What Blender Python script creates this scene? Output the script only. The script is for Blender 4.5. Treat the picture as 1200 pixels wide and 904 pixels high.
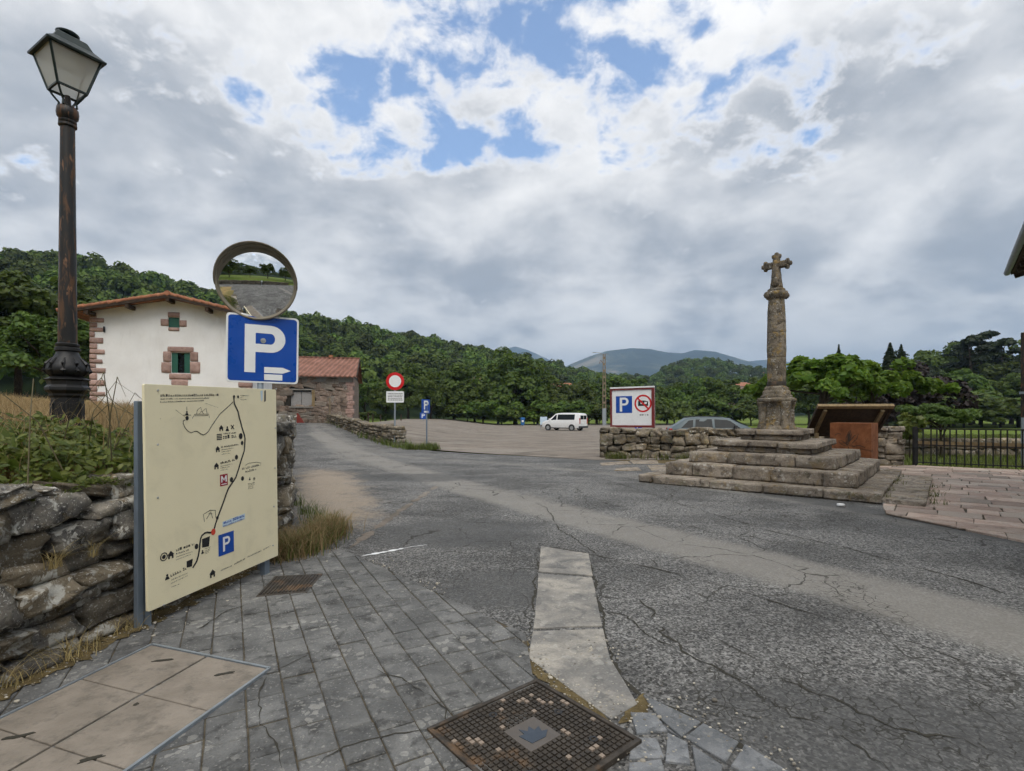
import bpy, bmesh, math, random
import numpy as np
from mathutils import Vector, Matrix, noise as mnoise

random.seed(7); rng = np.random.default_rng(7)
for o in list(bpy.data.objects): bpy.data.objects.remove(o)
S = bpy.context.scene; C = S.collection
R = math.radians

# ------------------------------------------------------------------ camera
CAMH, F, HOR = 1.6, 600.0, 486.0           # eye height (m), focal length and horizon in photograph pixels (1200 wide)
cam = bpy.data.objects.new('camera', bpy.data.cameras.new('camera')); C.objects.link(cam)
cam.location = (0, 0, CAMH); cam.rotation_euler = (R(90), 0, 0)
cam.data.sensor_width = 36; cam.data.lens = 18; cam.data.shift_y = (HOR - 452) / 1200
cam.data.clip_start = 0.05; cam.data.clip_end = 40000
S.camera = cam

# ------------------------------------------------------------------ sky, sun, exposure
SUN_EL, SUN_AZ = R(56), R(172)              # azimuth from +Y clockwise: behind the camera, to the right
W = bpy.data.worlds.new('World'); S.world = W; W.use_nodes = True
def make_world():
    nt = W.node_tree; nd = nt.nodes; lk = nt.links; nd.clear()
    def n(t, **k):
        x = nd.new(t)
        for a, v in k.items(): setattr(x, a, v)
        return x
    def val(s, v):
        if isinstance(v, (int, float, tuple)): s.default_value = v
        else: lk.new(v, s)
    def ma(op, a, b=0.0, c=0.0):
        x = n('ShaderNodeMath', operation=op); val(x.inputs[0], a); val(x.inputs[1], b); val(x.inputs[2], c); return x.outputs[0]
    def ss(lo, hi, v):
        x = n('ShaderNodeMapRange', interpolation_type='SMOOTHSTEP'); val(x.inputs[0], v); x.inputs[1].default_value = lo; x.inputs[2].default_value = hi; return x.outputs[0]
    def noise(vec, sc, det, ro, dist=0.0, off=(0, 0, 0)):
        m = n('ShaderNodeMapping'); lk.new(vec, m.inputs[0]); m.inputs[1].default_value = off
        x = n('ShaderNodeTexNoise'); lk.new(m.outputs[0], x.inputs['Vector']); x.inputs['Scale'].default_value = sc
        x.inputs['Detail'].default_value = det; x.inputs['Roughness'].default_value = ro; x.inputs['Distortion'].default_value = dist
        return x.outputs['Fac']
    def mixc(f, a, b):
        x = n('ShaderNodeMix', data_type='RGBA'); val(x.inputs[0], f); val(x.inputs[6], a); val(x.inputs[7], b); return x.outputs[2]
    tc = n('ShaderNodeTexCoord'); sep = n('ShaderNodeSeparateXYZ'); lk.new(tc.outputs['Generated'], sep.inputs[0]); X, Y, Z = sep.outputs
    den = ma('ADD', ma('ABSOLUTE', Z), 0.35); px, py = ma('DIVIDE', X, den), ma('DIVIDE', Y, den)
    cb = n('ShaderNodeCombineXYZ'); lk.new(px, cb.inputs[0]); lk.new(py, cb.inputs[1]); P = cb.outputs[0]
    sky = n('ShaderNodeTexSky', sky_type='NISHITA', sun_disc=False, sun_elevation=SUN_EL, sun_rotation=SUN_AZ)
    sky.air_density = 1.0; sky.dust_density = 1.0; sky.ozone_density = 1.6
    def gap(cx, cy, rx, ry, s):
        a = ma('DIVIDE', ma('SUBTRACT', px, cx), rx); b = ma('DIVIDE', ma('SUBTRACT', py, cy), ry)
        return ma('MULTIPLY', ma('POWER', 2.718, ma('MULTIPLY', ma('ADD', ma('MULTIPLY', a, a), ma('MULTIPLY', b, b)), -1.0)), s)
    puff = noise(P, 9.0, 11, 0.58, 0.22, (1.3, 5.2, 0.4))     # rounded clumps
    fine = noise(P, 19.0, 7, 0.6, 0.15, (4.0, 0.6, 2))
    holes = ma('ADD', ma('ADD', gap(-0.30, 0.95, 0.22, 0.17, 0.21), gap(-0.06, 1.10, 0.20, 0.07, 0.23)), ma('ADD', gap(0.10, 0.86, 0.46, 0.20, 0.175), ma('ADD', gap(0.28, 0.92, 0.12, 0.06, 0.12), gap(0.58, 0.74, 0.10, 0.05, 0.16))))
    cov = ma('ADD', ma('ADD', ma('MULTIPLY', puff, 1.45), ma('MULTIPLY', fine, 0.30)), -0.13)
    cov = ma('ADD', ma('SUBTRACT', cov, holes), ma('ADD', ma('MULTIPLY', ss(1.10, 1.28, py), 0.25), ma('MULTIPLY', ss(0.45, 0.7, ma('ABSOLUTE', ma('SUBTRACT', px, 0.1))), 0.10)))
    mask = ss(0.38, 0.66, cov)
    # light and shade inside the layer: soft rolls, brighter rims, grey bases
    roll = noise(P, 1.7, 5, 0.50, 0.15, (7.7, 3.3, 1.0))
    lump = noise(P, 3.8, 10, 0.54, 0.22, (2.2, 9.1, 3.0))
    det = noise(P, 11.0, 8, 0.58, 0.2, (6.2, 2.1, 5.0))
    sh = ma('ADD', ma('MULTIPLY', roll, 0.75), ma('ADD', ma('MULTIPLY', lump, 0.85), ma('MULTIPLY', det, 0.22)))
    sh = ma('ADD', sh, ma('ADD', gap(0.85, 1.30, 0.60, 0.42, 0.20), ma('ADD', gap(0.0, 1.55, 0.5, 0.25, 0.12), gap(-0.75, 0.95, 0.35, 0.25, 0.14))))
    grey = ma('MULTIPLY', ss(0.70, 1.26, sh), ss(0.48, 0.74, cov))
    lit = mixc(grey, (0.98, 0.96, 0.935, 1), (0.36, 0.38, 0.415, 1))
    low = ma('MULTIPLY', ss(0.30, 0.06, Z), 0.35)
    lit = mixc(ma('MULTIPLY', low, ss(0.60, 0.45, lump)), lit, (0.92, 0.90, 0.87, 1))
    bg1 = n('ShaderNodeBackground'); lk.new(sky.outputs[0], bg1.inputs[0]); bg1.inputs[1].default_value = 0.15
    bg2 = n('ShaderNodeBackground'); lk.new(lit, bg2.inputs[0]); bg2.inputs[1].default_value = 0.72
    mx = n('ShaderNodeMixShader'); lk.new(mask, mx.inputs[0]); lk.new(bg1.outputs[0], mx.inputs[1]); lk.new(bg2.outputs[0], mx.inputs[2])
    out = n('ShaderNodeOutputWorld'); lk.new(mx.outputs[0], out.inputs[0])
make_world()
sl = bpy.data.lights.new('sun', 'SUN'); sl.energy = 1.5; sl.angle = R(40); sl.color = (1, 0.95, 0.87)
sun = bpy.data.objects.new('sun', sl); C.objects.link(sun)
sd = Vector((math.sin(SUN_AZ) * math.cos(SUN_EL), math.cos(SUN_AZ) * math.cos(SUN_EL), math.sin(SUN_EL)))
sun.rotation_euler = sd.to_track_quat('Z', 'Y').to_euler(); sun.location = sd * 60
S.view_settings.view_transform = 'Standard'; S.view_settings.look = 'None'
S.view_settings.exposure = 0.80; S.view_settings.gamma = 1.0; S.view_settings.use_curve_mapping = False
S.cycles.adaptive_threshold = .05; S.cycles.max_bounces = 6; S.cycles.volume_bounces = 0; S.cycles.transparent_max_bounces = 8

# ------------------------------------------------------------------ node material helper
class NM:
    def __init__(s, name):
        s.m = bpy.data.materials.new(name); s.m.use_nodes = True; s.nt = s.m.node_tree; s.nt.nodes.clear()
        s.pos = s.nd('ShaderNodeNewGeometry').outputs['Position']; s._b = None
    def nd(s, t, **k):
        x = s.nt.nodes.new(t)
        for a, v in k.items(): setattr(x, a, v)
        return x
    def put(s, sock, v):
        if isinstance(v, bpy.types.NodeSocket): s.nt.links.new(v, sock)
        elif isinstance(v, (tuple, list)) and len(v) == 3 and sock.type == 'RGBA': sock.default_value = (*v, 1)
        else: sock.default_value = v
    def objpos(s): return s.nd('ShaderNodeTexCoord').outputs['Object']
    def sc(s, vec, scale=(1, 1, 1), loc=(0, 0, 0), rot=(0, 0, 0)):
        m = s.nd('ShaderNodeMapping'); s.put(m.inputs[0], vec); m.inputs[1].default_value = loc; m.inputs[2].default_value = rot; m.inputs[3].default_value = scale; return m.outputs[0]
    def noise(s, scale, det=5, ro=.55, dist=0, vec=None, col=False):
        x = s.nd('ShaderNodeTexNoise'); s.put(x.inputs['Vector'], vec or s.pos); x.inputs['Scale'].default_value = scale
        x.inputs['Detail'].default_value = det; x.inputs['Roughness'].default_value = ro; x.inputs['Distortion'].default_value = dist
        return x.outputs['Color' if col else 'Fac']
    def vor(s, scale, feat='F1', vec=None, rnd=1.0, out='Distance'):
        x = s.nd('ShaderNodeTexVoronoi', feature=feat); s.put(x.inputs['Vector'], vec or s.pos); x.inputs['Scale'].default_value = scale; x.inputs['Randomness'].default_value = rnd
        return x.outputs[out]
    def ramp(s, v, *stops):
        x = s.nd('ShaderNodeValToRGB'); s.put(x.inputs[0], v); e = x.color_ramp.elements
        while len(e) < len(stops): e.new(.5)
        for k, (p, c) in enumerate(stops):
            e[k].position = p; e[k].color = (c, c, c, 1) if isinstance(c, (int, float)) else (*c, 1)
        return x.outputs[0]
    def step(s, v, lo, hi):
        x = s.nd('ShaderNodeMapRange', interpolation_type='SMOOTHSTEP'); s.put(x.inputs[0], v); x.inputs[1].default_value = lo; x.inputs[2].default_value = hi; return x.outputs[0]
    def math(s, op, a, b=0.0, c=0.0):
        x = s.nd('ShaderNodeMath', operation=op); s.put(x.inputs[0], a); s.put(x.inputs[1], b); s.put(x.inputs[2], c); return x.outputs[0]
    def mix(s, f, a, b, mode='MIX'):
        x = s.nd('ShaderNodeMix', data_type='RGBA', blend_type=mode); s.put(x.inputs[0], f); s.put(x.inputs[6], a); s.put(x.inputs[7], b); return x.outputs[2]
    def warp(s, amt, scale, vec=None):
        n = s.noise(scale, 3, vec=vec, col=True); v = s.nd('ShaderNodeVectorMath', operation='MULTIPLY_ADD')
        s.put(v.inputs[0], n); v.inputs[1].default_value = (amt,) * 3; s.put(v.inputs[2], vec or s.pos); return v.outputs[0]
    def attr(s, name): return s.nd('ShaderNodeAttribute', attribute_name=name).outputs['Fac']
    def rnd(s): return s.nd('ShaderNodeObjectInfo').outputs['Random']
    def isl(s): return s.nd('ShaderNodeNewGeometry').outputs['Random Per Island']
    def hsv(s, col, h=.5, sat=1.0, v=1.0):
        x = s.nd('ShaderNodeHueSaturation'); s.put(x.inputs['Hue'], h); s.put(x.inputs['Saturation'], sat); s.put(x.inputs['Value'], v); s.put(x.inputs['Color'], col); return x.outputs[0]
    def bump(s, h, strength=.5, dist=.02):
        b = s.nd('ShaderNodeBump'); b.inputs['Strength'].default_value = strength; b.inputs['Distance'].default_value = dist; s.put(b.inputs['Height'], h)
        if s._b: s.nt.links.new(s._b, b.inputs['Normal'])
        s._b = b.outputs[0]
    def bsdf(s, col, rough=.8, metal=0, spec=.5, trans=0, **k):
        p = s.nd('ShaderNodeBsdfPrincipled'); s.put(p.inputs['Base Color'], col); s.put(p.inputs['Roughness'], rough); s.put(p.inputs['Metallic'], metal)
        p.inputs['Specular IOR Level'].default_value = spec; p.inputs['Transmission Weight'].default_value = trans
        for a, v in k.items(): s.put(p.inputs[a], v)
        if s._b: s.nt.links.new(s._b, p.inputs['Normal'])
        return p.outputs[0]
    def out(s, sh):
        o = s.nd('ShaderNodeOutputMaterial'); s.nt.links.new(sh, o.inputs[0]); return s.m

MAT = {}
def plain(name, col, rough=.6, metal=0, var=.12, scale=8, bump=0, spec=.5, dirt=0):
    """even paint, metal or plastic with faint mottling and optional grime"""
    m = NM(name); c = m.mix(m.noise(scale, 5), tuple(x * (1 - var) for x in col), tuple(min(1, x * (1 + var)) for x in col))
    if dirt: c = m.mix(m.math('MULTIPLY', m.step(m.noise(scale * 1.7, 7, .65, .4), .48, .75), dirt), c, (.10, .085, .06))
    if bump: m.bump(m.noise(scale * 6, 4), bump, .01)
    r = m.ramp(m.noise(scale * 2, 4), (.3, max(.05, rough - .1)), (.7, min(1, rough + .12)))
    MAT[name] = m.out(m.bsdf(c, r, metal, spec)); return MAT[name]

def stone(name, a, b, dark, lichen=.5, sc=1.0, bump=.6, rough=.92, moss=0, yellow=0, rndv=.5, alt=None, big=.0):
    m = NM(name)
    c = m.mix(m.step(m.noise(2.2 * sc, 7, .6, .3), .35, .68), a, b)
    c = m.mix(m.math('MULTIPLY', m.step(m.noise(4.5 * sc, 8, .65, .5), .50, .66), .8), c, dark)
    if yellow: c = m.mix(m.math('MULTIPLY', m.step(m.noise(3.1 * sc, 6, .6, .4, vec=m.sc(m.pos, loc=(9, 3, 4))), .52, .66), yellow), c, (.26, .17, .05))
    if moss: c = m.mix(m.math('MULTIPLY', m.step(m.noise(3.8 * sc, 6, .65, .2, vec=m.sc(m.pos, loc=(2, 8, 1))), .54, .68), moss), c, (.075, .085, .02))
    if alt: c = m.mix(m.step(m.math('FRACT', m.math('MULTIPLY', m.rnd(), 7.31)), .45, .75), c, m.mix(m.noise(3 * sc, 5), tuple(x * .75 for x in alt), alt))
    if big: c = m.mix(m.math('MULTIPLY', m.step(m.noise(3.4 * sc, 7, .62, .6, vec=m.sc(m.pos, loc=(1, 6, 3))), .56, .62), big), c, (.40, .39, .35))
    if lichen:
        w = m.warp(.08, 9 * sc)
        sp = m.math('LESS_THAN', m.vor(9 * sc, vec=w), m.math('MULTIPLY', m.noise(2.5 * sc, 3), .62))
        sel = m.step(m.noise(1.7 * sc, 4, .6, vec=m.sc(m.pos, loc=(5, 1, 7))), .50, .58)
        sp2 = m.math('LESS_THAN', m.vor(26 * sc, vec=w), m.math('MULTIPLY', m.noise(5 * sc, 3), .46))
        f = m.math('MAXIMUM', m.math('MULTIPLY', sp, sel), m.math('MULTIPLY', sp2, .8))
        c = m.mix(m.math('MULTIPLY', f, lichen), c, (.47, .46, .42))
    v = m.math('ADD', m.math('MULTIPLY', m.rnd(), rndv), 1 - rndv / 2)
    c = m.hsv(c, v=v)
    c = m.mix(.35, c, m.ramp(m.noise(55 * sc, 4, .7), (.25, .25), (.75, .85)), 'OVERLAY')
    m.bump(m.noise(7 * sc, 9, .62, .4), bump, .05)
    m.bump(m.noise(60 * sc, 4, .7), bump * .6, .008)
    MAT[name] = m.out(m.bsdf(c, rough, 0, .3)); return MAT[name]

def leafmat(name, a, b, trans=.35, rough=.55, var=.5):
    m = NM(name); c = m.mix(m.isl(), a, b)
    c = m.hsv(c, h=m.math('ADD', .485, m.math('MULTIPLY', m.rnd(), .03)), v=m.math('ADD', 1 - var / 2, m.math('MULTIPLY', m.rnd(), var)))
    c = m.mix(m.step(m.noise(.45, 3), .3, .7), c, m.hsv(c, v=.72))
    p = m.bsdf(c, rough, 0, .35); t = m.nd('ShaderNodeBsdfTranslucent'); m.put(t.inputs[0], m.hsv(c, h=.485, v=1.25))
    x = m.nd('ShaderNodeMixShader'); x.inputs[0].default_value = trans; m.nt.links.new(p, x.inputs[1]); m.nt.links.new(t.outputs[0], x.inputs[2])
    MAT[name] = m.out(x.outputs[0]); return MAT[name]

# ------------------------------------------------------------------ scene helpers
def tag(o, label=None, cat=None, group=None, kind=None):
    for k, v in (('label', label), ('category', cat), ('group', group), ('kind', kind)):
        if v: o[k] = v
    return o
def thing(name, label, cat, loc=(0, 0, 0), rz=0, group=None):
    o = bpy.data.objects.new(name, None); C.objects.link(o); o.location = loc; o.rotation_euler = (0, 0, rz); o.empty_display_size = .2
    return tag(o, label, cat, group)
def copy_tree(o, parent=None):
    c = o.copy(); C.objects.link(c); c.parent = parent
    for ch in o.children: copy_tree(ch, c)
    return c
def mesh_from(name, V, Fc, smooth=False):
    me = bpy.data.meshes.new(name); me.from_pydata([tuple(v) for v in V], [], [tuple(f) for f in Fc]); me.update()
    if smooth: me.polygons.foreach_set('use_smooth', [True] * len(me.polygons))
    return me
def quads_mesh(name, V):
    """V (n,4,3): one quad each"""
    n = len(V); me = bpy.data.meshes.new(name); me.vertices.add(n * 4); me.vertices.foreach_set('co', V.astype(np.float32).ravel())
    me.loops.add(n * 4); me.loops.foreach_set('vertex_index', np.arange(n * 4, dtype=np.int32)); me.polygons.add(n)
    me.polygons.foreach_set('loop_start', np.arange(n, dtype=np.int32) * 4); me.update(calc_edges=True); return me
def tri_mesh(name, V, T):
    me = bpy.data.meshes.new(name); me.vertices.add(len(V)); me.vertices.foreach_set('co', V.astype(np.float32).ravel())
    me.loops.add(len(T) * 3); me.loops.foreach_set('vertex_index', T.astype(np.int32).ravel()); me.polygons.add(len(T))
    me.polygons.foreach_set('loop_start', np.arange(len(T), dtype=np.int32) * 3); me.update(calc_edges=True); return me
def link(name, me, mat=None, parent=None, loc=(0, 0, 0), rot=(0, 0, 0), scale=(1, 1, 1)):
    if mat and not me.materials: me.materials.append(MAT[mat] if isinstance(mat, str) else mat)
    o = bpy.data.objects.new(name, me); C.objects.link(o); o.parent = parent; o.location = loc; o.rotation_euler = rot; o.scale = scale; return o

class MB:
    """collects shapes into one mesh"""
    def __init__(s): s.v = []; s.f = []
    def add(s, V, Fc):
        k = len(s.v); s.v += [Vector(v) for v in V]; s.f += [tuple(i + k for i in f) for f in Fc]; return s
    def box(s, c, d, rz=0, M=None):
        hx, hy, hz = d[0] / 2, d[1] / 2, d[2] / 2; m = Matrix.Rotation(rz, 3, 'Z')
        V = [(M or m) @ Vector((x, y, z)) + Vector(c) for x, y, z in ((-hx, -hy, -hz), (hx, -hy, -hz), (hx, hy, -hz), (-hx, hy, -hz), (-hx, -hy, hz), (hx, -hy, hz), (hx, hy, hz), (-hx, hy, hz))]
        return s.add(V, [(3, 2, 1, 0), (4, 5, 6, 7), (0, 1, 5, 4), (1, 2, 6, 5), (2, 3, 7, 6), (3, 0, 4, 7)])
    def bar(s, a, b, w, h, up=(0, 0, 1)):
        a, b = Vector(a), Vector(b); z = (b - a); L = z.length; z.normalize(); u = Vector(up)
        x = u.cross(z)
        if x.length < 1e-4: x = Vector((1, 0, 0)).cross(z)
        x.normalize(); y = z.cross(x); M = Matrix((x, y, z)).transposed()
        return s.box((a + b) / 2, (w, h, L), M=M)
    def tube(s, pts, r, n=8, cap=True):
        pts = [Vector(p) for p in pts]; rs = r if isinstance(r, (list, tuple)) else [r] * len(pts); k = len(s.v); V = []; Fc = []
        for i, p in enumerate(pts):
            d = (pts[min(i + 1, len(pts) - 1)] - pts[max(i - 1, 0)]).normalized(); x = d.cross(Vector((0, 0, 1)))
            if x.length < 1e-3: x = Vector((1, 0, 0))
            x.normalize(); y = d.cross(x)
            V += [p + (x * math.cos(2 * math.pi * j / n) + y * math.sin(2 * math.pi * j / n)) * rs[i] for j in range(n)]
        for i in range(len(pts) - 1):
            for j in range(n): a = i * n + j; b = i * n + (j + 1) % n; Fc.append((a, b, b + n, a + n))
        if cap: Fc += [tuple(reversed(range(n))), tuple(range((len(pts) - 1) * n, len(pts) * n))]
        return s.add(V, Fc)
    def lathe(s, prof, n=16, c=(0, 0, 0), rot=0, sq=False):
        V = []; Fc = []; q = math.sqrt(2) if sq else 1
        for r, z in prof: V += [(c[0] + q * r * math.cos(rot + 2 * math.pi * j / n), c[1] + q * r * math.sin(rot + 2 * math.pi * j / n), c[2] + z) for j in range(n)]
        for i in range(len(prof) - 1):
            for j in range(n): a = i * n + j; b = i * n + (j + 1) % n; Fc.append((a, b, b + n, a + n))
        Fc += [tuple(reversed(range(n))), tuple(range((len(prof) - 1) * n, len(prof) * n))]
        return s.add(V, Fc)
    def prism(s, poly, z0, z1):
        n = len(poly); V = [(x, y, z0) for x, y in poly] + [(x, y, z1) for x, y in poly]
        return s.add(V, [tuple(reversed(range(n))), tuple(range(n, 2 * n))] + [(i, (i + 1) % n, n + (i + 1) % n, n + i) for i in range(n)])
    def xf(s, fn): s.v = [Vector(fn(v)) for v in s.v]; return s
    def build(s, name, mat, parent=None, smooth=False, bevel=0, world=False, loc=(0, 0, 0)):
        off = parent.location if (world and parent) else Vector((0, 0, 0))
        me = mesh_from(name, [v - off for v in s.v], s.f)
        if smooth:
            me.polygons.foreach_set('use_smooth', [True] * len(me.polygons))
            bm = bmesh.new(); bm.from_mesh(me)
            for e in bm.edges:
                if len(e.link_faces) == 2 and e.calc_face_angle(0) > R(40): e.smooth = False
            bm.to_mesh(me); bm.free()
        o = link(name, me, mat, parent, loc)
        if bevel: b = o.modifiers.new('bevel', 'BEVEL'); b.width = bevel; b.segments = 2; b.limit_method = 'ANGLE'
        return o

def gp(x, y, z=0.0):
    """photograph pixel -> point on the level z"""
    d = F * (CAMH - z) / (y - HOR); return Vector(((x - 600) / F * d, d, z))
def at(x, y, d): return Vector(((x - 600) / F * d, d, CAMH + (HOR - y) / F * d))
def sst(t): t = np.clip(t, 0, 1); return t * t * (3 - 2 * t)
def clip_poly(poly, cl):
    """convex clip (both counter-clockwise lists of (x, y))"""
    out = list(poly)
    for i in range(len(cl)):
        ax, ay = cl[i]; bx, by = cl[(i + 1) % len(cl)]; inp, out = out, []
        side = lambda p: (bx - ax) * (p[1] - ay) - (by - ay) * (p[0] - ax)
        for j in range(len(inp)):
            p, q = inp[j], inp[(j + 1) % len(inp)]; sp, sq = side(p), side(q)
            if sp >= 0: out.append(p)
            if (sp >= 0) != (sq >= 0): t = sp / (sp - sq); out.append((p[0] + t * (q[0] - p[0]), p[1] + t * (q[1] - p[1])))
        if not out: return []
    return out
def area(p): return .5 * abs(sum(p[i][0] * p[(i + 1) % len(p)][1] - p[(i + 1) % len(p)][0] * p[i][1] for i in range(len(p))))
def polyline(P, step):
    P = [np.array(p, float) for p in P]; out = []; 
    for a, b in zip(P[:-1], P[1:]):
        k = max(1, int(np.linalg.norm(b - a) / step)); out += [a + (b - a) * i / k for i in range(k)]
    return np.array(out + [P[-1]])
def dist_to(P, x, y):
    """distance of grid points to a polyline, and the side (left positive)"""
    best = np.full(np.shape(x), 1e9); side = np.zeros(np.shape(x))
    for (ax, ay), (bx, by) in zip(P[:-1], P[1:]):
        dx, dy = bx - ax, by - ay; t = np.clip(((x - ax) * dx + (y - ay) * dy) / (dx * dx + dy * dy), 0, 1)
        ex, ey = x - ax - t * dx, y - ay - t * dy; d = np.hypot(ex, ey); s = np.sign(dx * ey - dy * ex); m = d < best
        best = np.where(m, d, best); side = np.where(m, s, side)
    return best, side
# ------------------------------------------------------------------ materials
def make_mats():
    # worn asphalt: chips, dark patches, pale driven tracks, sandy patch, fine crazing
    m = NM('asphalt')
    chip = m.vor(70, out='Color', vec=m.warp(.01, 40)); bw = m.nd('ShaderNodeRGBToBW'); m.put(bw.inputs[0], chip); chipv = bw.outputs[0]
    base = m.ramp(m.noise(.9, 7, .6, .3), (.3, (.086, .085, .082)), (.7, (.160, .158, .152)))
    c = m.mix(m.step(m.noise(.55, 5, .6, .4, vec=m.sc(m.pos, (1, 1.6, 1), (3, 9, 0))), .40, .62), base, (.200, .197, .189))
    c = m.mix(m.math('MULTIPLY', m.step(m.noise(24, 7, .75), .42, .64), .75), c, (.044, .044, .043))
    c = m.mix(.85, c, m.ramp(chipv, (.15, .10), (.5, .45), (.85, 1.0)), 'OVERLAY')
    we = m.math('ADD', m.attr('wear'), m.math('MULTIPLY', m.math('SUBTRACT', m.noise(1.3, 6, .65), .5), .7))
    c = m.mix(m.math('MULTIPLY', m.step(we, .25, .95), .72), c, m.mix(m.noise(38, 5, .7), (.20, .19, .172), (.325, .308, .277)))
    dk = m.math('ADD', m.attr('dark'), m.math('MULTIPLY', m.math('SUBTRACT', m.noise(2.1, 6, .65), .5), .8))
    c = m.mix(m.math('MULTIPLY', m.step(dk, .30, .75), .72), c, m.mix(m.noise(70, 4, .7), (.045, .047, .048), (.11, .11, .108)))
    tn = m.math('ADD', m.attr('tan'), m.math('ADD', m.math('MULTIPLY', m.math('SUBTRACT', m.noise(1.4, 7, .7), .5), 1.1), m.math('MULTIPLY', m.math('SUBTRACT', m.noise(9, 7, .7), .5), .9)))
    tf = m.step(tn, .40, .95)
    c = m.mix(m.math('MULTIPLY', tf, .92), c, m.mix(m.noise(45, 5, .75), (.215, .175, .13), (.41, .345, .275)))
    w = m.warp(.35, 1.6); e1 = m.vor(1.15, 'DISTANCE_TO_EDGE', vec=w); e2 = m.vor(9.0, 'DISTANCE_TO_EDGE', vec=m.warp(.16, 6))
    k1 = m.math('MULTIPLY', m.math('LESS_THAN', e1, m.math('MULTIPLY', m.noise(5, 4), .016)), m.step(m.noise(.6, 4), .46, .54))
    k2 = m.math('MULTIPLY', m.math('LESS_THAN', e2, .030), m.math('MAXIMUM', m.step(m.noise(.8, 4, vec=m.sc(m.pos, loc=(4, 4, 0))), .56, .64), m.step(m.math('MULTIPLY', m.attr('craze'), m.step(m.noise(1.7, 5, .6), .40, .62)), .35, .75)))
    k = m.math('MULTIPLY', m.math('MAXIMUM', k1, k2), m.math('SUBTRACT', 1, tf))
    c = m.mix(m.math('MULTIPLY', k, .8), c, (.028, .026, .02))
    st = m.step(m.vor(7, vec=m.warp(.05, 20)), .07, .04)
    c = m.mix(m.math('MULTIPLY', m.math('MULTIPLY', st, m.step(m.noise(3, 3), .5, .55)), .5), c, (.40, .38, .33))
    h = m.math('SUBTRACT', m.math('ADD', m.math('MULTIPLY', m.noise(70, 5, .75), .55), m.math('MULTIPLY', chipv, .45)), m.math('MULTIPLY', k, .8))
    m.bump(h, 1.0, .018); m.bump(m.noise(2.2, 5), .25, .06)
    MAT['asphalt'] = m.out(m.bsdf(c, m.ramp(m.noise(5, 4), (.3, .72), (.7, .92)), 0, .35))
    # gravel car park
    m = NM('lot_gravel')
    c = m.ramp(m.noise(1.1, 8, .65, .4, vec=m.sc(m.pos, (.55, 1, 1))), (.25, (.12, .102, .085)), (.5, (.20, .172, .145)), (.75, (.275, .24, .205)))
    c = m.mix(m.math('MULTIPLY', m.step(m.noise(.35, 5, .6, .8, vec=m.sc(m.pos, (.4, 1.3, 1), (3, 3, 0))), .5, .62), .5), c, (.27, .25, .22))
    trk = m.step(m.math('ABSOLUTE', m.math('SUBTRACT', m.noise(.22, 3, .5, 1.2, vec=m.sc(m.pos, (.35, 1, 1))), .5)), .02, .004)
    c = m.mix(m.math('MULTIPLY', trk, .55), c, (.085, .078, .065))
    c = m.mix(m.math('MULTIPLY', m.step(m.noise(6, 6, .7), .5, .7), .5), c, (.10, .09, .075))
    c = m.mix(.5, c, m.ramp(m.noise(22, 5, .75), (.25, .2), (.75, .85)), 'OVERLAY')
    m.bump(m.noise(14, 7, .75), .8, .04); MAT['lot_gravel'] = m.out(m.bsdf(c, .95, 0, .2))
    # grass ground, with darker woodland floor on the hills
    m = NM('meadow')
    c = m.ramp(m.noise(.12, 8, .62, .3), (.28, (.075, .125, .016)), (.5, (.125, .175, .025)), (.72, (.19, .215, .045)))
    c = m.mix(m.math('MULTIPLY', m.step(m.noise(9, 7, .75), .42, .68), .6), c, (.03, .055, .01))
    c = m.mix(m.math('MULTIPLY', m.step(m.noise(1.7, 6, .7, vec=m.sc(m.pos, loc=(4, 4, 0))), .55, .7), .5), c, (.21, .185, .07))
    c = m.mix(m.attr('wood'), c, (.012, .024, .006)); m.bump(m.noise(30, 6, .75), .8, .06)
    MAT['meadow'] = m.out(m.bsdf(c, .95, 0, .15))
    m = NM('dry_field'); c = m.ramp(m.noise(1.4, 7, .65, .3), (.3, (.24, .17, .07)), (.7, (.40, .30, .14)))
    c = m.mix(m.math('MULTIPLY', m.step(m.noise(.7, 5), .48, .6), .6), c, (.10, .11, .03)); m.bump(m.noise(25, 6, .7), .8, .05); MAT['dry_field'] = m.out(m.bsdf(c, .95, 0, .15))
    m = NM('mountain_slope'); c = m.ramp(m.noise(.0030, 9, .7, .5), (.36, (.010, .018, .012)), (.50, (.022, .034, .020)), (.57, (.09, .092, .055)), (.66, (.26, .22, .15)))
    m.bump(m.noise(.006, 9, .65), .9, 60); MAT['mountain_slope'] = m.out(m.bsdf(c, 1, 0, .1))
    stone('wall_stone', (.105, .10, .092), (.225, .20, .16), (.022, .021, .021), .8, 1.9, .9, yellow=.35, moss=.2, rndv=1.0, alt=(.20, .165, .115), big=.95)
    stone('rubble_stone', (.115, .098, .074), (.215, .18, .135), (.035, .03, .022), .45, 1.2, .8, moss=.45, yellow=.35, rndv=.7)
    stone('cross_stone', (.165, .138, .110), (.285, .245, .20), (.055, .045, .036), .45, 1.3, .9, yellow=.35, moss=.3, rndv=.35)
    stone('pillar_stone', (.105, .088, .066), (.215, .18, .135), (.034, .028, .021), .6, 2.2, .9, yellow=.75, moss=.2, rndv=.2)
    stone('house_stone', (.16, .118, .092), (.255, .195, .155), (.06, .046, .037), .35, 1.0, .9, rndv=.5, alt=(.24, .21, .175))
    stone('quoin_stone', (.30, .195, .165), (.39, .27, .23), (.20, .125, .10), .12, 1.5, .4, rndv=.35)
    stone('paver_stone', (.098, .099, .098), (.168, .168, .163), (.046, .046, .045), .28, 1.5, .6, .8, rndv=.34)
    stone('flag_stone', (.37, .27, .22), (.44, .36, .30), (.23, .175, .145), .25, 1.1, .6, rndv=.55, alt=(.38, .32, .27))
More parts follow.
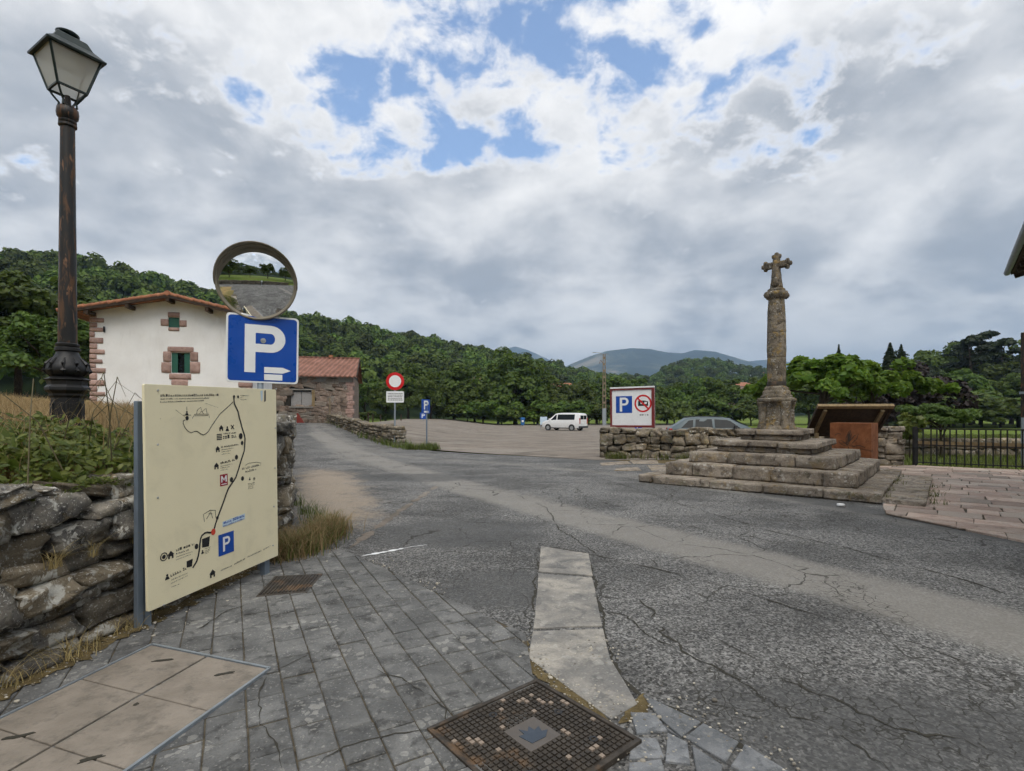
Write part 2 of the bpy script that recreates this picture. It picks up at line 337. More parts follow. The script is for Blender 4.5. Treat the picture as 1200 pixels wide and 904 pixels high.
    stone('concrete', (.160, .156, .148), (.335, .312, .272), (.105, .106, .104), .25, 1.1, .6, .88, rndv=.2)
    stone('slate', (.13, .138, .146), (.205, .212, .22), (.075, .08, .085), .15, 2.4, .4, .78, rndv=.4)
    m = NM('soil'); c = m.ramp(m.noise(9, 7, .7), (.3, (.055, .042, .020)), (.55, (.125, .095, .045)), (.75, (.20, .155, .075)))
    c = m.mix(m.step(m.noise(5, 5), .60, .70), c, (.06, .065, .022)); c = m.mix(m.step(m.vor(42), .16, .10), c, (.42, .38, .30)); m.bump(m.noise(45, 5), .8, .02); MAT['soil'] = m.out(m.bsdf(c, .95, 0, .2))
    m = NM('joint_sand'); c = m.ramp(m.noise(14, 7, .7), (.3, (.035, .030, .022)), (.7, (.13, .11, .078))); MAT['joint_sand'] = m.out(m.bsdf(c, .95, 0, .2))
    plain('crack_dirt', (.030, .027, .019), .95, 0, .5, 20)
    plain('wall_core', (.025, .022, .017), 1, 0, .4, 9)
    # lids
    m = NM('beige_lid'); c = m.ramp(m.noise(3.5, 7, .65, .3), (.3, (.165, .142, .115)), (.7, (.27, .235, .195))); 
    c = m.mix(m.math('MULTIPLY', m.step(m.noise(9, 7, .75), .48, .68), .7), c, (.11, .098, .082)); m.bump(m.vor(55, vec=m.warp(.02, 30)), .35, .006); m.bump(m.noise(30, 4), .4, .006); MAT['beige_lid'] = m.out(m.bsdf(c, .75, 0, .4))
    m = NM('cast_iron'); c = m.ramp(m.noise(11, 7, .7), (.3, (.028, .024, .020)), (.7, (.082, .068, .054))); c = m.mix(m.step(m.noise(4, 5), .56, .66), c, (.15, .095, .055))
    m.bump(m.noise(60, 4), .4, .004); MAT['cast_iron'] = m.out(m.bsdf(c, m.ramp(m.noise(9, 3), (.3, .5), (.7, .85)), .35, .4))
    plain('stud_beige', (.24, .19, .15), .8, 0, .25, 15); plain('emblem_blue', (.045, .06, .082), .6, .2, .25, 20); plain('iron_plate', (.12, .105, .092), .6, .35, .3, 14)
    # buildings
    m = NM('white_render'); c = m.mix(m.step(m.noise(.7, 6, .6), .3, .75), (.80, .80, .79), (.70, .69, .67)); c = m.mix(m.math('MULTIPLY', m.step(m.noise(1.5, 7, .65, .2, vec=m.sc(m.pos, (2, 2, .35))), .56, .75), .35), c, (.50, .48, .44)); m.bump(m.noise(16, 5), .25, .01); MAT['white_render'] = m.out(m.bsdf(c, .9, 0, .2))
    m = NM('clay_tile'); c = m.ramp(m.noise(3, 6, .7), (.3, (.19, .075, .04)), (.55, (.33, .14, .075)), (.75, (.43, .22, .13))); c = m.mix(m.math('MULTIPLY', m.step(m.noise(7, 5), .55, .7), .6), c, (.10, .075, .05)); MAT['clay_tile'] = m.out(m.bsdf(c, .85, 0, .3))
    m = NM('rust_roof'); wv = m.nd('ShaderNodeTexWave'); m.put(wv.inputs[0], m.pos); wv.inputs['Scale'].default_value = .9; wv.inputs['Distortion'].default_value = 2
    c = m.ramp(m.noise(1.3, 7, .65), (.3, (.16, .075, .05)), (.7, (.27, .135, .10))); c = m.mix(.25, c, wv.outputs[0], 'OVERLAY'); MAT['rust_roof'] = m.out(m.bsdf(c, .8, 0, .3))
    m = NM('dark_wood'); c = m.ramp(m.noise(2.5, 6, .6, .8, vec=m.sc(m.pos, (5, 5, 1))), (.3, (.022, .014, .009)), (.7, (.065, .042, .027))); MAT['dark_wood'] = m.out(m.bsdf(c, .8, 0, .3))
    m = NM('pale_wood'); c = m.ramp(m.noise(3, 7, .6, 1, vec=m.sc(m.pos, (4, 4, 1.2))), (.3, (.15, .105, .055)), (.7, (.30, .225, .12))); m.bump(m.noise(20, 5), .4, .005); MAT['pale_wood'] = m.out(m.bsdf(c, .8, 0, .3))
    m = NM('rust_plate'); c = m.ramp(m.noise(3.2, 8, .7, .5), (.28, (.115, .040, .016)), (.5, (.20, .072, .028)), (.72, (.30, .125, .055))); c = m.mix(m.math('MULTIPLY', m.step(m.noise(2.1, 5, .6, 1.4), .58, .66), .6), c, (.06, .026, .014)); m.bump(m.noise(30, 5), .3, .004); MAT['rust_plate'] = m.out(m.bsdf(c, .9, .1, .3))
    plain('green_shutter', (.008, .085, .055), .5, 0, .2, 6, dirt=.15); plain('grey_shutter', (.30, .29, .285), .7, 0, .15, 5, dirt=.3); plain('dark_glass', (.012, .014, .016), .08, 0, .1, 3)
    plain('red_door', (.22, .03, .02), .7, 0, .2, 6); plain('grey_band', (.25, .24, .22), .9, 0, .15, 3, dirt=.3)
    # metal, signs
    m = NM('lamp_iron'); st = m.noise(4, 7, .65, .6, vec=m.sc(m.pos, (5, 5, .9))); c = m.mix(m.step(st, .48, .62), (.014, .013, .012), (.105, .052, .026)); c = m.mix(m.step(m.noise(6, 5, .6, .5, vec=m.sc(m.pos, (3, 3, .8), (7, 2, 2))), .60, .68), c, (.20, .10, .05))
    m.bump(m.noise(35, 5), .3, .004); MAT['lamp_iron'] = m.out(m.bsdf(c, m.ramp(st, (.4, .38), (.65, .75)), .2, .5))
    plain('black_iron', (.012, .012, .013), .5, .2, .3, 12, .2); plain('lantern_metal', (.012, .022, .020), .4, .3, .2, 10)
    m = NM('frosted_glass'); t = m.nd('ShaderNodeBsdfTranslucent'); t.inputs[0].default_value = (.8, .79, .74, 1); tr = m.nd('ShaderNodeBsdfTransparent'); tr.inputs[0].default_value = (.88, .89, .87, 1)
    g = m.bsdf(m.mix(m.noise(6, 5), (.52, .51, .45), (.66, .65, .60)), .25, 0, .5); x = m.nd('ShaderNodeMixShader'); x.inputs[0].default_value = .45; m.nt.links.new(t.outputs[0], x.inputs[1]); m.nt.links.new(tr.outputs[0], x.inputs[2])
    y = m.nd('ShaderNodeMixShader'); y.inputs[0].default_value = .45; m.nt.links.new(x.outputs[0], y.inputs[1]); m.nt.links.new(g, y.inputs[2]); MAT['frosted_glass'] = m.out(y.outputs[0])
    plain('galvanised', (.30, .34, .38), .45, .55, .18, 5, dirt=.2); plain('steel_post', (.20, .245, .30), .45, .5, .2, 4, dirt=.15); plain('steel', (.5, .5, .5), .35, .9, .1, 20)
    plain('cream_panel', (.80, .725, .50), .38, 0, .04, 2.5, dirt=.10); plain('print_black', (.012, .012, .013), .5); plain('print_grey', (.10, .095, .08), .6); plain('print_red', (.30, .012, .03), .5); plain('print_light_blue', (.50, .62, .72), .5)
    plain('sign_blue', (.004, .062, .345), .32, 0, .10, 3, dirt=.10); plain('sign_white', (.76, .77, .77), .35, 0, .05, 3, dirt=.08); plain('sign_red', (.55, .010, .014), .35, 0, .08, 3); plain('sign_orange', (.62, .06, .03), .5)
    plain('board_red', (.16, .018, .018), .5, 0, .2, 4, dirt=.2); plain('sign_back', (.25, .26, .27), .5, .4, .1, 4)
    m = NM('mirror_face'); MAT['mirror_face'] = m.out(m.bsdf((.86, .87, .87), .015, 1.0)); plain('mirror_rim', (.235, .205, .155), .5, 0, .2, 9, dirt=.2)
    # vehicles
    m = NM('car_white'); MAT['car_white'] = m.out(m.bsdf((.80, .80, .80), .25, 0, .5, **{'Coat Weight': .6})); m = NM('car_grey'); MAT['car_grey'] = m.out(m.bsdf((.085, .115, .128), .40, .0, .35))
    plain('rubber', (.018, .018, .018), .85); plain('alloy', (.45, .46, .47), .35, .8); plain('tail_red', (.38, .008, .01), .2); plain('lamp_clear', (.6, .62, .64), .12); plain('black_plastic', (.025, .025, .027), .65)
    m = NM('car_glass'); MAT['car_glass'] = m.out(m.bsdf(m.mix(m.noise(1.2, 3), (.008, .010, .012), (.016, .020, .022)), .12, 0, .10)); plain('bin_blue', (.02, .13, .36), .5)
    m = NM('pole_concrete'); c = m.ramp(m.noise(2, 6, .6), (.3, (.16, .125, .085)), (.7, (.27, .215, .15))); MAT['pole_concrete'] = m.out(m.bsdf(c, .9, 0, .2)); plain('pole_base', (.25, .28, .30), .9)
    # foliage
    leafmat('leaf_tree', (.046, .090, .010), (.120, .175, .024), .35, .55, .5)
    leafmat('leaf_bright', (.075, .150, .012), (.17, .25, .028), .45, .5, .25); leafmat('leaf_dark', (.012, .026, .008), (.030, .050, .014), .25, .6, .35)
    leafmat('leaf_purple', (.018, .012, .012), (.038, .024, .022), .2, .6, .2); leafmat('leaf_fern', (.06, .12, .018), (.12, .19, .04), .4, .5, .2)
    leafmat('leaf_bramble', (.055, .105, .012), (.19, .235, .050), .40, .42, .3); leafmat('leaf_left', (.048, .095, .012), (.115, .175, .026), .35, .5, .35)
    leafmat('straw', (.26, .19, .08), (.47, .37, .18), .35, .7, .2); leafmat('green_blade', (.06, .095, .015), (.17, .20, .05), .4, .6, .2)
    m = NM('bark'); c = m.ramp(m.noise(4, 7, .7, .5, vec=m.sc(m.pos, (4, 4, .8))), (.3, (.035, .027, .019)), (.7, (.11, .09, .068))); m.bump(m.noise(14, 6, .7, vec=m.sc(m.pos, (4, 4, .8))), .8, .03); MAT['bark'] = m.out(m.bsdf(c, .95, 0, .15))
    plain('bramble_stem', (.09, .075, .035), .8, 0, .3, 20); plain('dead_leaf', (.22, .12, .05), .9, 0, .3, 20)
make_mats()

# ------------------------------------------------------------------ terrain
WALL_PATH = [(-3.35, .6), (-3.2, 1.5), (-2.98, 2.9), (-2.86, 4.1), (-2.80, 5.3), (-2.82, 6.4), (-3.1, 7.25), (-4.25, 9.5), (-6.3, 14), (-11.6, 25), (-15.5, 33), (-19, 42)]
def rise(x, y): return 1.0 * sst((-x - 1) / 13) * sst((y - 12) / 26)
def lotz(x, y): return rise(x, y) - .2 * sst((y - 25) / 30)
PX = np.array([-1400, -600, 0, 80, 130, 200, 260, 350, 400, 500, 600, 650, 700, 760, 800, 830, 880, 930, 1000, 1200, 1800, 2600], float)
RY = np.array([345, 318, 318, 319, 330, 346, 359, 382, 387, 405, 423, 433, 443, 447, 428, 424, 435, 444, 446, 430, 430, 440], float)   # skyline of the wooded hills
RD = np.array([160, 190, 220, 235, 245, 260, 275, 310, 330, 380, 440, 480, 540, 580, 610, 620, 620, 600, 520, 300, 220, 200], float)
FD = np.array([45, 50, 62, 68, 72, 80, 86, 100, 108, 122, 135, 160, 200, 260, 300, 320, 320, 300, 260, 150, 110, 100], float)
TH = np.arctan((PX - 600) / F); CT = np.cos(TH)
HH = (HOR - RY) / F * RD + CAMH - 8.0
thk = np.concatenate([[-math.pi], TH, [math.pi]]); rk = np.concatenate([[240], RD / CT, [240]]); fk = np.concatenate([[60], FD / CT, [60]]); hk = np.concatenate([[40], HH, [40]])
def hill(x, y):
    th = np.arctan2(x, y); r = np.hypot(x, y); rr = np.interp(th, thk, rk); ff = np.interp(th, thk, fk); h = np.interp(th, thk, hk)
    t = np.clip((r - ff) / (rr - ff), 0, 1); return h * np.sin(t * math.pi / 2) ** 1.25 * np.clip(1 - (r - rr) / (rr * 4), .0, 1), t
def ground_z(x, y):
    x = np.asarray(x, float); y = np.asarray(y, float); h, t = hill(x, y); r = np.hypot(x, y)
    near = np.clip(1 - (r - 100) / 30, 0, 1); back = sst((-y - 11.6) / 10) * 1.6
    return h + rise(x, y) * near - .34 * sst((y - 25) / 30) - .10 + back
def build_ground():
    na = 420; rings = [0.0] + list(np.geomspace(1.2, 7600, 170)); th = np.linspace(-math.pi, math.pi, na, endpoint=False)
    rr, tt = np.meshgrid(rings[1:], th, indexing='ij'); x = rr * np.sin(tt); y = rr * np.cos(tt); z = ground_z(x, y); w = sst((hill(x, y)[1] - .002) / .03)
    V = np.concatenate([[[0, 0, -.1]], np.stack([x, y, z], -1).reshape(-1, 3)]); Fc = [(0, 1 + (j + 1) % na, 1 + j) for j in range(na)]
    for i in range(len(rings) - 2):
        for j in range(na): a = 1 + i * na + j; b = 1 + i * na + (j + 1) % na; Fc.append((a, b, b + na, a + na))
    me = mesh_from('ground', V, Fc, True); at_ = me.attributes.new('wood', 'FLOAT', 'POINT'); at_.data.foreach_set('value', np.concatenate([[0], w.ravel()]).astype(np.float32))
    return tag(link('ground', me, 'meadow'), kind='structure')
build_ground()
def clipped_grid(name, poly, step, zf, mat, attrs=None):
    """a sheet draped on zf inside a convex counter-clockwise polygon"""
    xs = [p[0] for p in poly]; ys = [p[1] for p in poly]; nx = int((max(xs) - min(xs)) / step) + 1; ny = int((max(ys) - min(ys)) / step) + 1
    gx = np.linspace(min(xs), max(xs), nx + 1); gy = np.linspace(min(ys), max(ys), ny + 1); X, Y = np.meshgrid(gx, gy)
    me = mesh_from(name, np.stack([X, Y, X * 0], -1).reshape(-1, 3), [(j * (nx + 1) + i, j * (nx + 1) + i + 1, (j + 1) * (nx + 1) + i + 1, (j + 1) * (nx + 1) + i) for j in range(ny) for i in range(nx)])
    bm = bmesh.new(); bm.from_mesh(me)
    for i in range(len(poly)):
        a = Vector((*poly[i], 0)); b = Vector((*poly[(i + 1) % len(poly)], 0)); d = b - a
        bmesh.ops.bisect_plane(bm, geom=bm.verts[:] + bm.edges[:] + bm.faces[:], plane_co=a, plane_no=Vector((d.y, -d.x, 0)), clear_outer=True)
    bm.to_mesh(me); bm.free(); co = np.empty(len(me.vertices) * 3, np.float32); me.vertices.foreach_get('co', co); co = co.reshape(-1, 3).astype(float); co[:, 2] = zf(co[:, 0], co[:, 1])
    me.vertices.foreach_set('co', co.astype(np.float32).ravel()); me.polygons.foreach_set('use_smooth', [True] * len(me.polygons)); me.update()
    for k, fn in (attrs or {}).items():
        a = me.attributes.new(k, 'FLOAT', 'POINT'); a.data.foreach_set('value', fn(co[:, 0], co[:, 1]).astype(np.float32))
    return tag(link(name, me, mat), kind='structure')
def pxs(*p): return [(q.x, q.y) for q in (gp(a, b) for a, b in p)]
TRACK = pxs((372, 520), (450, 543), (560, 575), (700, 612), (850, 650), (1000, 688), (1200, 745)) + [(5.5, 1.0), (7, -6)]
TRACK2 = [(-13.6, 36), (-8.5, 26), (-4.6, 19.5), (0.2, 16.4), (3, 13.5), (5.5, 9.2), (7, 4)]
def a_wear(x, y):
    d1, _ = dist_to(TRACK, x, y); d2, _ = dist_to(TRACK2, x, y); d3, _ = dist_to([(-14.2, 36), (-9.6, 26), (-6.0, 18.5), (-2.0, 13.0), (.5, 9.5)], x, y)
    return np.maximum(np.maximum(np.exp(-(d1 / .62) ** 4), .62 * np.exp(-(d2 / .5) ** 2)), .7 * np.exp(-(d3 / .6) ** 2))
def a_dark(x, y):
    e = lambda p, rx, ry, an=0: np.exp(-((((x - p.x) * math.cos(an) + (y - p.y) * math.sin(an)) / rx) ** 2 + ((-(x - p.x) * math.sin(an) + (y - p.y) * math.cos(an)) / ry) ** 2))
    d = np.maximum(e(gp(540, 622), 1.4, 1.1), e(gp(590, 690), .8, .7)); d = np.maximum(d, .9 * e(gp(480, 560), 2.5, 1.2)); d = np.maximum(d, e(gp(690, 541), 2.2, 1.0))
    dd, _ = dist_to([(3.6, 14.6), (6.1, 8.2), (6.7, 5.5), (7.2, 2)], x, y); d = np.maximum(d, np.exp(-(dd / .42) ** 2)); d = np.maximum(d, .75 * e(gp(1050, 860), 1.6, .8)); return d
def a_tan(x, y):
    cx = np.interp(y, [6.5, 8, 12, 17], [-2.35, -2.7, -4.3, -6.4]); return np.exp(-(((x - cx) / (.75 + .03 * y)) ** 2 + ((y - 11.0) / 4.6) ** 4))
def a_craze(x, y):
    p = gp(900, 810); q = gp(1150, 850); d = np.exp(-(((x - p.x) / 1.1) ** 2 + ((y - p.y) / .6) ** 2)); return np.maximum(d, np.exp(-(((x - q.x) / 1.3) ** 2 + ((y - q.y) / .5) ** 2)))
ATT = dict(wear=a_wear, dark=a_dark, tan=a_tan, craze=a_craze)
clipped_grid('road', [(-17, -12), (19, -12), (19, 3), (10.5, 12.5), (2.95, 18.3), (-17, 30)], .16, lambda x, y: rise(x, y), 'asphalt', ATT)
clipped_grid('lane', [(-8, 12), (0, 16), (-4.9, 24.6), (-11.8, 37), (-16.5, 37), (-15.5, 24)], .25, lambda x, y: rise(x, y) + .005, 'asphalt', ATT)
clipped_grid('car_park', [(-5.2, 24), (2.95, 17.9), (14, 18.2), (26, 40), (30, 97), (-20, 97), (-12, 36)], .6, lambda x, y: lotz(x, y) + .012 + .2 * sst((y - 25) / 30) * 0, 'lot_gravel')
clipped_grid('verge', [(2.9, 18.15), (10.6, 12.3), (12.6, 16.1), (11.6, 17.5), (3.1, 19.1)], .5, lambda x, y: x * 0 - .005, 'soil')
def field_z(x, y):
    d, s = dist_to(WALL_PATH, x, y); n = np.sin(x * .9 + y * .5) * .04 + np.sin(x * .31 - y * .7) * .06
    base = rise(x, y) * .35; return base + 1.03 + .075 * np.minimum(d, 22) + n * sst(d / 2)
def build_field():
    xs = np.arange(-60, -2.6, .4); ys = np.arange(-2, 46, .4); X, Y = np.meshgrid(xs, ys); d, s = dist_to(WALL_PATH, X, Y); Z = field_z(X, Y); ok = (s > 0) & (d > .12)
    Z = np.where(d < .5, np.minimum(Z, 1.08 + .35 * rise(X, Y)), Z)
    nx = len(xs); Fc = [(j * nx + i, j * nx + i + 1, (j + 1) * nx + i + 1, (j + 1) * nx + i) for j in range(len(ys) - 1) for i in range(nx - 1) if ok[j, i] and ok[j, i + 1] and ok[j + 1, i] and ok[j + 1, i + 1]]
    tag(link('field', mesh_from('field', np.stack([X, Y, Z], -1).reshape(-1, 3), Fc, True), 'dry_field'), kind='structure')
build_field()
def mountain(name, prof, D, depth, seed):
    """far range from its skyline in the photograph, at D metres"""
    px = np.array([p[0] for p in prof], float); py = np.array([p[1] for p in prof], float); xs = np.linspace(px[0], px[-1], 150); V = []; nv = 26
    for x in xs:
        hp = (HOR - np.interp(x, px, py)) / F * D
        for k in range(nv):
            t = k / (nv - 1); d = D - depth * (1 - t); X = (x - 600) / F * d
            if t > .999: h = hp
            else:
                n = mnoise.fractal(Vector((X * .0016 + seed, d * .0011, seed)), 1.0, 2.1, 6); rg = abs(mnoise.noise(Vector((X * .0021, d * .0006, seed + 4))))
                h = hp * (t ** 1.15) * (1 - .42 * (1 - t) * rg * 2) + n * hp * .16 * math.sin(t * math.pi)
                h = min(h, (hp * d / D) * (.06 + .94 * t))
            V.append((X, d, max(h, -2) if t > .02 else -2))
        V.append(((x - 600) / F * (D + depth), D + depth, -2))
    w = nv + 1; Fc = [(i * w + k, (i + 1) * w + k, (i + 1) * w + k + 1, i * w + k + 1) for i in range(len(xs) - 1) for k in range(w - 1)]
    tag(link(name, mesh_from(name, V, Fc, True), 'mountain_slope'), kind='structure')
mountain('mountain', [(560, 470), (640, 440), (668, 427), (690, 418), (712, 411), (740, 408), (762, 409), (782, 413), (800, 414), (814, 410), (838, 412), (862, 419), (886, 426), (905, 434), (960, 446), (1020, 470)], 3600, 1500, 1)
mountain('mountain', [(780, 470), (850, 428), (880, 423), (905, 421), (930, 425), (960, 428), (1000, 436), (1060, 442), (1130, 455), (1250, 470)], 4700, 700, 5)
mountain('mountain', [(520, 470), (570, 421), (588, 410), (604, 406), (618, 410), (634, 417), (680, 440), (740, 470)], 5200, 900, 9)
# ------------------------------------------------------------------ foliage generators
def unit(n, r=rng):
    v = r.normal(size=(n, 3)); return v / np.linalg.norm(v, axis=1, keepdims=True)
def leaf_quads(P, N, size, r=rng, long=1.5, jit=.7):
    """diamond leaves at P, facing N with jitter"""
    n = len(P); N = N + r.normal(size=(n, 3)) * jit; N /= np.linalg.norm(N, axis=1, keepdims=True)
    A = np.cross(N, unit(n, r)); A /= np.maximum(np.linalg.norm(A, axis=1, keepdims=True), 1e-6); B = np.cross(N, A)
    s = (size * (.6 + .8 * r.random(n)))[:, None]; A = A * s * .5 * long; B = B * s * .5
    return np.stack([P - A, P - A * .1 + B, P + A, P - A * .1 - B], 1)
def crown_points(r, n_cl, rx, rz, zc, n_leaf, cl_r, flat=.8, top=1.0, shell=.55):
    """clumps spread through an uneven crown; leaves sit on the clumps' outer sides"""
    d = unit(n_cl, r); d[:, 2] = np.where(d[:, 2] < -.35, -d[:, 2], d[:, 2]); rad = (shell + (1 - shell) * r.random(n_cl) ** .6)
    lob = 1 + .22 * np.sin(3 * np.arctan2(d[:, 1], d[:, 0]) + r.random() * 6) + .16 * np.sin(5 * d[:, 2] + r.random() * 6) + r.normal(size=n_cl) * .09
    c = d * (rad * lob)[:, None] * np.array([rx, rx, rz]); c[:, 2] += zc
    cr = cl_r * (.65 + .7 * r.random(n_cl)); k = r.integers(0, n_cl, n_leaf); u = unit(n_leaf, r); u[:, 2] = np.where(u[:, 2] < -.5, -u[:, 2], u[:, 2])
    P = c[k] + u * (cr[k] * (.75 + .3 * r.random(n_leaf)))[:, None] * np.array([1, 1, flat]); N = u * .9 + d[k] * .4 + np.array([0, 0, .45]) * top
    return P, N, c, cr
def make_tree(seed, h, rx, rz, zc, n_cl, n_leaf, cl_r, leaf, trunk_r=.18, limbs=6, shell=.5, flat=.8):
    r = np.random.default_rng(seed); P, N, c, cr = crown_points(r, n_cl, rx, rz, zc, n_leaf, cl_r, flat, shell=shell)
    crown = quads_mesh('crown', leaf_quads(P, N, leaf, r)); mb = MB(); x = 0
    pts = [(0, 0, -.3), (trunk_r * .4, 0, zc * .35), (-trunk_r * .3, trunk_r * .5, zc * .75), (0, 0, zc + rz * .45)]
    mb.tube(pts, [trunk_r * 1.35, trunk_r, trunk_r * .8, trunk_r * .25], 8)
    for k in range(limbs):
        t = c[r.integers(0, len(c))]; z0 = zc * (.45 + .5 * r.random()); b = Vector((0, 0, z0)); e = Vector(t); m = b.lerp(e, .5) + Vector((0, 0, .25 * rz * r.random()))
        mb.tube([b, m, e], [trunk_r * .5, trunk_r * .34, trunk_r * .12], 6)
    tr = mesh_from('trunk', mb.v, mb.f, True); tr.materials.append(MAT['bark']); return crown, tr
def plant_tree(name, label, cat, group, proto, mat, loc, rz, sc, key=[0]):
    crown, tr = proto; key[0] += 1
    t = thing(name, label, cat, loc, rz, group); t.scale = sc if isinstance(sc, tuple) else (sc, sc, sc)
    o = bpy.data.objects.new('crown', crown); C.objects.link(o); o.parent = t
    if not crown.materials: crown.materials.append(None)
    o.material_slots[0].link = 'OBJECT'; o.material_slots[0].material = MAT[mat]
    u = bpy.data.objects.new('trunk', tr); C.objects.link(u); u.parent = t; return t
ROUND = [make_tree(20 + k, 9, 4.6, 4.4, 4.5, 60, 7500, 1.05, .36, .25) for k in range(4)]
BUSH = [make_tree(40 + k, 3, 2.4, 1.7, 1.5, 34, 3000, .62, .26, .08, shell=.4) for k in range(3)]
gz = lambda x, y: float(ground_z(x, y))

# wooded hills: too many crowns to count, one mass
def build_forest():
    r = np.random.default_rng(3); temps = []
    for k in range(7):
        nl = 9 + k % 4; d = unit(nl, r); d[:, 2] = np.abs(d[:, 2]) * .9 + .05; c = d * np.array([2.5, 2.5, 2.3]) * (.5 + .55 * r.random(nl))[:, None] + np.array([0, 0, 4.2]); cr = 1.25 + .75 * r.random(nl)
        n = 420; kk = r.integers(0, nl, n); u = unit(n, r); u[:, 2] = np.where(u[:, 2] < -.25, -u[:, 2], u[:, 2]); P = c[kk] + u * cr[kk][:, None]
        temps.append(leaf_quads(P, u + np.array([0, 0, .35]), np.full(n, .85), r, 1.25, .5))
    pts = []
    def scatter(t0, t1, n, lo, hi):
        th = r.uniform(t0, t1, n); rr = np.interp(th, thk, rk); ff = np.interp(th, thk, fk); q = r.random(n) ** .8; d = ff + 4 + (rr + 8 - ff) * (lo + (hi - lo) * q); return np.stack([d * np.sin(th), d * np.cos(th)], 1)
    cand = np.concatenate([scatter(R(-58), R(62), 16500, 0, 1.0), scatter(R(-58), R(62), 3500, .86, 1.02), scatter(R(120), R(245), 700, 0, 1)]); cell = {}; keep = []
    for p in cand:
        dd = np.hypot(*p); s = 4.6 + .0075 * dd; g = (int(p[0] // 6), int(p[1] // 6)); ok = True
        for a in (-1, 0, 1):
            for b in (-1, 0, 1):
                for q in cell.get((g[0] + a, g[1] + b), ()):
                    if (q[0] - p[0]) ** 2 + (q[1] - p[1]) ** 2 < s * s: ok = False; break
        if ok: cell.setdefault(g, []).append(p); keep.append(p)
    keep = np.array(keep); z = ground_z(keep[:, 0], keep[:, 1]); Q = []
    for i, p in enumerate(keep):
        T = temps[r.integers(0, len(temps))]; a = r.uniform(0, 6.28); s = r.uniform(.72, 1.25) * (1 + .0006 * np.hypot(*p)); sz = s * r.uniform(.85, 1.25); ca, sa = math.cos(a), math.sin(a)
        V = T * np.array([s, s, sz]); V = np.stack([V[..., 0] * ca - V[..., 1] * sa + p[0], V[..., 0] * sa + V[..., 1] * ca + p[1], V[..., 2] + z[i] - .8 * s], -1); Q.append(V)
    print('forest trees', len(keep)); Q = np.concatenate(Q); me = quads_mesh('forest', Q)
    tint = np.repeat(r.random(len(keep)), 420 * 4).astype(np.float32); a = me.attributes.new('tint', 'FLOAT', 'POINT'); a.data.foreach_set('value', tint)
    m = NM('forest_leaf'); c = m.mix(m.isl(), (.040, .076, .010), (.096, .142, .020)); c = m.hsv(c, h=m.math('ADD', .475, m.math('MULTIPLY', m.attr('tint'), .035)), v=m.math('ADD', .5, m.math('MULTIPLY', m.attr('tint'), 1.0)))
    p = m.bsdf(c, .65, 0, .25); t = m.nd('ShaderNodeBsdfTranslucent'); m.put(t.inputs[0], c); x = m.nd('ShaderNodeMixShader'); x.inputs[0].default_value = .25; m.nt.links.new(p, x.inputs[1]); m.nt.links.new(t.outputs[0], x.inputs[2]); MAT['forest_leaf'] = m.out(x.outputs[0])
    tag(link('forest', me, 'forest_leaf'), 'dense green deciduous wood covering the hills behind the car park', 'forest', kind='stuff')
build_forest()

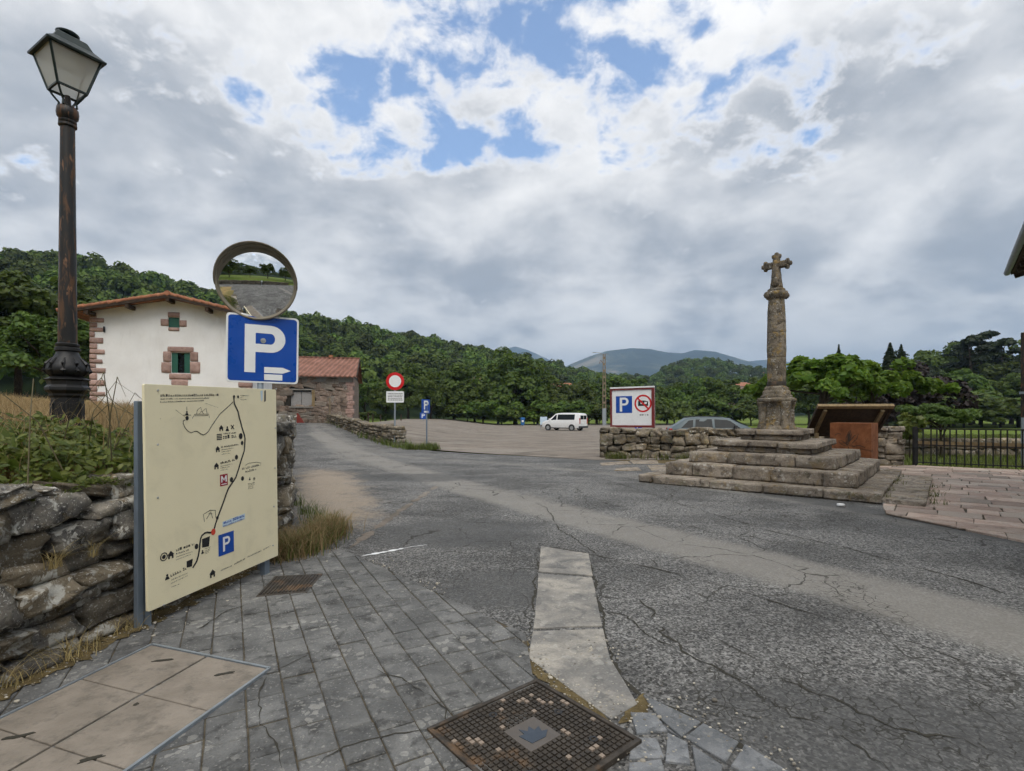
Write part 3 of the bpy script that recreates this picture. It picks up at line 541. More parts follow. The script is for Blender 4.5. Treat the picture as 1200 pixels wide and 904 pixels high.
def build_trees():
    r = random.Random(11)
    # tree line beyond the car park (x in the photograph, distance, top of the crown)
    row = [(428, 92, 447), (452, 84, 455), (478, 96, 436), (505, 90, 446), (532, 98, 432), (556, 92, 448), (584, 100, 440), (603, 93, 424), (630, 98, 441), (652, 92, 451), (676, 100, 452), (700, 108, 450), (725, 112, 446), (752, 105, 458), (782, 112, 455), (806, 106, 452), (834, 110, 447), (862, 104, 455), (892, 112, 450), (922, 108, 452), (948, 100, 448), (975, 104, 450), (1000, 96, 446)]
    lab = ['green tree rising right beside the gable of the stone barn', 'low green tree directly behind the round red-ringed sign', 'tall green tree between the red-ringed sign and the narrow parking sign', 'green tree directly behind the narrow blue parking sign', 'tall tree next to the narrow blue parking sign, farther from the barn', 'low round tree in the gap between two taller ones short of the litter bin', 'green tree next to the tallest of the row, towards the barn', 'tallest and broadest tree of the row, behind the blue litter bin', 'tree between the blue litter bin and the notice panel by the van', 'tree directly behind the front of the white van', 'tree directly behind the rear of the white van', 'tree directly behind the concrete utility pole', 'tree behind the blue square of the white parking board', 'low tree behind the red ring of the white parking board', 'tree behind the rear end of the grey estate car', 'tree behind the middle of the grey estate car', 'tree behind the windscreen of the grey estate car', 'tree between the grey estate car and the stone cross', 'tree directly behind the column of the stone cross', 'tree between the stone cross and the bright green trees', 'tree half hidden by the nearer flat-crowned bright tree', 'tree hidden behind the crowns of the two bright trees', 'last tree of the row, behind the flat-crowned tree by the lectern']
    for i, (x, d, top) in enumerate(row):
        p = at(x, 495, d); z = gz(p.x, p.y); h = (HOR - top) / F * d + CAMH - z; s = h / 9.0
        plant_tree('broadleaf_tree', lab[i], 'tree', 'trees in the row beyond the car park', ROUND[i % 4], 'leaf_tree', (p.x, p.y, z), r.uniform(0, 6), (s * r.uniform(.9, 1.15), s * r.uniform(.9, 1.15), s))
    bush = [(448, 84, 484), (520, 92, 478), (548, 90, 473), (566, 89, 469), (588, 90, 474), (606, 88, 476), (626, 90, 477), (645, 88, 473), (668, 90, 471), (690, 92, 473), (722, 95, 474), (760, 90, 470), (790, 92, 474), (815, 94, 469), (850, 96, 472), (880, 92, 473), (430, 80, 482)]
    for i, (x, d, top) in enumerate(bush):
        p = at(x, 495, d); z = gz(p.x, p.y); h = (HOR - top) / F * d + CAMH - z; s = h / 3.0
        plant_tree('hedge_bush', 'low rounded dark green bush at the far edge of the car park', 'bush', 'bushes along the far edge of the car park', BUSH[i % 3], 'leaf_tree', (p.x, p.y, z - .2), r.uniform(0, 6), (s * 1.25, s * 1.25, s))
    # trees beside the dry field, left of the white house
    near = [make_tree(60 + k, 7, 3.6, 3.2, 3.9, 60, 11000, .85, .24, .2) for k in range(2)]
    for i, (x, d, top, lab) in enumerate([(20, 33, 345, 'bushy feathery green tree behind the dry grass, farthest from the white house'), (95, 36, 352, 'bushy green tree behind the lamp post, next to the white house'), (62, 30, 382, 'low dense green tree between two taller ones behind the lamp post'), (-45, 31, 350, 'leafy green tree at the far end of the dry field')]):
        p = at(x, 480, d); z = float(field_z(p.x, p.y)); h = (HOR - top) / F * d + CAMH - z; s = h / 7.0
        plant_tree('field_tree', lab, 'tree', None, near[i % 2], 'leaf_left', (p.x, p.y, z - .2), i * 1.9, (s * 1.15, s * 1.15, s))
    # right: pollarded bright green trees behind the lectern
    br = [make_tree(70 + k, 5, 2.6, 1.35, 3.5, 70, 9000, .42, .24, .16, shell=.55, flat=.7) for k in range(2)]
    for i, (x, d, top, w, lab) in enumerate([(965, 27, 420, 1.02, 'bright yellow-green tree with a broad flat crown behind the stone cross'), (1022, 29, 428, .95, 'bright green flat-crowned tree behind the tilted wooden lectern')]):
        p = at(x, 495, d); h = (HOR - top) / F * d + CAMH; s = h / 5.0
        plant_tree('plane_tree', lab, 'tree', None, br[i], 'leaf_bright', (p.x, p.y, -.1), i * 2.2, (s * w * 1.12, s * w * 1.12, s))
    pu = make_tree(80, 4, 2.3, 1.9, 2.0, 40, 6000, .6, .22, .1, shell=.4); p = at(1070, 492, 34); plant_tree('purple_bush', 'dark purple-leaved bush between the bright trees and the wood', 'bush', None, pu, 'leaf_purple', (p.x, p.y, -.1), 0, (1.1, 1.1, 1.15))
    p = at(1040, 492, 33); plant_tree('purple_bush', 'dark purple bush behind the end of the wooden lectern', 'bush', None, pu, 'leaf_purple', (p.x, p.y, -.1), 2, .95)
    # wood at the edge of the meadow
    rt = [(1075, 62, 424), (1100, 72, 412), (1118, 60, 428), (1140, 74, 408), (1165, 64, 420), (1185, 70, 410), (1210, 60, 418), (1092, 80, 418), (1240, 66, 405), (1062, 78, 420), (1150, 58, 440), (1195, 56, 438)]
    big = [make_tree(90 + k, 9, 4.8, 4.5, 4.2, 74, 11000, 1.0, .32, .25) for k in range(2)]
    for i, (x, d, top) in enumerate(rt):
        d *= 1.5; p = at(x, 492, d); z = gz(p.x, p.y); h = (HOR - top) / F * d + CAMH - z; s = h / 9.8
        plant_tree('meadow_tree', 'dark green full-crowned tree standing along the edge of the meadow', 'tree', 'trees along the edge of the meadow', big[i % 2], 'leaf_tree' if i % 3 else 'leaf_dark', (p.x, p.y, z - .1), i * 1.3, (s * 1.0, s * 1.0, s))
    for i, (x, d, top) in enumerate([(1090, 53, 466), (1112, 55, 462), (1130, 52, 468), (1150, 54, 464), (1172, 52, 466), (1192, 54, 462), (1215, 52, 466)]):
        d *= 1.5; p = at(x, 492, d); z = gz(p.x, p.y); s = ((HOR - top) / F * d + CAMH - z) / 3.0; plant_tree('undergrowth_bush', 'low dark bush at the foot of the meadow trees', 'bush', 'bushes at the foot of the meadow trees', BUSH[i % 3], 'leaf_tree', (p.x, p.y, z - .25), i * 1.1, (s * 1.5, s * 1.5, s))
    # conifers: spires and open pines
    def conifer(seed, h, r0, n):
        q = np.random.default_rng(seed); t = q.random(n) ** 1.5; a = q.uniform(0, 6.28, n); rad = r0 * (1 - t) ** 1.0 * (.3 + .7 * q.random(n)); P = np.stack([rad * np.cos(a), rad * np.sin(a), .12 * h + t * h * .88 - rad * .25], 1); N = np.stack([np.cos(a), np.sin(a), .5 + 0 * a], 1)
        mb = MB().tube([(0, 0, -.2), (0, 0, h * .95)], [.16, .03], 7); tr = mesh_from('trunk', mb.v, mb.f, True); tr.materials.append(MAT['bark']); return quads_mesh('crown', leaf_quads(P, N, .10 + .30 * (1 - t) ** .7, q, 1.7, .5)), tr
    cf = conifer(5, 10, 2.0, 5000)
    for x, d, top, w, lab in [(983, 62, 404, .9, 'slim dark conifer spire rising behind the bright green trees'), (1043, 58, 402, 1.5, 'dark pointed conifer, the broader of two side by side'), (1056, 59, 404, 1.2, 'dark pointed conifer, the slimmer of two side by side')]:
        p = at(x, 492, d); z = gz(p.x, p.y); s = ((HOR - top) / F * d + CAMH - z) / 10; plant_tree('conifer_tree', lab, 'tree', None, cf, 'leaf_dark', (p.x, p.y, z), x, (s * w, s * w, s))
    def pine(seed):
        q = np.random.default_rng(seed); mb = MB().tube([(0, 0, -.2), (.2, 0, 5), (-.1, .1, 9.6)], [.22, .16, .06], 7); cl = []
        for k in range(9):
            z = 6.2 + .45 * k; a = k * 2.4; L = 2.1 - .17 * k; e = Vector((math.cos(a) * L, math.sin(a) * L, z + .5)); mb.tube([(0, 0, z), e], [.06, .03], 5); cl.append(e)
        cl = np.array([tuple(c) for c in cl] + [(0, 0, 10)]); n = 2600; k = q.integers(0, len(cl), n); u = unit(n, q); u[:, 2] = np.abs(u[:, 2]); P = cl[k] + u * np.array([.85, .85, .45]) * (.5 + .6 * q.random(n))[:, None]
        tr = mesh_from('trunk', mb.v, mb.f, True); tr.materials.append(MAT['bark']); return quads_mesh('crown', leaf_quads(P, u, .26, q, 1.8)), tr
    pn = pine(2)
    for x, d, top, lab in [(1137, 98, 397, 'open-crowned pine with bare upper branches above the wood, the shorter'), (1149, 100, 393, 'open-crowned pine standing tallest above the meadow wood'), (1175, 98, 400, 'ragged pine top at the end of the meadow wood')]:
        p = at(x, 492, d); z = gz(p.x, p.y); s = ((HOR - top) / F * d + CAMH - z) / 10.4; plant_tree('pine_tree', lab, 'tree', None, pn, 'leaf_dark', (p.x, p.y, z), x, s)
    fe = make_tree(84, 2.2, 1.15, .6, 1.45, 34, 8000, .26, .09, .05, shell=.4, flat=.5); p = at(1103, 505, 20.5); plant_tree('garden_shrub', 'bright feathery green shrub standing behind the iron fence', 'shrub', None, fe, 'leaf_fern', (p.x, p.y, -.1), 1, (1.05, 1.05, 1.02))
    p = at(1085, 508, 19.2); fe2 = make_tree(85, 1.2, .5, .5, .9, 14, 700, .2, .14, .03); plant_tree('garden_shrub', 'small leafy shrub rising over the stone pillar beside the fence', 'shrub', None, fe2, 'leaf_bramble', (p.x - .6, p.y, -.1), 1, (1, 1, 1.15))
    # trees behind the camera, seen only in the traffic mirror
    for i, (x, y, s) in enumerate([(-9, -26, 1.0), (3, -30, .8), (14, -28, 1.1), (24, -22, 1.0), (-18, -20, .9)]):
        plant_tree('roadside_tree', 'round green tree above the wall reflected in the traffic mirror', 'tree', 'trees reflected in the traffic mirror', ROUND[i % 4], 'leaf_tree', (x, y, gz(x, y)), i, s)
build_trees()

# ------------------------------------------------------------------ stones and walls
def rock_mesh(seed, cuts=3, rnd=.5, amp=.10, name='stone'):
    bm = bmesh.new(); bmesh.ops.create_cube(bm, size=1.0); bmesh.ops.subdivide_edges(bm, edges=bm.edges[:], cuts=cuts, use_grid_fill=True); s = Vector((seed * 7.3, seed * 1.9, seed * 3.7))
    for v in bm.verts:
        p = v.co * 2; L = (abs(p.x) ** 5 + abs(p.y) ** 5 + abs(p.z) ** 5) ** .2; q = p / max(L, 1e-6) * max(abs(p.x), abs(p.y), abs(p.z)); p = p.lerp(q, rnd)
        p += mnoise.noise_vector(p * .9 + s) * amp * 2 + mnoise.noise_vector(p * 2.6 + s) * amp * .7; v.co = p / 2
    me = bpy.data.meshes.new(name); bm.to_mesh(me); bm.free(); me.polygons.foreach_set('use_smooth', [True] * len(me.polygons)); return me
ROCKS = [rock_mesh(k, 5, .50, .17) for k in range(16)]
BLOCKS = [rock_mesh(50 + k, 5, .30, .050, 'block') for k in range(10)]
SLABS = [rock_mesh(60 + k, 4, .14, .022, 'slab') for k in range(6)]
SMALL = [rock_mesh(80 + k, 2, .7, .12) for k in range(8)]
def with_mat(meshes, mat):
    out = []
    for m in meshes: c = m.copy(); c.materials.clear(); c.materials.append(MAT[mat]); out.append(c)
    return out
def stone_wall(name, label, path, hf, zf, depth, rows, lens, meshes, mat, seed, core=True, jut=.05, smax=None, side=1, minor=.0):
    """coursed rubble: every stone its own object, leaning courses of uneven height"""
    r = random.Random(seed); P = polyline(path, .05); seg = np.concatenate([[0], np.cumsum(np.linalg.norm(np.diff(P, axis=0), axis=1))]); L = seg[-1]
    def pos(s): return np.array([np.interp(s, seg, P[:, 0]), np.interp(s, seg, P[:, 1])])
    def tan(s): t = pos(min(L, s + .15)) - pos(max(0, s - .15)); return t / np.linalg.norm(t)
    t = thing(name, label, 'wall', (*pos(0), float(zf(*pos(0))))); o0 = t.location; ms = with_mat(meshes, mat); wav = [r.uniform(0, 6) for _ in range(rows + 1)]
    fr = [0] + sorted([(k + r.uniform(-.22, .22)) / rows for k in range(1, rows)]) + [1]
    def lev(k, s): return (fr[k] + (.045 * math.sin(s * 2.1 + wav[k]) + .024 * math.sin(s * 5.3 + wav[k] * 2) if 0 < k < rows else (.03 * math.sin(s * 4 + wav[k]) if k == rows else -.06))) * hf(s)
    for k in range(rows):
        s = -r.uniform(0, .3)
        while s < (smax or L):
            w = r.uniform(*lens) * (1.25 if r.random() < .18 else 1); m = min(max(s + w / 2, 0.02), L - .02); z0, z1 = lev(k, m), lev(k + 1, m); h = z1 - z0
            a, b = max(s, 0), min(s + w, L); ww = b - a
            if ww > .08 and h > .03:
                c = pos((a + b) / 2); tg = tan((a + b) / 2); nrm = np.array([tg[1], -tg[0]]) * side; d = depth * r.uniform(.85, 1.05); j = r.uniform(-jut, jut)
                ctr = c - nrm * (depth / 2 - j); zb = float(zf(*c)); sl = math.atan2(lev(k, b) - lev(k, a), max(ww, .1)) * .7
                tz = math.atan2(tg[1], tg[0]); M = Matrix.Rotation(tz + r.uniform(-.05, .05), 4, 'Z') @ Matrix.Rotation(-sl + r.uniform(-.03, .03), 4, 'Y') @ Matrix.Rotation(r.uniform(-.06, .06), 4, 'X')
                o = link('stone', ms[r.randrange(len(ms))], None, t); o.location = Vector((ctr[0], ctr[1], zb + (z0 + z1) / 2)) - o0; e = M.to_euler(); o.rotation_euler = e; fl = r.choice((1, -1))
                o.scale = (ww * 1.02 * fl, d * r.choice((1, -1)), h * r.uniform(.96, 1.06) * r.choice((1, -1)))
            s += w
    if core:
        mb = MB(); ss_ = np.linspace(0.05, L - .05, max(3, int(L / .35)))
        for a, b in zip(ss_[:-1], ss_[1:]):
            pa, pb = pos(a), pos(b); na = np.array([tan(a)[1], -tan(a)[0]]) * side; nb = np.array([tan(b)[1], -tan(b)[0]]) * side; i0, i1 = depth * .36, depth * .70
            q = [pa - na * i0, pb - nb * i0, pb - nb * i1, pa - na * i1]; za, zb_ = float(zf(*pa)), float(zf(*pb)); ha, hb = hf(a) - .07, hf(b) - .07
            V = [(*q[0], za - .1), (*q[1], zb_ - .1), (*q[2], zb_ - .1), (*q[3], za - .1), (*q[0], za + ha), (*q[1], zb_ + hb), (*q[2], zb_ + hb), (*q[3], za + ha)]
            mb.add(V, [(4, 5, 6, 7), (0, 1, 5, 4), (2, 3, 7, 6)] + ([(1, 2, 6, 5)] if b == ss_[-1] else []) + ([(3, 0, 4, 7)] if a == ss_[0] else []))
        mb.build('core', 'wall_core', t, world=True)
    return t, pos, tan, L
def hl(s):  # the roadside wall rises towards its end
    return 1.14 + .40 * float(sst((s - 3.9) / 2.0)) - .25 * float(sst((s - 6.6) / 2.5)) + .02 * math.sin(s * 3)
stone_wall('field_wall', 'lichen-covered dry stone retaining wall behind the map board', WALL_PATH[:10], hl, lambda x, y: float(rise(x, y)), .42, 8, (.16, .52), ROCKS, 'wall_stone', 5, smax=13, jut=.06)
stone_wall('lane_wall', 'low dry stone wall between the lane and the car park', [(-4.85, 23.6), (-6.6, 26.4), (-9.6, 31.2), (-12.9, 37.0)], lambda s: .95 + .04 * math.sin(s) - .022 * s, lambda x, y: float(rise(x, y)), .5, 5, (.3, .62), SMALL, 'rubble_stone', 8, side=1, jut=.04)
stone_wall('cross_wall', 'low mossy rubble stone wall behind the stone cross', [(3.25, 18.9), (5.0, 18.6), (8.5, 17.95), (11.55, 17.3)], lambda s: 1.08 + .03 * math.sin(s * 2), lambda x, y: 0.0, .55, 4, (.26, .55), ROCKS, 'rubble_stone', 12, side=1, jut=.05)
stone_wall('gate_pillar', 'short square stone pillar at the end of the iron fence', [(11.75, 16.45), (12.45, 16.2)], lambda s: 1.2, lambda x, y: 0.0, .6, 6, (.33, .62), BLOCKS, 'cross_stone', 14, side=1, jut=.03)
stone_wall('garden_wall', 'low grey stone wall running across the meadow behind the fence', [(13.2, 21.5), (22, 20.4)], lambda s: .72, lambda x, y: -.1, .45, 3, (.3, .6), SMALL, 'rubble_stone', 15, side=1)
stone_wall('bank_wall', 'long low stone wall below a grassy bank, reflected in the traffic mirror', [(-16, -11.2), (16, -11.6)], lambda s: 1.2, lambda x, y: 0.0, .5, 3, (.8, 1.6), SMALL, 'rubble_stone', 16, side=-1)
# ------------------------------------------------------------------ paving
def slab(poly, z0, z1, bev=.005):
    """a stone slab with a worn upper edge, around its own centre"""
    cx = sum(p[0] for p in poly) / len(poly); cy = sum(p[1] for p in poly) / len(poly); n = len(poly); V = []
    for z, k in ((z0, 0), (z1 - bev, 0), (z1, 1)):
        for x, y in poly:
            dx, dy = x - cx, y - cy; L = math.hypot(dx, dy); f = 1 - k * min(.4, bev * 1.6 / max(L, .01)); V.append((dx * f, dy * f, z))
    Fc = [tuple(range(2 * n, 3 * n))] + [(i * n + j, i * n + (j + 1) % n, (i + 1) * n + (j + 1) % n, (i + 1) * n + j) for i in (0, 1) for j in range(n)]
    return mesh_from('slab', V, Fc), (cx, cy, 0)
def build_pavement():
    r = random.Random(4)
    poly = [(-2.76, 5.75), (-2.86, 4.2), (-3.25, 1.2), (-.15, 1.2), (.13, 3.0), (.10, 3.70), (-2.02, 6.04)]
    pv = tag(link('pavement', mesh_from('pavement', [(x, y, .0105) for x, y in poly], [tuple(range(len(poly)))]), 'joint_sand'), kind='structure')
    a = Vector((.48, -.877)); b = Vector((.877, .48)); w, l = .19, .275; o = Vector((-2.0, 3.8)); n = 0; share = {}
    for i in range(-15, 20):
        sh = r.uniform(-.03, .03) + (i % 2) * .10
        for j in range(-12, 13):
            u0 = i * w; v0 = j * l + sh; g = .0035
            h = .006; q = [o + b * (u0 + g) + a * (v0 + h), o + b * (u0 + g) + a * (v0 + l - h), o + b * (u0 + w - g) + a * (v0 + l - h), o + b * (u0 + w - g) + a * (v0 + h)]
            q = [(p.x + r.uniform(-.003, .003), p.y + r.uniform(-.003, .003)) for p in q]
            if sum(q[k][0] * q[(k + 1) % 4][1] - q[(k + 1) % 4][0] * q[k][1] for k in range(4)) < 0: q.reverse()
            c = clip_poly(q, poly)
            if len(c) < 3 or area(c) < .006: continue
            me, loc = slab(c, .0, .020 + r.uniform(-.003, .003)); me.name = 'paver'; me.materials.append(MAT['paver_stone'])
            x = link('paver', me, None, pv, loc); x.rotation_euler = (r.uniform(-.010, .010), r.uniform(-.010, .010), 0); n += 1
    print('pavers', n)
    # big chamber with two long beige lids
    A, B = Vector((-2.46, 3.50)), Vector((-1.50, 3.17)); d = Vector((-.19, -.86)).normalized(); L = 2.3; t = thing('chamber_cover', 'beige double chamber cover set in the paving below the stone wall', 'manhole cover', (-2.2, 2.4, 0))
    fr = MB(); e = (B - A).normalized(); W = (B - A).length
    for p0, p1 in ((A, B), (B, B + d * L), (A, A + d * L)): fr.bar((p0.x, p0.y, .0175), (p1.x, p1.y, .0175), .016, .035)
    fr.build('frame', 'galvanised', t, world=True)
    for k in range(2):
        for jn in range(5):
            q = [A + e * (W * (k + u) / 2) + d * (L * (jn + v) / 5 + .012) for u, v in ((.02, .004), (.02, .985), (.98, .985), (.98, .004))]; q = [(p.x, p.y) for p in q]; me, loc = slab(q, 0, .031, .003); me.materials.append(MAT['beige_lid']); me.name = 'lid_panel'; link('lid_panel', me, None, t, Vector(loc) - t.location)
    def blotch(c, sx, sy, an, seed):
        rr = random.Random(seed); pts = []
        for i in range(11):
            th = 2 * math.pi * i / 11; k = .6 + .7 * rr.random(); x, y = sx * k * math.cos(th), sy * k * math.sin(th); pts.append((c.x + x * math.cos(an) - y * math.sin(an), c.y + x * math.sin(an) + y * math.cos(an)))
        me, loc = slab(pts, .0, .0345, .001); me.name = 'lifting_hole'; me.materials.append(MAT['crack_dirt']); link('lifting_hole', me, None, t, Vector(loc) - t.location)
    for i, (x, y) in enumerate(((190, 780), (263, 796), (20, 871), (105, 898), (160, 832))): p = gp(x, y); blotch(p, .055 if i < 4 else .014, .016, .25 + i * .1, i)
    # cast iron cover with square studs
    cc = Vector((.10, 2.52)); an = R(40); hs = .375; t = thing('manhole_cover', 'square studded cast iron manhole cover with a blue leaf emblem', 'manhole cover', (cc.x, cc.y, 0), an)
    fr = MB()
    for s in (-1, 1): fr.box((0, s * (hs - .012), .0155), (2 * hs, .024, .031)); fr.box((s * (hs - .012), 0, .0150), (.024, 2 * hs - .05, .031))
    fr.build('frame', 'cast_iron', t, bevel=.003); MB().box((0, 0, .011), (2 * hs - .06, 2 * hs - .06, .022)).build('lid', 'cast_iron', t)
    dk, bg = MB(), MB(); k = 22; st = (2 * hs - .07) / k; rr = random.Random(2)
    for i in range(k):
        for j in range(k):
            x, y = -hs + .035 + (i + .5) * st, -hs + .035 + (j + .5) * st
            if abs(x) < .105 and abs(y) < .105: continue
            c = math.sin(i * .9 + 1) * math.cos(j * .8 + .4) + rr.uniform(-.15, .15); ed = min(i, j, k - 1 - i, k - 1 - j); beige = (c > .92) or (ed < 4 and (i + j) % 17 < 2 and rr.random() < .45)
            (bg if beige else dk).box((x, y, .0255), (st * .70, st * .70, .009))
    dk.build('studs', 'cast_iron', t)['kind'] = 'stuff'; bg.build('worn_studs', 'stud_beige', t)['kind'] = 'stuff'
    pl = MB().box((0, 0, .0265), (.20, .20, .013)).build('emblem_plate', 'iron_plate', t, bevel=.003); leaf = [(-.055, -.06), (.03, -.065), (.075, -.03), (.045, -.02), (.06, .02), (.022, .008), (.02, .05), (-.01, .022), (-.035, .06), (-.04, .015), (-.07, .02)]
    MB().prism(leaf, .0331, .0355).build('emblem', 'emblem_blue', pl)
    for x, y in ((.23, .05), (-.05, .25), (-.2, -.2), (.2, -.22)): MB().lathe([(.022, .02), (.022, .0305), (.013, .0305), (.013, .021)], 12, (x, y, 0)).build('lifting_hole', 'black_iron', t)
    # drain grate
    q = [gp(*p) for p in ((299, 703), (360, 697), (379, 675), (322, 678))]; c = sum(q, Vector()) / 4; t = thing('drain_grate', 'small rusty slotted drain grate beside the map board', 'drain', (c.x, c.y, 0)); me, loc = slab([(p.x, p.y) for p in q], 0, .024, .003); me.materials.append(MAT['cast_iron']); me.name = 'plate'; link('plate', me, None, t, Vector(loc) - t.location)
    for k in range(13):
        f = (k + .8) / 14; p0 = q[0].lerp(q[1], f).lerp(q[3].lerp(q[2], f), .08); p1 = q[0].lerp(q[1], f).lerp(q[3].lerp(q[2], f), .92); MB().bar((p0.x, p0.y, .027), (p1.x, p1.y, .027), .013, .010).build('bar', 'cast_iron', t, world=True)
build_pavement()
def jag(pts, step, amp, seed):
    P = polyline([(p[0], p[1]) for p in pts], step); o = []
    for i, p in enumerate(P): n = mnoise.noise_vector(Vector((i * .83, seed * 3.1, 0))); m = mnoise.noise_vector(Vector((i * .09, seed * 5.7, 2))); o.append((p[0] + n.x * amp + m.x * amp * 2, p[1] + n.y * amp + m.y * amp * 2))
    return o
ROAD = bpy.data.objects['road']
def ribbon(name, pts, w0, w1, z, mat, seed, parent, amp=.026, step=.04):
    P = jag(pts, step, amp, seed); r = random.Random(seed); V = []; n = len(P)
    for i, p in enumerate(P):
        q0, q1 = P[max(0, i - 1)], P[min(n - 1, i + 1)]; d = Vector((q1[0] - q0[0], q1[1] - q0[1])).normalized(); nn = Vector((-d.y, d.x)); w = r.uniform(w0, w1) * .5 * min(1, (i + .3) / 4, (n - i - .7) / 4) * (1 if mat == 'soil' else min(1, max(.02, 2.2 * (mnoise.noise(Vector((i * .11, seed * 1.7, 8))) + .34)))); zz = z + float(rise(p[0], p[1]))
        V += [(p[0] + nn.x * w, p[1] + nn.y * w, zz), (p[0] - nn.x * w * r.uniform(.6, 1.3), p[1] - nn.y * w, zz)]
    return link(name, mesh_from(name, V, [(2 * i, 2 * i + 1, 2 * i + 3, 2 * i + 2) for i in range(n - 1)]), mat, parent)
def build_road_details():
    # crack_* are dirt-filled joints in the asphalt
    for k, (p, w0, w1) in enumerate([
        (((690, 557), (745, 573), (800, 592), (900, 622), (1000, 645), (1100, 672), (1200, 702)), .006, .035), (((640, 641), (700, 652), (760, 665), (860, 690), (960, 722), (1080, 757), (1200, 800)), .004, .030),
        (((690, 650), (700, 700), (708, 742), (718, 776), (737, 803), (753, 817), (810, 842), (860, 868), (925, 910)), .012, .045), (((632, 642), (627, 690), (620, 742)), .008, .03), (((395, 645), (450, 668), (520, 700), (570, 724), (614, 744), (611, 774)), .012, .05),
        (((740, 700), (770, 735), (800, 765), (870, 800), (960, 852), (1040, 910)), .005, .03), (((850, 770), (930, 800), (1050, 850), (1190, 895)), .004, .025), (((560, 573), (600, 578), (640, 595), (655, 618), (700, 652)), .006, .02), (((700, 715), (730, 722), (755, 742), (800, 765)), .004, .02), (((700, 556), (760, 566), (790, 575), (780, 590)), .01, .03)]):
        ribbon('crack', [gp(*q)[:2] for q in p], w0, w1, .0045, 'crack_dirt', k + 1, ROAD, .05 if k in (5, 6, 9) else .026)
    ribbon('patched_trench', [gp(*q)[:2] for q in ((512, 570), (470, 598), (430, 628), (405, 645))],   .10, .17, .0055, 'lot_gravel', 31, ROAD, .012)
    ribbon('worn_paint', [gp(*q)[:2] for q in ((422, 653), (450, 648), (480, 642), (500, 639))], .02, .085, .0085, 'sign_white', 32, ROAD, .006)
    ribbon('worn_paint', [gp(*q)[:2] for q in ((590, 605), (604, 603), (612, 603))], .03, .10, .0065, 'sign_white', 33, ROAD, .006)
    ribbon('dirt_joint', [gp(*q)[:2] for q in ((613, 748), (612, 775), (632, 792), (665, 812), (700, 838), (728, 862), (745, 885))], .05, .12, .0075, 'soil', 34, ROAD, .012)
    ribbon('dirt_joint', [gp(*q)[:2] for q in ((722, 850), (748, 832), (756, 815))], .07, .14, .0070, 'soil', 35, ROAD, .012)
    ribbon('dirt_joint', [(-3.0, 1.5), (-2.88, 2.9), (-2.78, 4.1), (-2.68, 5.3), (-2.62, 6.2)], .10, .26, .026, 'soil', 36, ROAD, .02)
    # concrete strip crossing the asphalt
    st = thing('concrete_strip', 'pale worn concrete strip crossing the asphalt beside the manhole cover', 'concrete strip', (.4, 4, 0))
    def pc(*pts):
        q = [gp(*p) for p in pts]; q = jag([(p.x, p.y) for p in q] + [(q[0].x, q[0].y)], .12, .008, len(pts) + pts[0][1])[:-1]
        if sum(q[k][0] * q[(k + 1) % len(q)][1] - q[(k + 1) % len(q)][0] * q[k][1] for k in range(len(q))) < 0: q.reverse()
        return q
    for pts in (((634, 641), (689, 650), (694, 676), (631, 671)), ((631, 673), (694, 678), (706, 735), (625, 738)), ((625, 741), (706, 738), (714, 772), (733, 803), (747, 826), (716, 844), (668, 808), (620, 772))):
        me, loc = slab(pc(*pts), 0, .012, .003); me.name = 'concrete_slab'; me.materials.append(MAT['concrete']); link('concrete_slab', me, None, st, Vector(loc) - st.location)
    # broken slate pieces beside the manhole cover
    sp = thing('slate_paving', 'broken dark slate paving pieces beside the manhole cover', 'paving', (.7, 2.5, 0))
    for pts in (((755, 817), (800, 838), (822, 849), (800, 866), (772, 842)), ((825, 851), (868, 873), (852, 898), (803, 868)), ((871, 875), (925, 908), (900, 925), (856, 900)), ((737, 838), (765, 838), (782, 858), (745, 862)), ((741, 866), (770, 868), (778, 890), (738, 892)), ((783, 862), (806, 874), (812, 900), (782, 896)), ((811, 876), (848, 900), (840, 930), (816, 905)), ((736, 897), (776, 893), (784, 925), (735, 930)), ((770, 846), (800, 868), (786, 860))):
        me, loc = slab(pc(*pts), 0, .014, .004); me.name = 'slate_piece'; me.materials.append(MAT['slate']); link('slate_piece', me, None, sp, Vector(loc) - sp.location)
    pv = bpy.data.objects['pavement']
    for k, p in enumerate((((317, 793), (306, 815), (303, 850), (260, 862)), ((303, 850), (318, 875), (335, 910)), ((318, 793), (345, 780), (370, 770)), ((175, 760), (220, 745), (262, 722), (300, 708)), ((300, 700), (330, 690), (372, 668)), ((440, 790), (470, 800), (520, 835), (515, 858)), ((360, 905), (400, 880), (450, 868), (510, 860)))): ribbon('crack', [gp(*q)[:2] for q in p], .003, .013, .0245, 'crack_dirt', 60 + k, pv, .02)
    # kerb stones at the mouth of the car park and beside the slab
    for k, pts in enumerate((((703, 543), (735, 541), (740, 544), (705, 546)), ((738, 540), (770, 540), (772, 544), (742, 544)), ((758, 546), (782, 545), (790, 551), (764, 552)), ((722, 549), (748, 548), (752, 552), (720, 552)))):
        me, loc = slab(pc(*pts), 0, .012, .004); me.name = 'paving_stone'; me.materials.append(MAT['cross_stone']); link('paving_stone', me, None, ROAD, loc)
build_road_details()
UX = Vector((math.cos(.866), math.sin(.866))); VX = Vector((-UX.y, UX.x)); MC = Vector((6.55, 12.68))
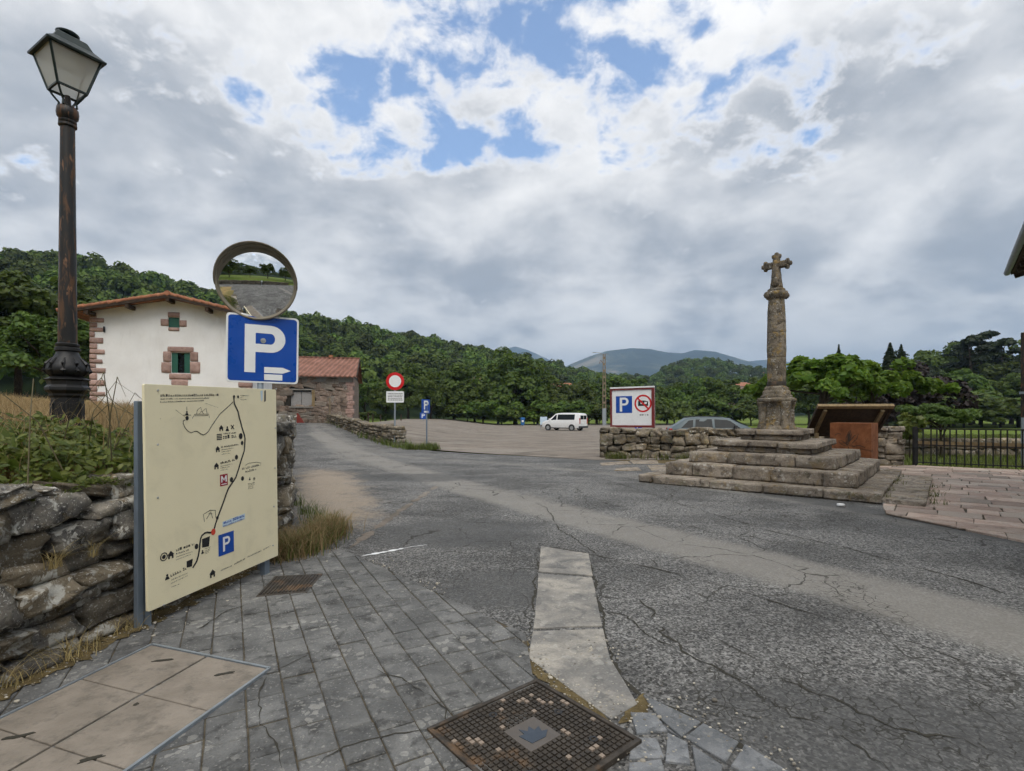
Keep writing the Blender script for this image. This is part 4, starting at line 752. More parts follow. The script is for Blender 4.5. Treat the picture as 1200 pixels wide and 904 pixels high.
def build_flags():
    r = random.Random(9); poly = [(5.95, 8.15), (6.35, 6.5), (7.3, 2.2), (18, 2.2), (18, 12.2), (12.5, 15.9), (10.9, 15.5)]
    base = tag(link('terrace', mesh_from('terrace', [(x, y, .016) for x, y in poly], [tuple(range(len(poly)))]), 'joint_sand'), kind='structure')
    n = 0; u = -9.0
    while u < 9:
        w = r.uniform(.28, .60); v = -9.0 + r.uniform(0, .6)
        while v < 9:
            l = r.uniform(.32, .85); g = .007; o = MC - VX * 4.0
            q = [o + UX * (u + g) - VX * (v + g), o + UX * (u + g) - VX * (v + l - g), o + UX * (u + w - g) - VX * (v + l - g), o + UX * (u + w - g) - VX * (v + g)]; q = [(p.x + r.uniform(-.018, .018), p.y + r.uniform(-.018, .018)) for p in q]
            if sum(q[k][0] * q[(k + 1) % 4][1] - q[(k + 1) % 4][0] * q[k][1] for k in range(4)) < 0: q.reverse()
            c = clip_poly(q, poly); v += l
            if len(c) < 3 or area(c) < .02: continue
            cx = sum(p[0] for p in c) / len(c); cy = sum(p[1] for p in c) / len(c)
            if cx / cy * 600 + 600 > 1330: continue
            c = jag(c + [c[0]], .16, .006, n)[:-1]; me, loc = slab(c, 0, .030 + r.uniform(-.006, .006), .006); me.name = 'flagstone'; me.materials.append(MAT['flag_stone']); x = link('flagstone', me, None, base, loc); x.rotation_euler = (r.uniform(-.008, .008), r.uniform(-.008, .008), 0); n += 1
        u += w
    print('flags', n)
build_flags()

# ------------------------------------------------------------------ stone cross on its stepped base
def build_cross():
    t = thing('stone_cross', 'tall weathered stone cross on a column above five stone steps', 'monument', (MC.x, MC.y, 0), .866)   # local x along u, y along v
    r = random.Random(21); ms = with_mat(BLOCKS, 'cross_stone'); sl_ = with_mat(SLABS, 'cross_stone'); tops = [.175, .467, .72, .985, 1.24]; HU = [2.72, 2.22, 1.79, 1.37, .87]; HV = [2.34, 1.92, 1.54, 1.06, .66]
    for k in range(5):
        z0 = tops[k - 1] if k else 0; z1 = tops[k]; hu, hv = HU[k], HV[k]; step = MB().box((0, 0, (z0 + z1) / 2 - .02), (2 * hu - .16, 2 * hv - .16, z1 - z0 - .03)).build('step', 'cross_stone', t)
        nin = HU[k + 1] if k < 4 else .35; nin2 = HV[k + 1] if k < 4 else .35; lay = [(z0, z1, 0)] if k < 3 else [(z0, z0 + (z1 - z0) * .5, .06), (z0 + (z1 - z0) * .5, z1, -.02)]
        for (a, b, ins) in lay:
            h = b - a; dep_u = min(hu - nin + .12, hu - .1); dep_v = min(hv - nin2 + .12, hv - .1); fu, fv = hu - ins, hv - ins
            def put(cx, cy, sx, sy):
                src = ms if k in (1, 2) else sl_; o = link('block', src[r.randrange(len(src))], None, step); o.location = (cx + r.uniform(-.012, .012), cy + r.uniform(-.012, .012), (a + b) / 2 + r.uniform(-.008, .008)); o.scale = (sx * r.choice((1, -1)), sy * r.choice((1, -1)), h * 1.03); o.rotation_euler = (r.uniform(-.012, .012), r.uniform(-.012, .012), r.uniform(-.015, .015))
            big = 1.0 if k else 1.5
            for s in (-1, 1):      # rows along v at -u / +u, rows along u between them
                p = -fv
                while p < fv - .05:
                    l = r.uniform(.55, .95) * big; l = fv - p if fv - p - l < .3 else l; put(s * (fu - dep_u / 2), p + l / 2, dep_u, l * .985); p += l
                p = -fu + dep_u; e = fu - dep_u
                while p < e - .05:
                    l = r.uniform(.5, .9) * big; l = e - p if e - p - l < .3 else l; put(p + l / 2, s * (fv - dep_v / 2), l * .985, dep_v); p += l
    # extra low slabs beside the base
    strip = MB().box((0, -HV[0] - .27, .03), (5.0, .5, .05)).build('side_step', 'cross_stone', t); p = -2.75
    for l in (1.25, 1.0, 1.4, 1.2): o = link('slab', sl_[r.randrange(6)], None, strip); o.location = (p + l / 2, -HV[0] - .30, .045); o.scale = (l * .99, .62, .125); p += l
    z = tops[4] - .02
    def wob(o, amp, fr):
        me = o.data; bm = bmesh.new(); bm.from_mesh(me)
        for _ in range(2): bmesh.ops.subdivide_edges(bm, edges=[e for e in bm.edges if e.calc_length() > .07], cuts=1, use_grid_fill=True)
        for v in bm.verts: v.co += mnoise.noise_vector(v.co * fr) * amp + mnoise.noise_vector(v.co * fr * 3) * amp * .35
        bm.to_mesh(me); bm.free(); me.polygons.foreach_set('use_smooth', [True] * len(me.polygons)); return o
    q = math.pi / 4; ped = wob(MB().lathe([(.46, 0), (.45, .05), (.38, .11), (.345, .17), (.335, .40), (.335, .60), (.36, .66), (.375, .69)], 8, (0, 0, z), R(22.5)).build('pedestal', 'pillar_stone', t), .018, 4)
    for sx, sy in ((1, 1), (1, -1), (-1, 1), (-1, -1)): wob(MB().lathe([(.14, 0), (.12, .12), (.10, .2), (.10, .55), (.13, .66), (.12, .69)], 8, (sx * .25, sy * .25, z)).build('corner_shaft', 'pillar_stone', ped), .012, 6)
    wob(MB().lathe([(.40, .675), (.445, .70), (.45, .76), (.40, .79)], 8, (0, 0, z), R(22.5), False).build('abacus', 'pillar_stone', ped), .015, 4)
    zb = z + .78
    wob(MB().lathe([(.36, 0), (.36, .06), (.31, .10), (.32, .16), (.27, .21), (.28, .25), (.225, .30)], 18, (0, 0, zb)).build('column_base', 'pillar_stone', t), .012, 6)
    MB().lathe([(.213, .29), (.216, .30), (.216, .40), (.213, .41)], 24, (0, 0, zb)).build('iron_band', 'cast_iron', t, smooth=True)
    drums = [.40, 1.00, 1.62, 2.46]; rad = lambda h: .205 + .022 * math.sin(min(1, (h - .4) / 2.06) * math.pi * .95) - .012 * (h - .4)
    for a, b in zip(drums[:-1], drums[1:]):
        pr = [(rad(a) - .006, a + .002)] + [(rad(a + (b - a) * f), a + (b - a) * f) for f in (.02, .2, .4, .6, .8, .98)] + [(rad(b) - .006, b - .002)]; wob(MB().lathe(pr, 20, (0, 0, zb), r.random()).build('column_drum', 'pillar_stone', t, smooth=True), .011, 5)
    zc = zb + 2.45; cap = wob(MB().lathe([(.19, 0), (.23, .03), (.26, .09), (.26, .15), (.23, .18)], 16, (0, 0, zc)).build('capital', 'pillar_stone', t), .012, 6)
    for k in range(4):
        a = q + k * math.pi / 2; wob(MB().lathe([(.02, -.085), (.06, -.06), (.085, 0), (.06, .06), (.02, .085)], 10, (.245 * math.cos(a), .245 * math.sin(a), zc + .10)).build('volute', 'pillar_stone', cap), .008, 8)
    wob(MB().lathe([(.20, .17), (.205, .24), (.16, .27)], 8, (0, 0, zc), R(22.5)).build('cap_block', 'pillar_stone', cap), .010, 6); zk = zc + .26
    H = 5.60 - zk; cr = MB(); V = []
    for zz, wy, wx in ((0, .13, .11), (H * .2, .105, .09), (H * .5, .085, .075), (H * .93, .065, .065)): V += [(-wx, -wy, zk + zz), (wx, -wy, zk + zz), (wx, wy, zk + zz), (-wx, wy, zk + zz)]
    cr.add(V, [(0, 3, 2, 1), (12, 13, 14, 15)] + [(i * 4 + j, i * 4 + (j + 1) % 4, i * 4 + 4 + (j + 1) % 4, i * 4 + 4 + j) for i in range(3) for j in range(4)]); wob(cr.build('cross_stem', 'pillar_stone', t), .010, 8)
    za = zk + H * .66; arm = wob(MB().box((0, 0, za), (.14, .50, .15)).build('cross_arm', 'pillar_stone', t), .010, 8)
    for s in (-1, 1):
        for dz, dy in ((.075, .0), (-.075, .0), (0, .055)): wob(MB().lathe([(.015, -.055), (.045, -.04), (.055, 0), (.045, .04), (.015, .055)], 8, (0, s * (.245 + dy), za + dz)).build('finial', 'pillar_stone', arm), .008, 9)
    for dy, dz in ((0, .05), (.06, 0), (-.06, 0)): wob(MB().lathe([(.015, -.055), (.045, -.04), (.055, 0), (.045, .04), (.015, .055)], 8, (0, dy, zk + H * .90 + dz)).build('finial', 'pillar_stone', arm), .008, 9)
    wob(MB().lathe([(.03, zk + .03), (.09, zk + .08), (.085, zk + H * .45), (.05, zk + H * .62), (.055, zk + H * .72), (.02, zk + H * .78)], 8, (-.09, 0, 0)).build('carved_figure', 'pillar_stone', t), .014, 9)
build_cross()
# ------------------------------------------------------------------ flat panels and print
class Plane:
    """a flat panel: origin, unit vectors along and up, normal towards the viewer"""
    def __init__(s, o, e1, e2): s.o = Vector(o); s.e1 = Vector(e1).normalized(); s.e2 = (Vector(e2) - Vector(e2).dot(s.e1) * s.e1).normalized(); s.n = s.e1.cross(s.e2)
    def pt(s, u, v, d=0): return s.o + s.e1 * u + s.e2 * v + s.n * d
    def uv(s, x, y):
        d = Vector(((x - 600) / F, 1, (HOR - y) / F)); c = Vector((0, 0, CAMH)); k = (s.o - c).dot(s.n) / d.dot(s.n); p = c + d * k - s.o; return (p.dot(s.e1), p.dot(s.e2))
    def flat(s, mb, poly, d): mb.add([s.pt(u, v, d) for u, v in poly], [tuple(range(len(poly)))])
    def slab(s, mb, poly, d0, d1):
        n = len(poly); mb.add([s.pt(u, v, d0) for u, v in poly] + [s.pt(u, v, d1) for u, v in poly], [tuple(reversed(range(n))), tuple(range(n, 2 * n))] + [(i, (i + 1) % n, n + (i + 1) % n, n + i) for i in range(n)])
    def disc(s, mb, c, r, d, n=24, r0=0, ry=None):
        ry = ry or r; k = ry / r; P = [(math.cos(2 * math.pi * i / n), math.sin(2 * math.pi * i / n)) for i in range(n)]
        if not r0: s.flat(mb, [(c[0] + x * r, c[1] + y * ry) for x, y in P], d)
        else: mb.add([s.pt(c[0] + x * r, c[1] + y * ry, d) for x, y in P] + [s.pt(c[0] + x * r0, c[1] + y * r0 * k, d) for x, y in P], [(i, (i + 1) % n, n + (i + 1) % n, n + i) for i in range(n)])
    def stroke(s, mb, pts, w, d):
        V = []; n = len(pts)
        for i in range(n):
            a, b = Vector(pts[max(0, i - 1)]), Vector(pts[min(n - 1, i + 1)]); t = (b - a).normalized(); q = Vector((-t.y, t.x)) * w / 2; p = Vector(pts[i]); V += [s.pt(*(p + q), d), s.pt(*(p - q), d)]
        mb.add(V, [(2 * i, 2 * i + 1, 2 * i + 3, 2 * i + 2) for i in range(n - 1)])
def round_rect(u0, v0, u1, v1, r, n=5):
    P = []
    for cx, cy, a in ((u1 - r, v1 - r, 0), (u0 + r, v1 - r, 90), (u0 + r, v0 + r, 180), (u1 - r, v0 + r, 270)): P += [(cx + r * math.cos(R(a + 90 * k / n)), cy + r * math.sin(R(a + 90 * k / n))) for k in range(n + 1)]
    return P
def letter_p(pl, mb, u, v, w, h, d, th=None):
    """a bold capital P, u v its lower left corner"""
    t = th or w * .27; ro = .285 * h; c = v + h - ro; pl.flat(mb, [(u, v), (u + t, v), (u + t, v + h), (u, v + h)], d); o = [(u + t, v + h)]; i = [(u + t, v + h - t * .85)]; N = 14
    for k in range(N + 1): a = R(90 - 180 * k / N); o.append((u + w - ro + ro * math.cos(a), c + ro * math.sin(a))); i.append((u + w - ro + (ro - t) * math.cos(a), c + (ro - t * .85) * math.sin(a)))
    o.append((u + t, v + h - 2 * ro)); i.append((u + t, v + h - 2 * ro + t * .85)); mb.add([pl.pt(*p, d) for p in o] + [pl.pt(*p, d) for p in i], [(k, k + len(o), k + len(o) + 1, k + 1) for k in range(len(o) - 1)])

# ------------------------------------------------------------------ map board
def build_board():
    L = at(173.5, HOR, 3.78); Rr = at(326, HOR, 5.20); zl, zr = .140, .168; o = Vector((L.x, L.y, zl)); q = Vector((Rr.x, Rr.y, zr)); W = (q - o).length; H = 1.685; t = thing('map_board', 'cream map board on steel posts in front of the stone wall', 'information board', (L.x, L.y, 0))
    pl = Plane(o, q - o, (0, 0, 1)); P = lambda x, y: pl.uv(x, y)
    mb = MB(); pl.slab(mb, round_rect(0, 0, W, H, .012, 3), -.022, 0); panel = mb.build('panel', 'cream_panel', t, world=True, bevel=.002)
    for u, lab in ((.045, 1), (W - .13, 0)):
        b = pl.pt(u, 0, -.055); mb = MB(); M = Matrix.Rotation(math.atan2(pl.e1.y, pl.e1.x), 3, 'Z'); top = 1.77 if lab else 1.80
        if lab: mb.box((b.x, b.y, top / 2), (.006, .07, top), M=M); mb.box(Vector((b.x, b.y, top / 2)) + M @ Vector((.03, .032, 0)), (.056, .006, top), M=M); mb.box(Vector((b.x, b.y, .85)) + M @ Vector((-.045, .03, 0)), (.05, .035, 1.70), M=M)
        else: mb.box((b.x, b.y, top / 2), (.07, .06, top), M=M)
        mb.build('post', 'steel_post', t, world=True, bevel=.003)
    A = lambda x, y: P(180 + x / 8, 450 + y / 8); B = lambda x, y: P(180 + x / 8, 560 + y / 8); r = random.Random(6)
    def text(name, lines, mat='print_black', d=.0016):
        mb = MB()
        for p0, p1, h in lines:
            a, b = Vector(p0), Vector(p1); L_ = (b - a).length; e = (b - a).normalized(); nn = Vector((-e.y, e.x)); s = 0
            while s < L_:
                w = min(h * r.uniform(.45, .95), L_ - s); hh = h * r.choice((.75, .75, .75, 1.0)); a0 = a + e * s; k = r.random()
                if k < .45: pl.flat(mb, [a0, a0 + e * w * .34, a0 + e * w * .34 + nn * hh, a0 + nn * hh], d); pl.flat(mb, [a0 + e * w * .34, a0 + e * w, a0 + e * w + nn * hh * .35, a0 + e * w * .34 + nn * hh * .35], d)
                elif k < .8: pl.flat(mb, [a0, a0 + e * w, a0 + e * w + nn * hh * .38, a0 + nn * hh * .38], d); pl.flat(mb, [a0 + nn * hh * .62, a0 + e * w + nn * hh * .62, a0 + e * w + nn * hh, a0 + nn * hh], d)
                else: pl.flat(mb, [a0, a0 + e * w, a0 + e * w + nn * hh, a0 + nn * hh], d)
                s += w + h * (.22 if r.random() < .85 else .8)
        q_ = mb.build(name, mat, panel, world=False); q_.location = -t.location; q_['kind'] = 'stuff'
    K = .0098
    text('heading', [(A(62, 120), A(610, 114), K * 1.9)]); text('heading_lines', [(A(62, 148), A(520, 138), K), (A(62, 177), A(470, 162), K)])
    text('caption', [(A(810, 115), A(890, 114), K * 1.1), (A(812, 133), A(830, 131), K * .8), (A(815, 152), A(870, 150), K * .8)])
    text('caption', [(A(655, 472), A(775, 464), K * 1.4)]); text('caption', [(A(650, 516), A(775, 502), K * 3.2)])
    text('caption', [(A(630, 600), A(795, 574), K * 1.6), (A(632, 622), A(750, 604), K * .7), (A(634, 642), A(720, 629), K * .7), (A(636, 664), A(716, 652), K * .7)])
    text('caption', [(A(625, 753), A(760, 720), K * 1.9), (A(626, 776), A(738, 754), K * .7), (A(626, 794), A(712, 779), K * .7), (A(626, 816), A(692, 802), K * .7)])
    text('caption', [(A(828, 806), A(990, 768), K * 2.2), (A(860, 832), A(970, 806), K * 2.0)], 'print_grey')
    text('caption', [(B(885, 62), B(950, 48), K * .8), (B(885, 76), B(945, 63), K * .8), (B(885, 92), B(935, 80), K * .8), (B(885, 107), B(930, 97), K * .8)])
    text('caption', [(B(210, 692), B(378, 630), K * 2.2), (B(210, 720), B(330, 682), K * 1.5), (B(210, 748), B(365, 694), K * .6), (B(210, 774), B(350, 720), K * .6)])
    text('caption', [(B(480, 670), B(538, 650), K * .8), (B(480, 688), B(530, 670), K * .7), (B(480, 702), B(525, 685), K * .7), (B(480, 716), B(520, 700), K * .7)])
    Z4 = lambda x, y: P(160 + x / 3.015, 430 + y / 3.015)
    text('caption', [(Z4(120, 743), Z4(178, 715), K * 2.4), (Z4(122, 755), Z4(180, 730), K * .8), (Z4(122, 767), Z4(180, 739), K * .7), (Z4(122, 780), Z4(150, 769), K * .6)])
    text('credits', [(Z4(297, 722), Z4(338, 704), K * 1.2), (Z4(345, 700), Z4(383, 680), K * 1.4), (Z4(392, 674), Z4(440, 652), K * 1.4), (Z4(448, 648), Z4(472, 634), K * 1.3)], 'print_grey')
    mb = MB(); pl.stroke(mb, [A(*p) for p in ((745, 170), (690, 220), (620, 285), (580, 340), (540, 400), (515, 442), (492, 466), (465, 480), (435, 466), (410, 447), (385, 446), (350, 460), (318, 442), (292, 410), (275, 370), (278, 345), (296, 338))], .0065, .0018); mb.build('footpath_line', 'print_black', panel, world=False).location = -t.location
    mb = MB(); pl.stroke(mb, [A(*p) for p in ((752, 130), (752, 160), (757, 190), (775, 228), (790, 260), (800, 310), (812, 350), (830, 420), (848, 475), (855, 510), (853, 570), (848, 630), (834, 672), (818, 720), (795, 800), (768, 880))] + [B(*p) for p in ((742, 40), (700, 100), (680, 150), (660, 210), (630, 290), (600, 370), (580, 430), (566, 485), (555, 508), (530, 516), (500, 513), (478, 520), (452, 542), (440, 570), (432, 620), (428, 670), (418, 730), (402, 785), (365, 845))], .0155, .0021); mb.build('route_line', 'print_black', panel, world=False).location = -t.location
    mb = MB()
    for c, k in ((A(752, 122), 1.6), (A(790, 122), 1.4), (A(815, 490), 2.9), (A(828, 555), 2.0), (A(775, 688), 2.3), (B(728, 18), 2.4), (B(832, 8), 2.2), (B(595, 378), 1.7), (B(400, 645), 2.3), (A(312, 322), 1.9)): pl.disc(mb, c, K * k * .85, .0025, 12, ry=K * k)
    q_ = mb.build('route_dot', 'print_black', panel, world=False); q_.location = -t.location; q_['kind'] = 'stuff'
    mb = MB(); pl.disc(mb, B(558, 508), .024, .0029, 18, ry=.027); mb.build('here_dot', 'sign_orange', panel, world=False).location = -t.location
    def icon(c, s, kind):
        mb = MB(); u, v = c
        if kind == 'house': pl.flat(mb, [(u - s, v), (u + s, v), (u, v + s)], .0017); [pl.flat(mb, [(a, v - s), (b, v - s), (b, v), (a, v)], .0017) for a, b in ((u - s * .8, u - s * .3), (u + s * .3, u + s * .8))]; pl.flat(mb, [(u - s * .3, v - s * .4), (u + s * .3, v - s * .4), (u + s * .3, v), (u - s * .3, v)], .0017)
        if kind == 'cross': pl.stroke(mb, [(u - s, v - s), (u + s, v + s)], s * .5, .0017); pl.stroke(mb, [(u - s, v + s), (u + s, v - s)], s * .5, .0019)
        if kind == 'table':
            for k in range(4): pl.flat(mb, [(u - s, v - s + k * s * .5), (u + s, v - s + k * s * .5), (u + s, v - s + k * s * .5 + s * .32), (u - s, v - s + k * s * .5 + s * .32)], .0017)
        if kind == 'ring': pl.disc(mb, c, s, .0017, 18, s * .75); pl.disc(mb, c, s * .5, .0017, 14)
        if kind == 'person': pl.flat(mb, [(u - s, v - s), (u + s, v - s), (u + s * .5, v), (u - s * .5, v)], .0017); pl.disc(mb, (u, v + s * .5), s * .45, .0017, 10)
        if kind == 'block': pl.flat(mb, [(u - s, v - s * .8), (u + s * .7, v - s), (u + s, v + s), (u - s, v + s * .9)], .0023)
        mb.build('map_icon', 'print_black', panel, world=False).location = -t.location
    for c, s, k in ((A(633, 415), .026, 'house'), (A(690, 420), .022, 'person'), (A(738, 405), .018, 'cross'), (A(615, 495), .029, 'table'), (A(600, 612), .026, 'house'), (A(588, 770), .028, 'house'), (B(95, 742), .033, 'ring'), (B(160, 722), .030, 'house'), (B(490, 606), .042, 'block'), (B(337, 805), .030, 'block'), (Z4(108, 742), .022, 'person'), (Z4(268, 730), .034, 'house'), (B(900, 10), .013, 'person'), (B(942, 10), .014, 'ring'), (B(458, 695), .016, 'person'), (A(310, 275), .018, 'person')): icon(c, s, k)
    mb = MB()
    for pts in (((275, 294), (350, 293)), ((310, 215), (310, 250)), ((360, 325), (385, 285), (515, 285), (522, 318)), ((385, 300), (510, 298)), ((400, 285), (410, 245), (440, 220), (455, 262), (490, 228), (500, 285)), ((430, 280), (445, 255), (470, 285)), ((860, 765), (890, 745), (960, 735), (1005, 742), (1000, 765))): pl.stroke(mb, [A(*p) for p in pts], .004, .0017)
    for pts in (((475, 412), (465, 345), (530, 305), (578, 306), (581, 375)), ((495, 388), (535, 318), (552, 380)), ((515, 340), (548, 338))): pl.stroke(mb, [B(*p) for p in pts], .0055, .0017)
    q_ = mb.build('line_drawing', 'print_black', panel, world=False); q_.location = -t.location; q_['kind'] = 'stuff'
    for pts, m in ((((1000, 70), (1020, 60), (1020, 150), (1008, 165)), 'print_light_blue'), (((1036, 65), (1052, 60), (1052, 160), (1034, 172)), 'print_grey')): mb = MB(); pl.flat(mb, [A(*p) for p in reversed(pts)], .0016); mb.build('torn_sticker', m, panel, world=False).location = -t.location
    def sign(c0, c1, name, m): mb = MB(); pl.flat(mb, [c0, (c1[0], c0[1]), c1, (c0[0], c1[1])], .0018); o = mb.build(name, m, panel, world=False); o.location = -t.location; return c0, c1
    u0, v0 = B(608, 745); u1, v1 = B(758, 490); s = .5 * ((u1 - u0) + (v1 - v0)) * .98; v0 = (v0 + v1) / 2 - s / 2; sign((u0, v0), (u0 + s * .96, v0 + s), 'parking_square', 'sign_blue'); mb = MB(); letter_p(pl, mb, u0 + s * .27, v0 + s * .16, s * .45, s * .68, .0028); mb.build('letter', 'sign_white', panel, world=False).location = -t.location
    u0, v0 = P(257.8, 570.3); s = .092; sign((u0, v0), (u0 + s * .95, v0 + s * 1.1), 'museum_square', 'print_red'); mb = MB(); pl.stroke(mb, [(u0 + s * .2, v0 + s * .35), (u0 + s * .2, v0 + s * .95)], s * .17, .0027); pl.stroke(mb, [(u0 + s * .75, v0 + s * .35), (u0 + s * .75, v0 + s * .95)], s * .17, .0027); pl.stroke(mb, [(u0 + s * .2, v0 + s * .92), (u0 + s * .475, v0 + s * .55), (u0 + s * .75, v0 + s * .92)], s * .15, .0031); pl.flat(mb, [(u0 + s * .15, v0 + s * .12), (u0 + s * .8, v0 + s * .12), (u0 + s * .8, v0 + s * .2), (u0 + s * .15, v0 + s * .2)], .0027); mb.build('letter', 'sign_white', panel, world=False).location = -t.location
    mb = MB(); pl.flat(mb, [B(645, 465), B(855, 385), B(855, 335), B(645, 415)], .0016); mb.build('label_strip', 'print_light_blue', panel, world=False).location = -t.location
    text('caption', [(B(655, 435), B(848, 364), K * 2.2), (B(650, 462), B(848, 388), K * 1.3)], 'sign_blue', .0026)
    for c in (A(38, 62), A(38, 570), A(1147, 48), A(1140, 415), A(1137, 788), B(38, 188), B(1127, 270), B(1118, 635), P(191.5, 709.5)):
        p = pl.pt(*c, .001); mb = MB().lathe([(.0085, 0), (.0085, .003), (.005, .006)], 8); M = Matrix((pl.e1, pl.e2, pl.n)).transposed(); mb.xf(lambda v: M @ v + p - t.location); mb.build('bolt', 'steel', t)
build_board()

# ------------------------------------------------------------------ parking sign with traffic mirror on one post
def build_mirror_sign():
    base = Vector((-2.575, 5.22, 0)); t = thing('parking_sign', 'blue and white parking sign with arrow under the round mirror', 'road sign', base); e1 = Vector((.875, .485, -.012)); o = at(264, 447.5, 5.06); pl = Plane(o, e1, (.0, 0, 1)); w, h = .668, .690
    MB().lathe([(.030, -.1), (.030, 3.32), (.024, 3.335)], 16, base + Vector((0, .02, 0))).build('post', 'galvanised', t, True, world=True)
    mb = MB(); pl.slab(mb, round_rect(0, 0, w, h, .035), -.018, 0); face = mb.build('sign_plate', 'sign_white', t, world=True, bevel=.002)
    def f(name, m, fn): mb = MB(); fn(mb); q = mb.build(name, m, face); q.location = -base; return q
    f('blue_field', 'sign_blue', lambda mb: pl.flat(mb, round_rect(.018, .018, w - .018, h - .018, .03), .0015)); f('letter', 'sign_white', lambda mb: letter_p(pl, mb, .165, .105, .375, .485, .003, .098))
    f('arrow', 'sign_white', lambda mb: (pl.flat(mb, [(.345, .105), (.52, .105), (.595, .135), (.52, .165), (.345, .165)], .0045), pl.flat(mb, [(.345, .032), (.515, .032), (.515, .092), (.345, .092)], .0045)))
    c = pl.pt(.333, .432, .004); M = Matrix((pl.e1, pl.e2, pl.n)).transposed(); mb = MB().lathe([(.026, 0), (.026, .004), (.012, .004), (.012, .010)], 14); mb.xf(lambda v: M @ v + c - base); mb.build('bolt', 'steel', t)
    mc = at(301, 331, 5.14); n = Vector((.347, -.918, -.175)).normalized(); x = Vector((0, 0, 1)).cross(n).normalized(); y = n.cross(x); M = Matrix((x, y, n)).transposed(); m = thing('traffic_mirror', 'round convex traffic mirror with a beige hood on top of the sign post', 'traffic mirror', mc)
    def part(name, mat, V, Fc, smooth=True, parent=m): me = mesh_from(name, [M @ Vector(v) for v in V], Fc, smooth); return link(name, me, mat, parent)
    Rr, RC = .352, 1.15; V = [(0, 0, RC - math.sqrt(RC * RC - 0) + .0)]; Fc = []; rings, seg = 16, 56; sag = RC - math.sqrt(RC * RC - Rr * Rr); V = [(0, 0, sag)]
    for i in range(1, rings + 1):
        rr = Rr * i / rings; z = sag - (RC - math.sqrt(RC * RC - rr * rr)); V += [(rr * math.cos(2 * math.pi * j / seg), rr * math.sin(2 * math.pi * j / seg), z) for j in range(seg)]
    Fc = [(0, 1 + j, 1 + (j + 1) % seg) for j in range(seg)] + [(1 + (i - 1) * seg + j, 1 + i * seg + j, 1 + i * seg + (j + 1) % seg, 1 + (i - 1) * seg + (j + 1) % seg) for i in range(1, rings) for j in range(seg)]; part('mirror_glass', 'mirror_face', V, Fc)
    V = []; prof = [(Rr - .002, .0), (Rr, .022), (Rr + .014, .026), (Rr + .024, .010), (Rr + .022, -.03), (Rr - .02, -.05), (.05, -.075)]
    for a, z in prof: V += [(a * math.cos(2 * math.pi * j / seg), a * math.sin(2 * math.pi * j / seg), z) for j in range(seg)]
    part('rim', 'mirror_rim', V, [(i * seg + j, i * seg + (j + 1) % seg, (i + 1) * seg + (j + 1) % seg, (i + 1) * seg + j) for i in range(len(prof) - 1) for j in range(seg)])
    V = []; na = 40
    for j in range(na + 1):
        a = R(-8 + 196 * j / na); dd = .015 + .125 * max(0, math.sin(math.pi * j / na)) ** .7
        for rr, z in ((Rr + .016, .0), (Rr + .028, dd), (Rr + .020, dd), (Rr + .008, .0)): V.append((rr * math.cos(a), rr * math.sin(a), z))
    part('hood', 'mirror_rim', V, [(j * 4 + k, (j + 1) * 4 + k, (j + 1) * 4 + (k + 1) % 4, j * 4 + (k + 1) % 4) for j in range(na) for k in range(4)])
    bk = base + Vector((0, .02, mc.z)) - mc; MB().tube([M @ Vector((0, 0, -.07)), bk], .02, 8).build('bracket', 'galvanised', m)
build_mirror_sign()

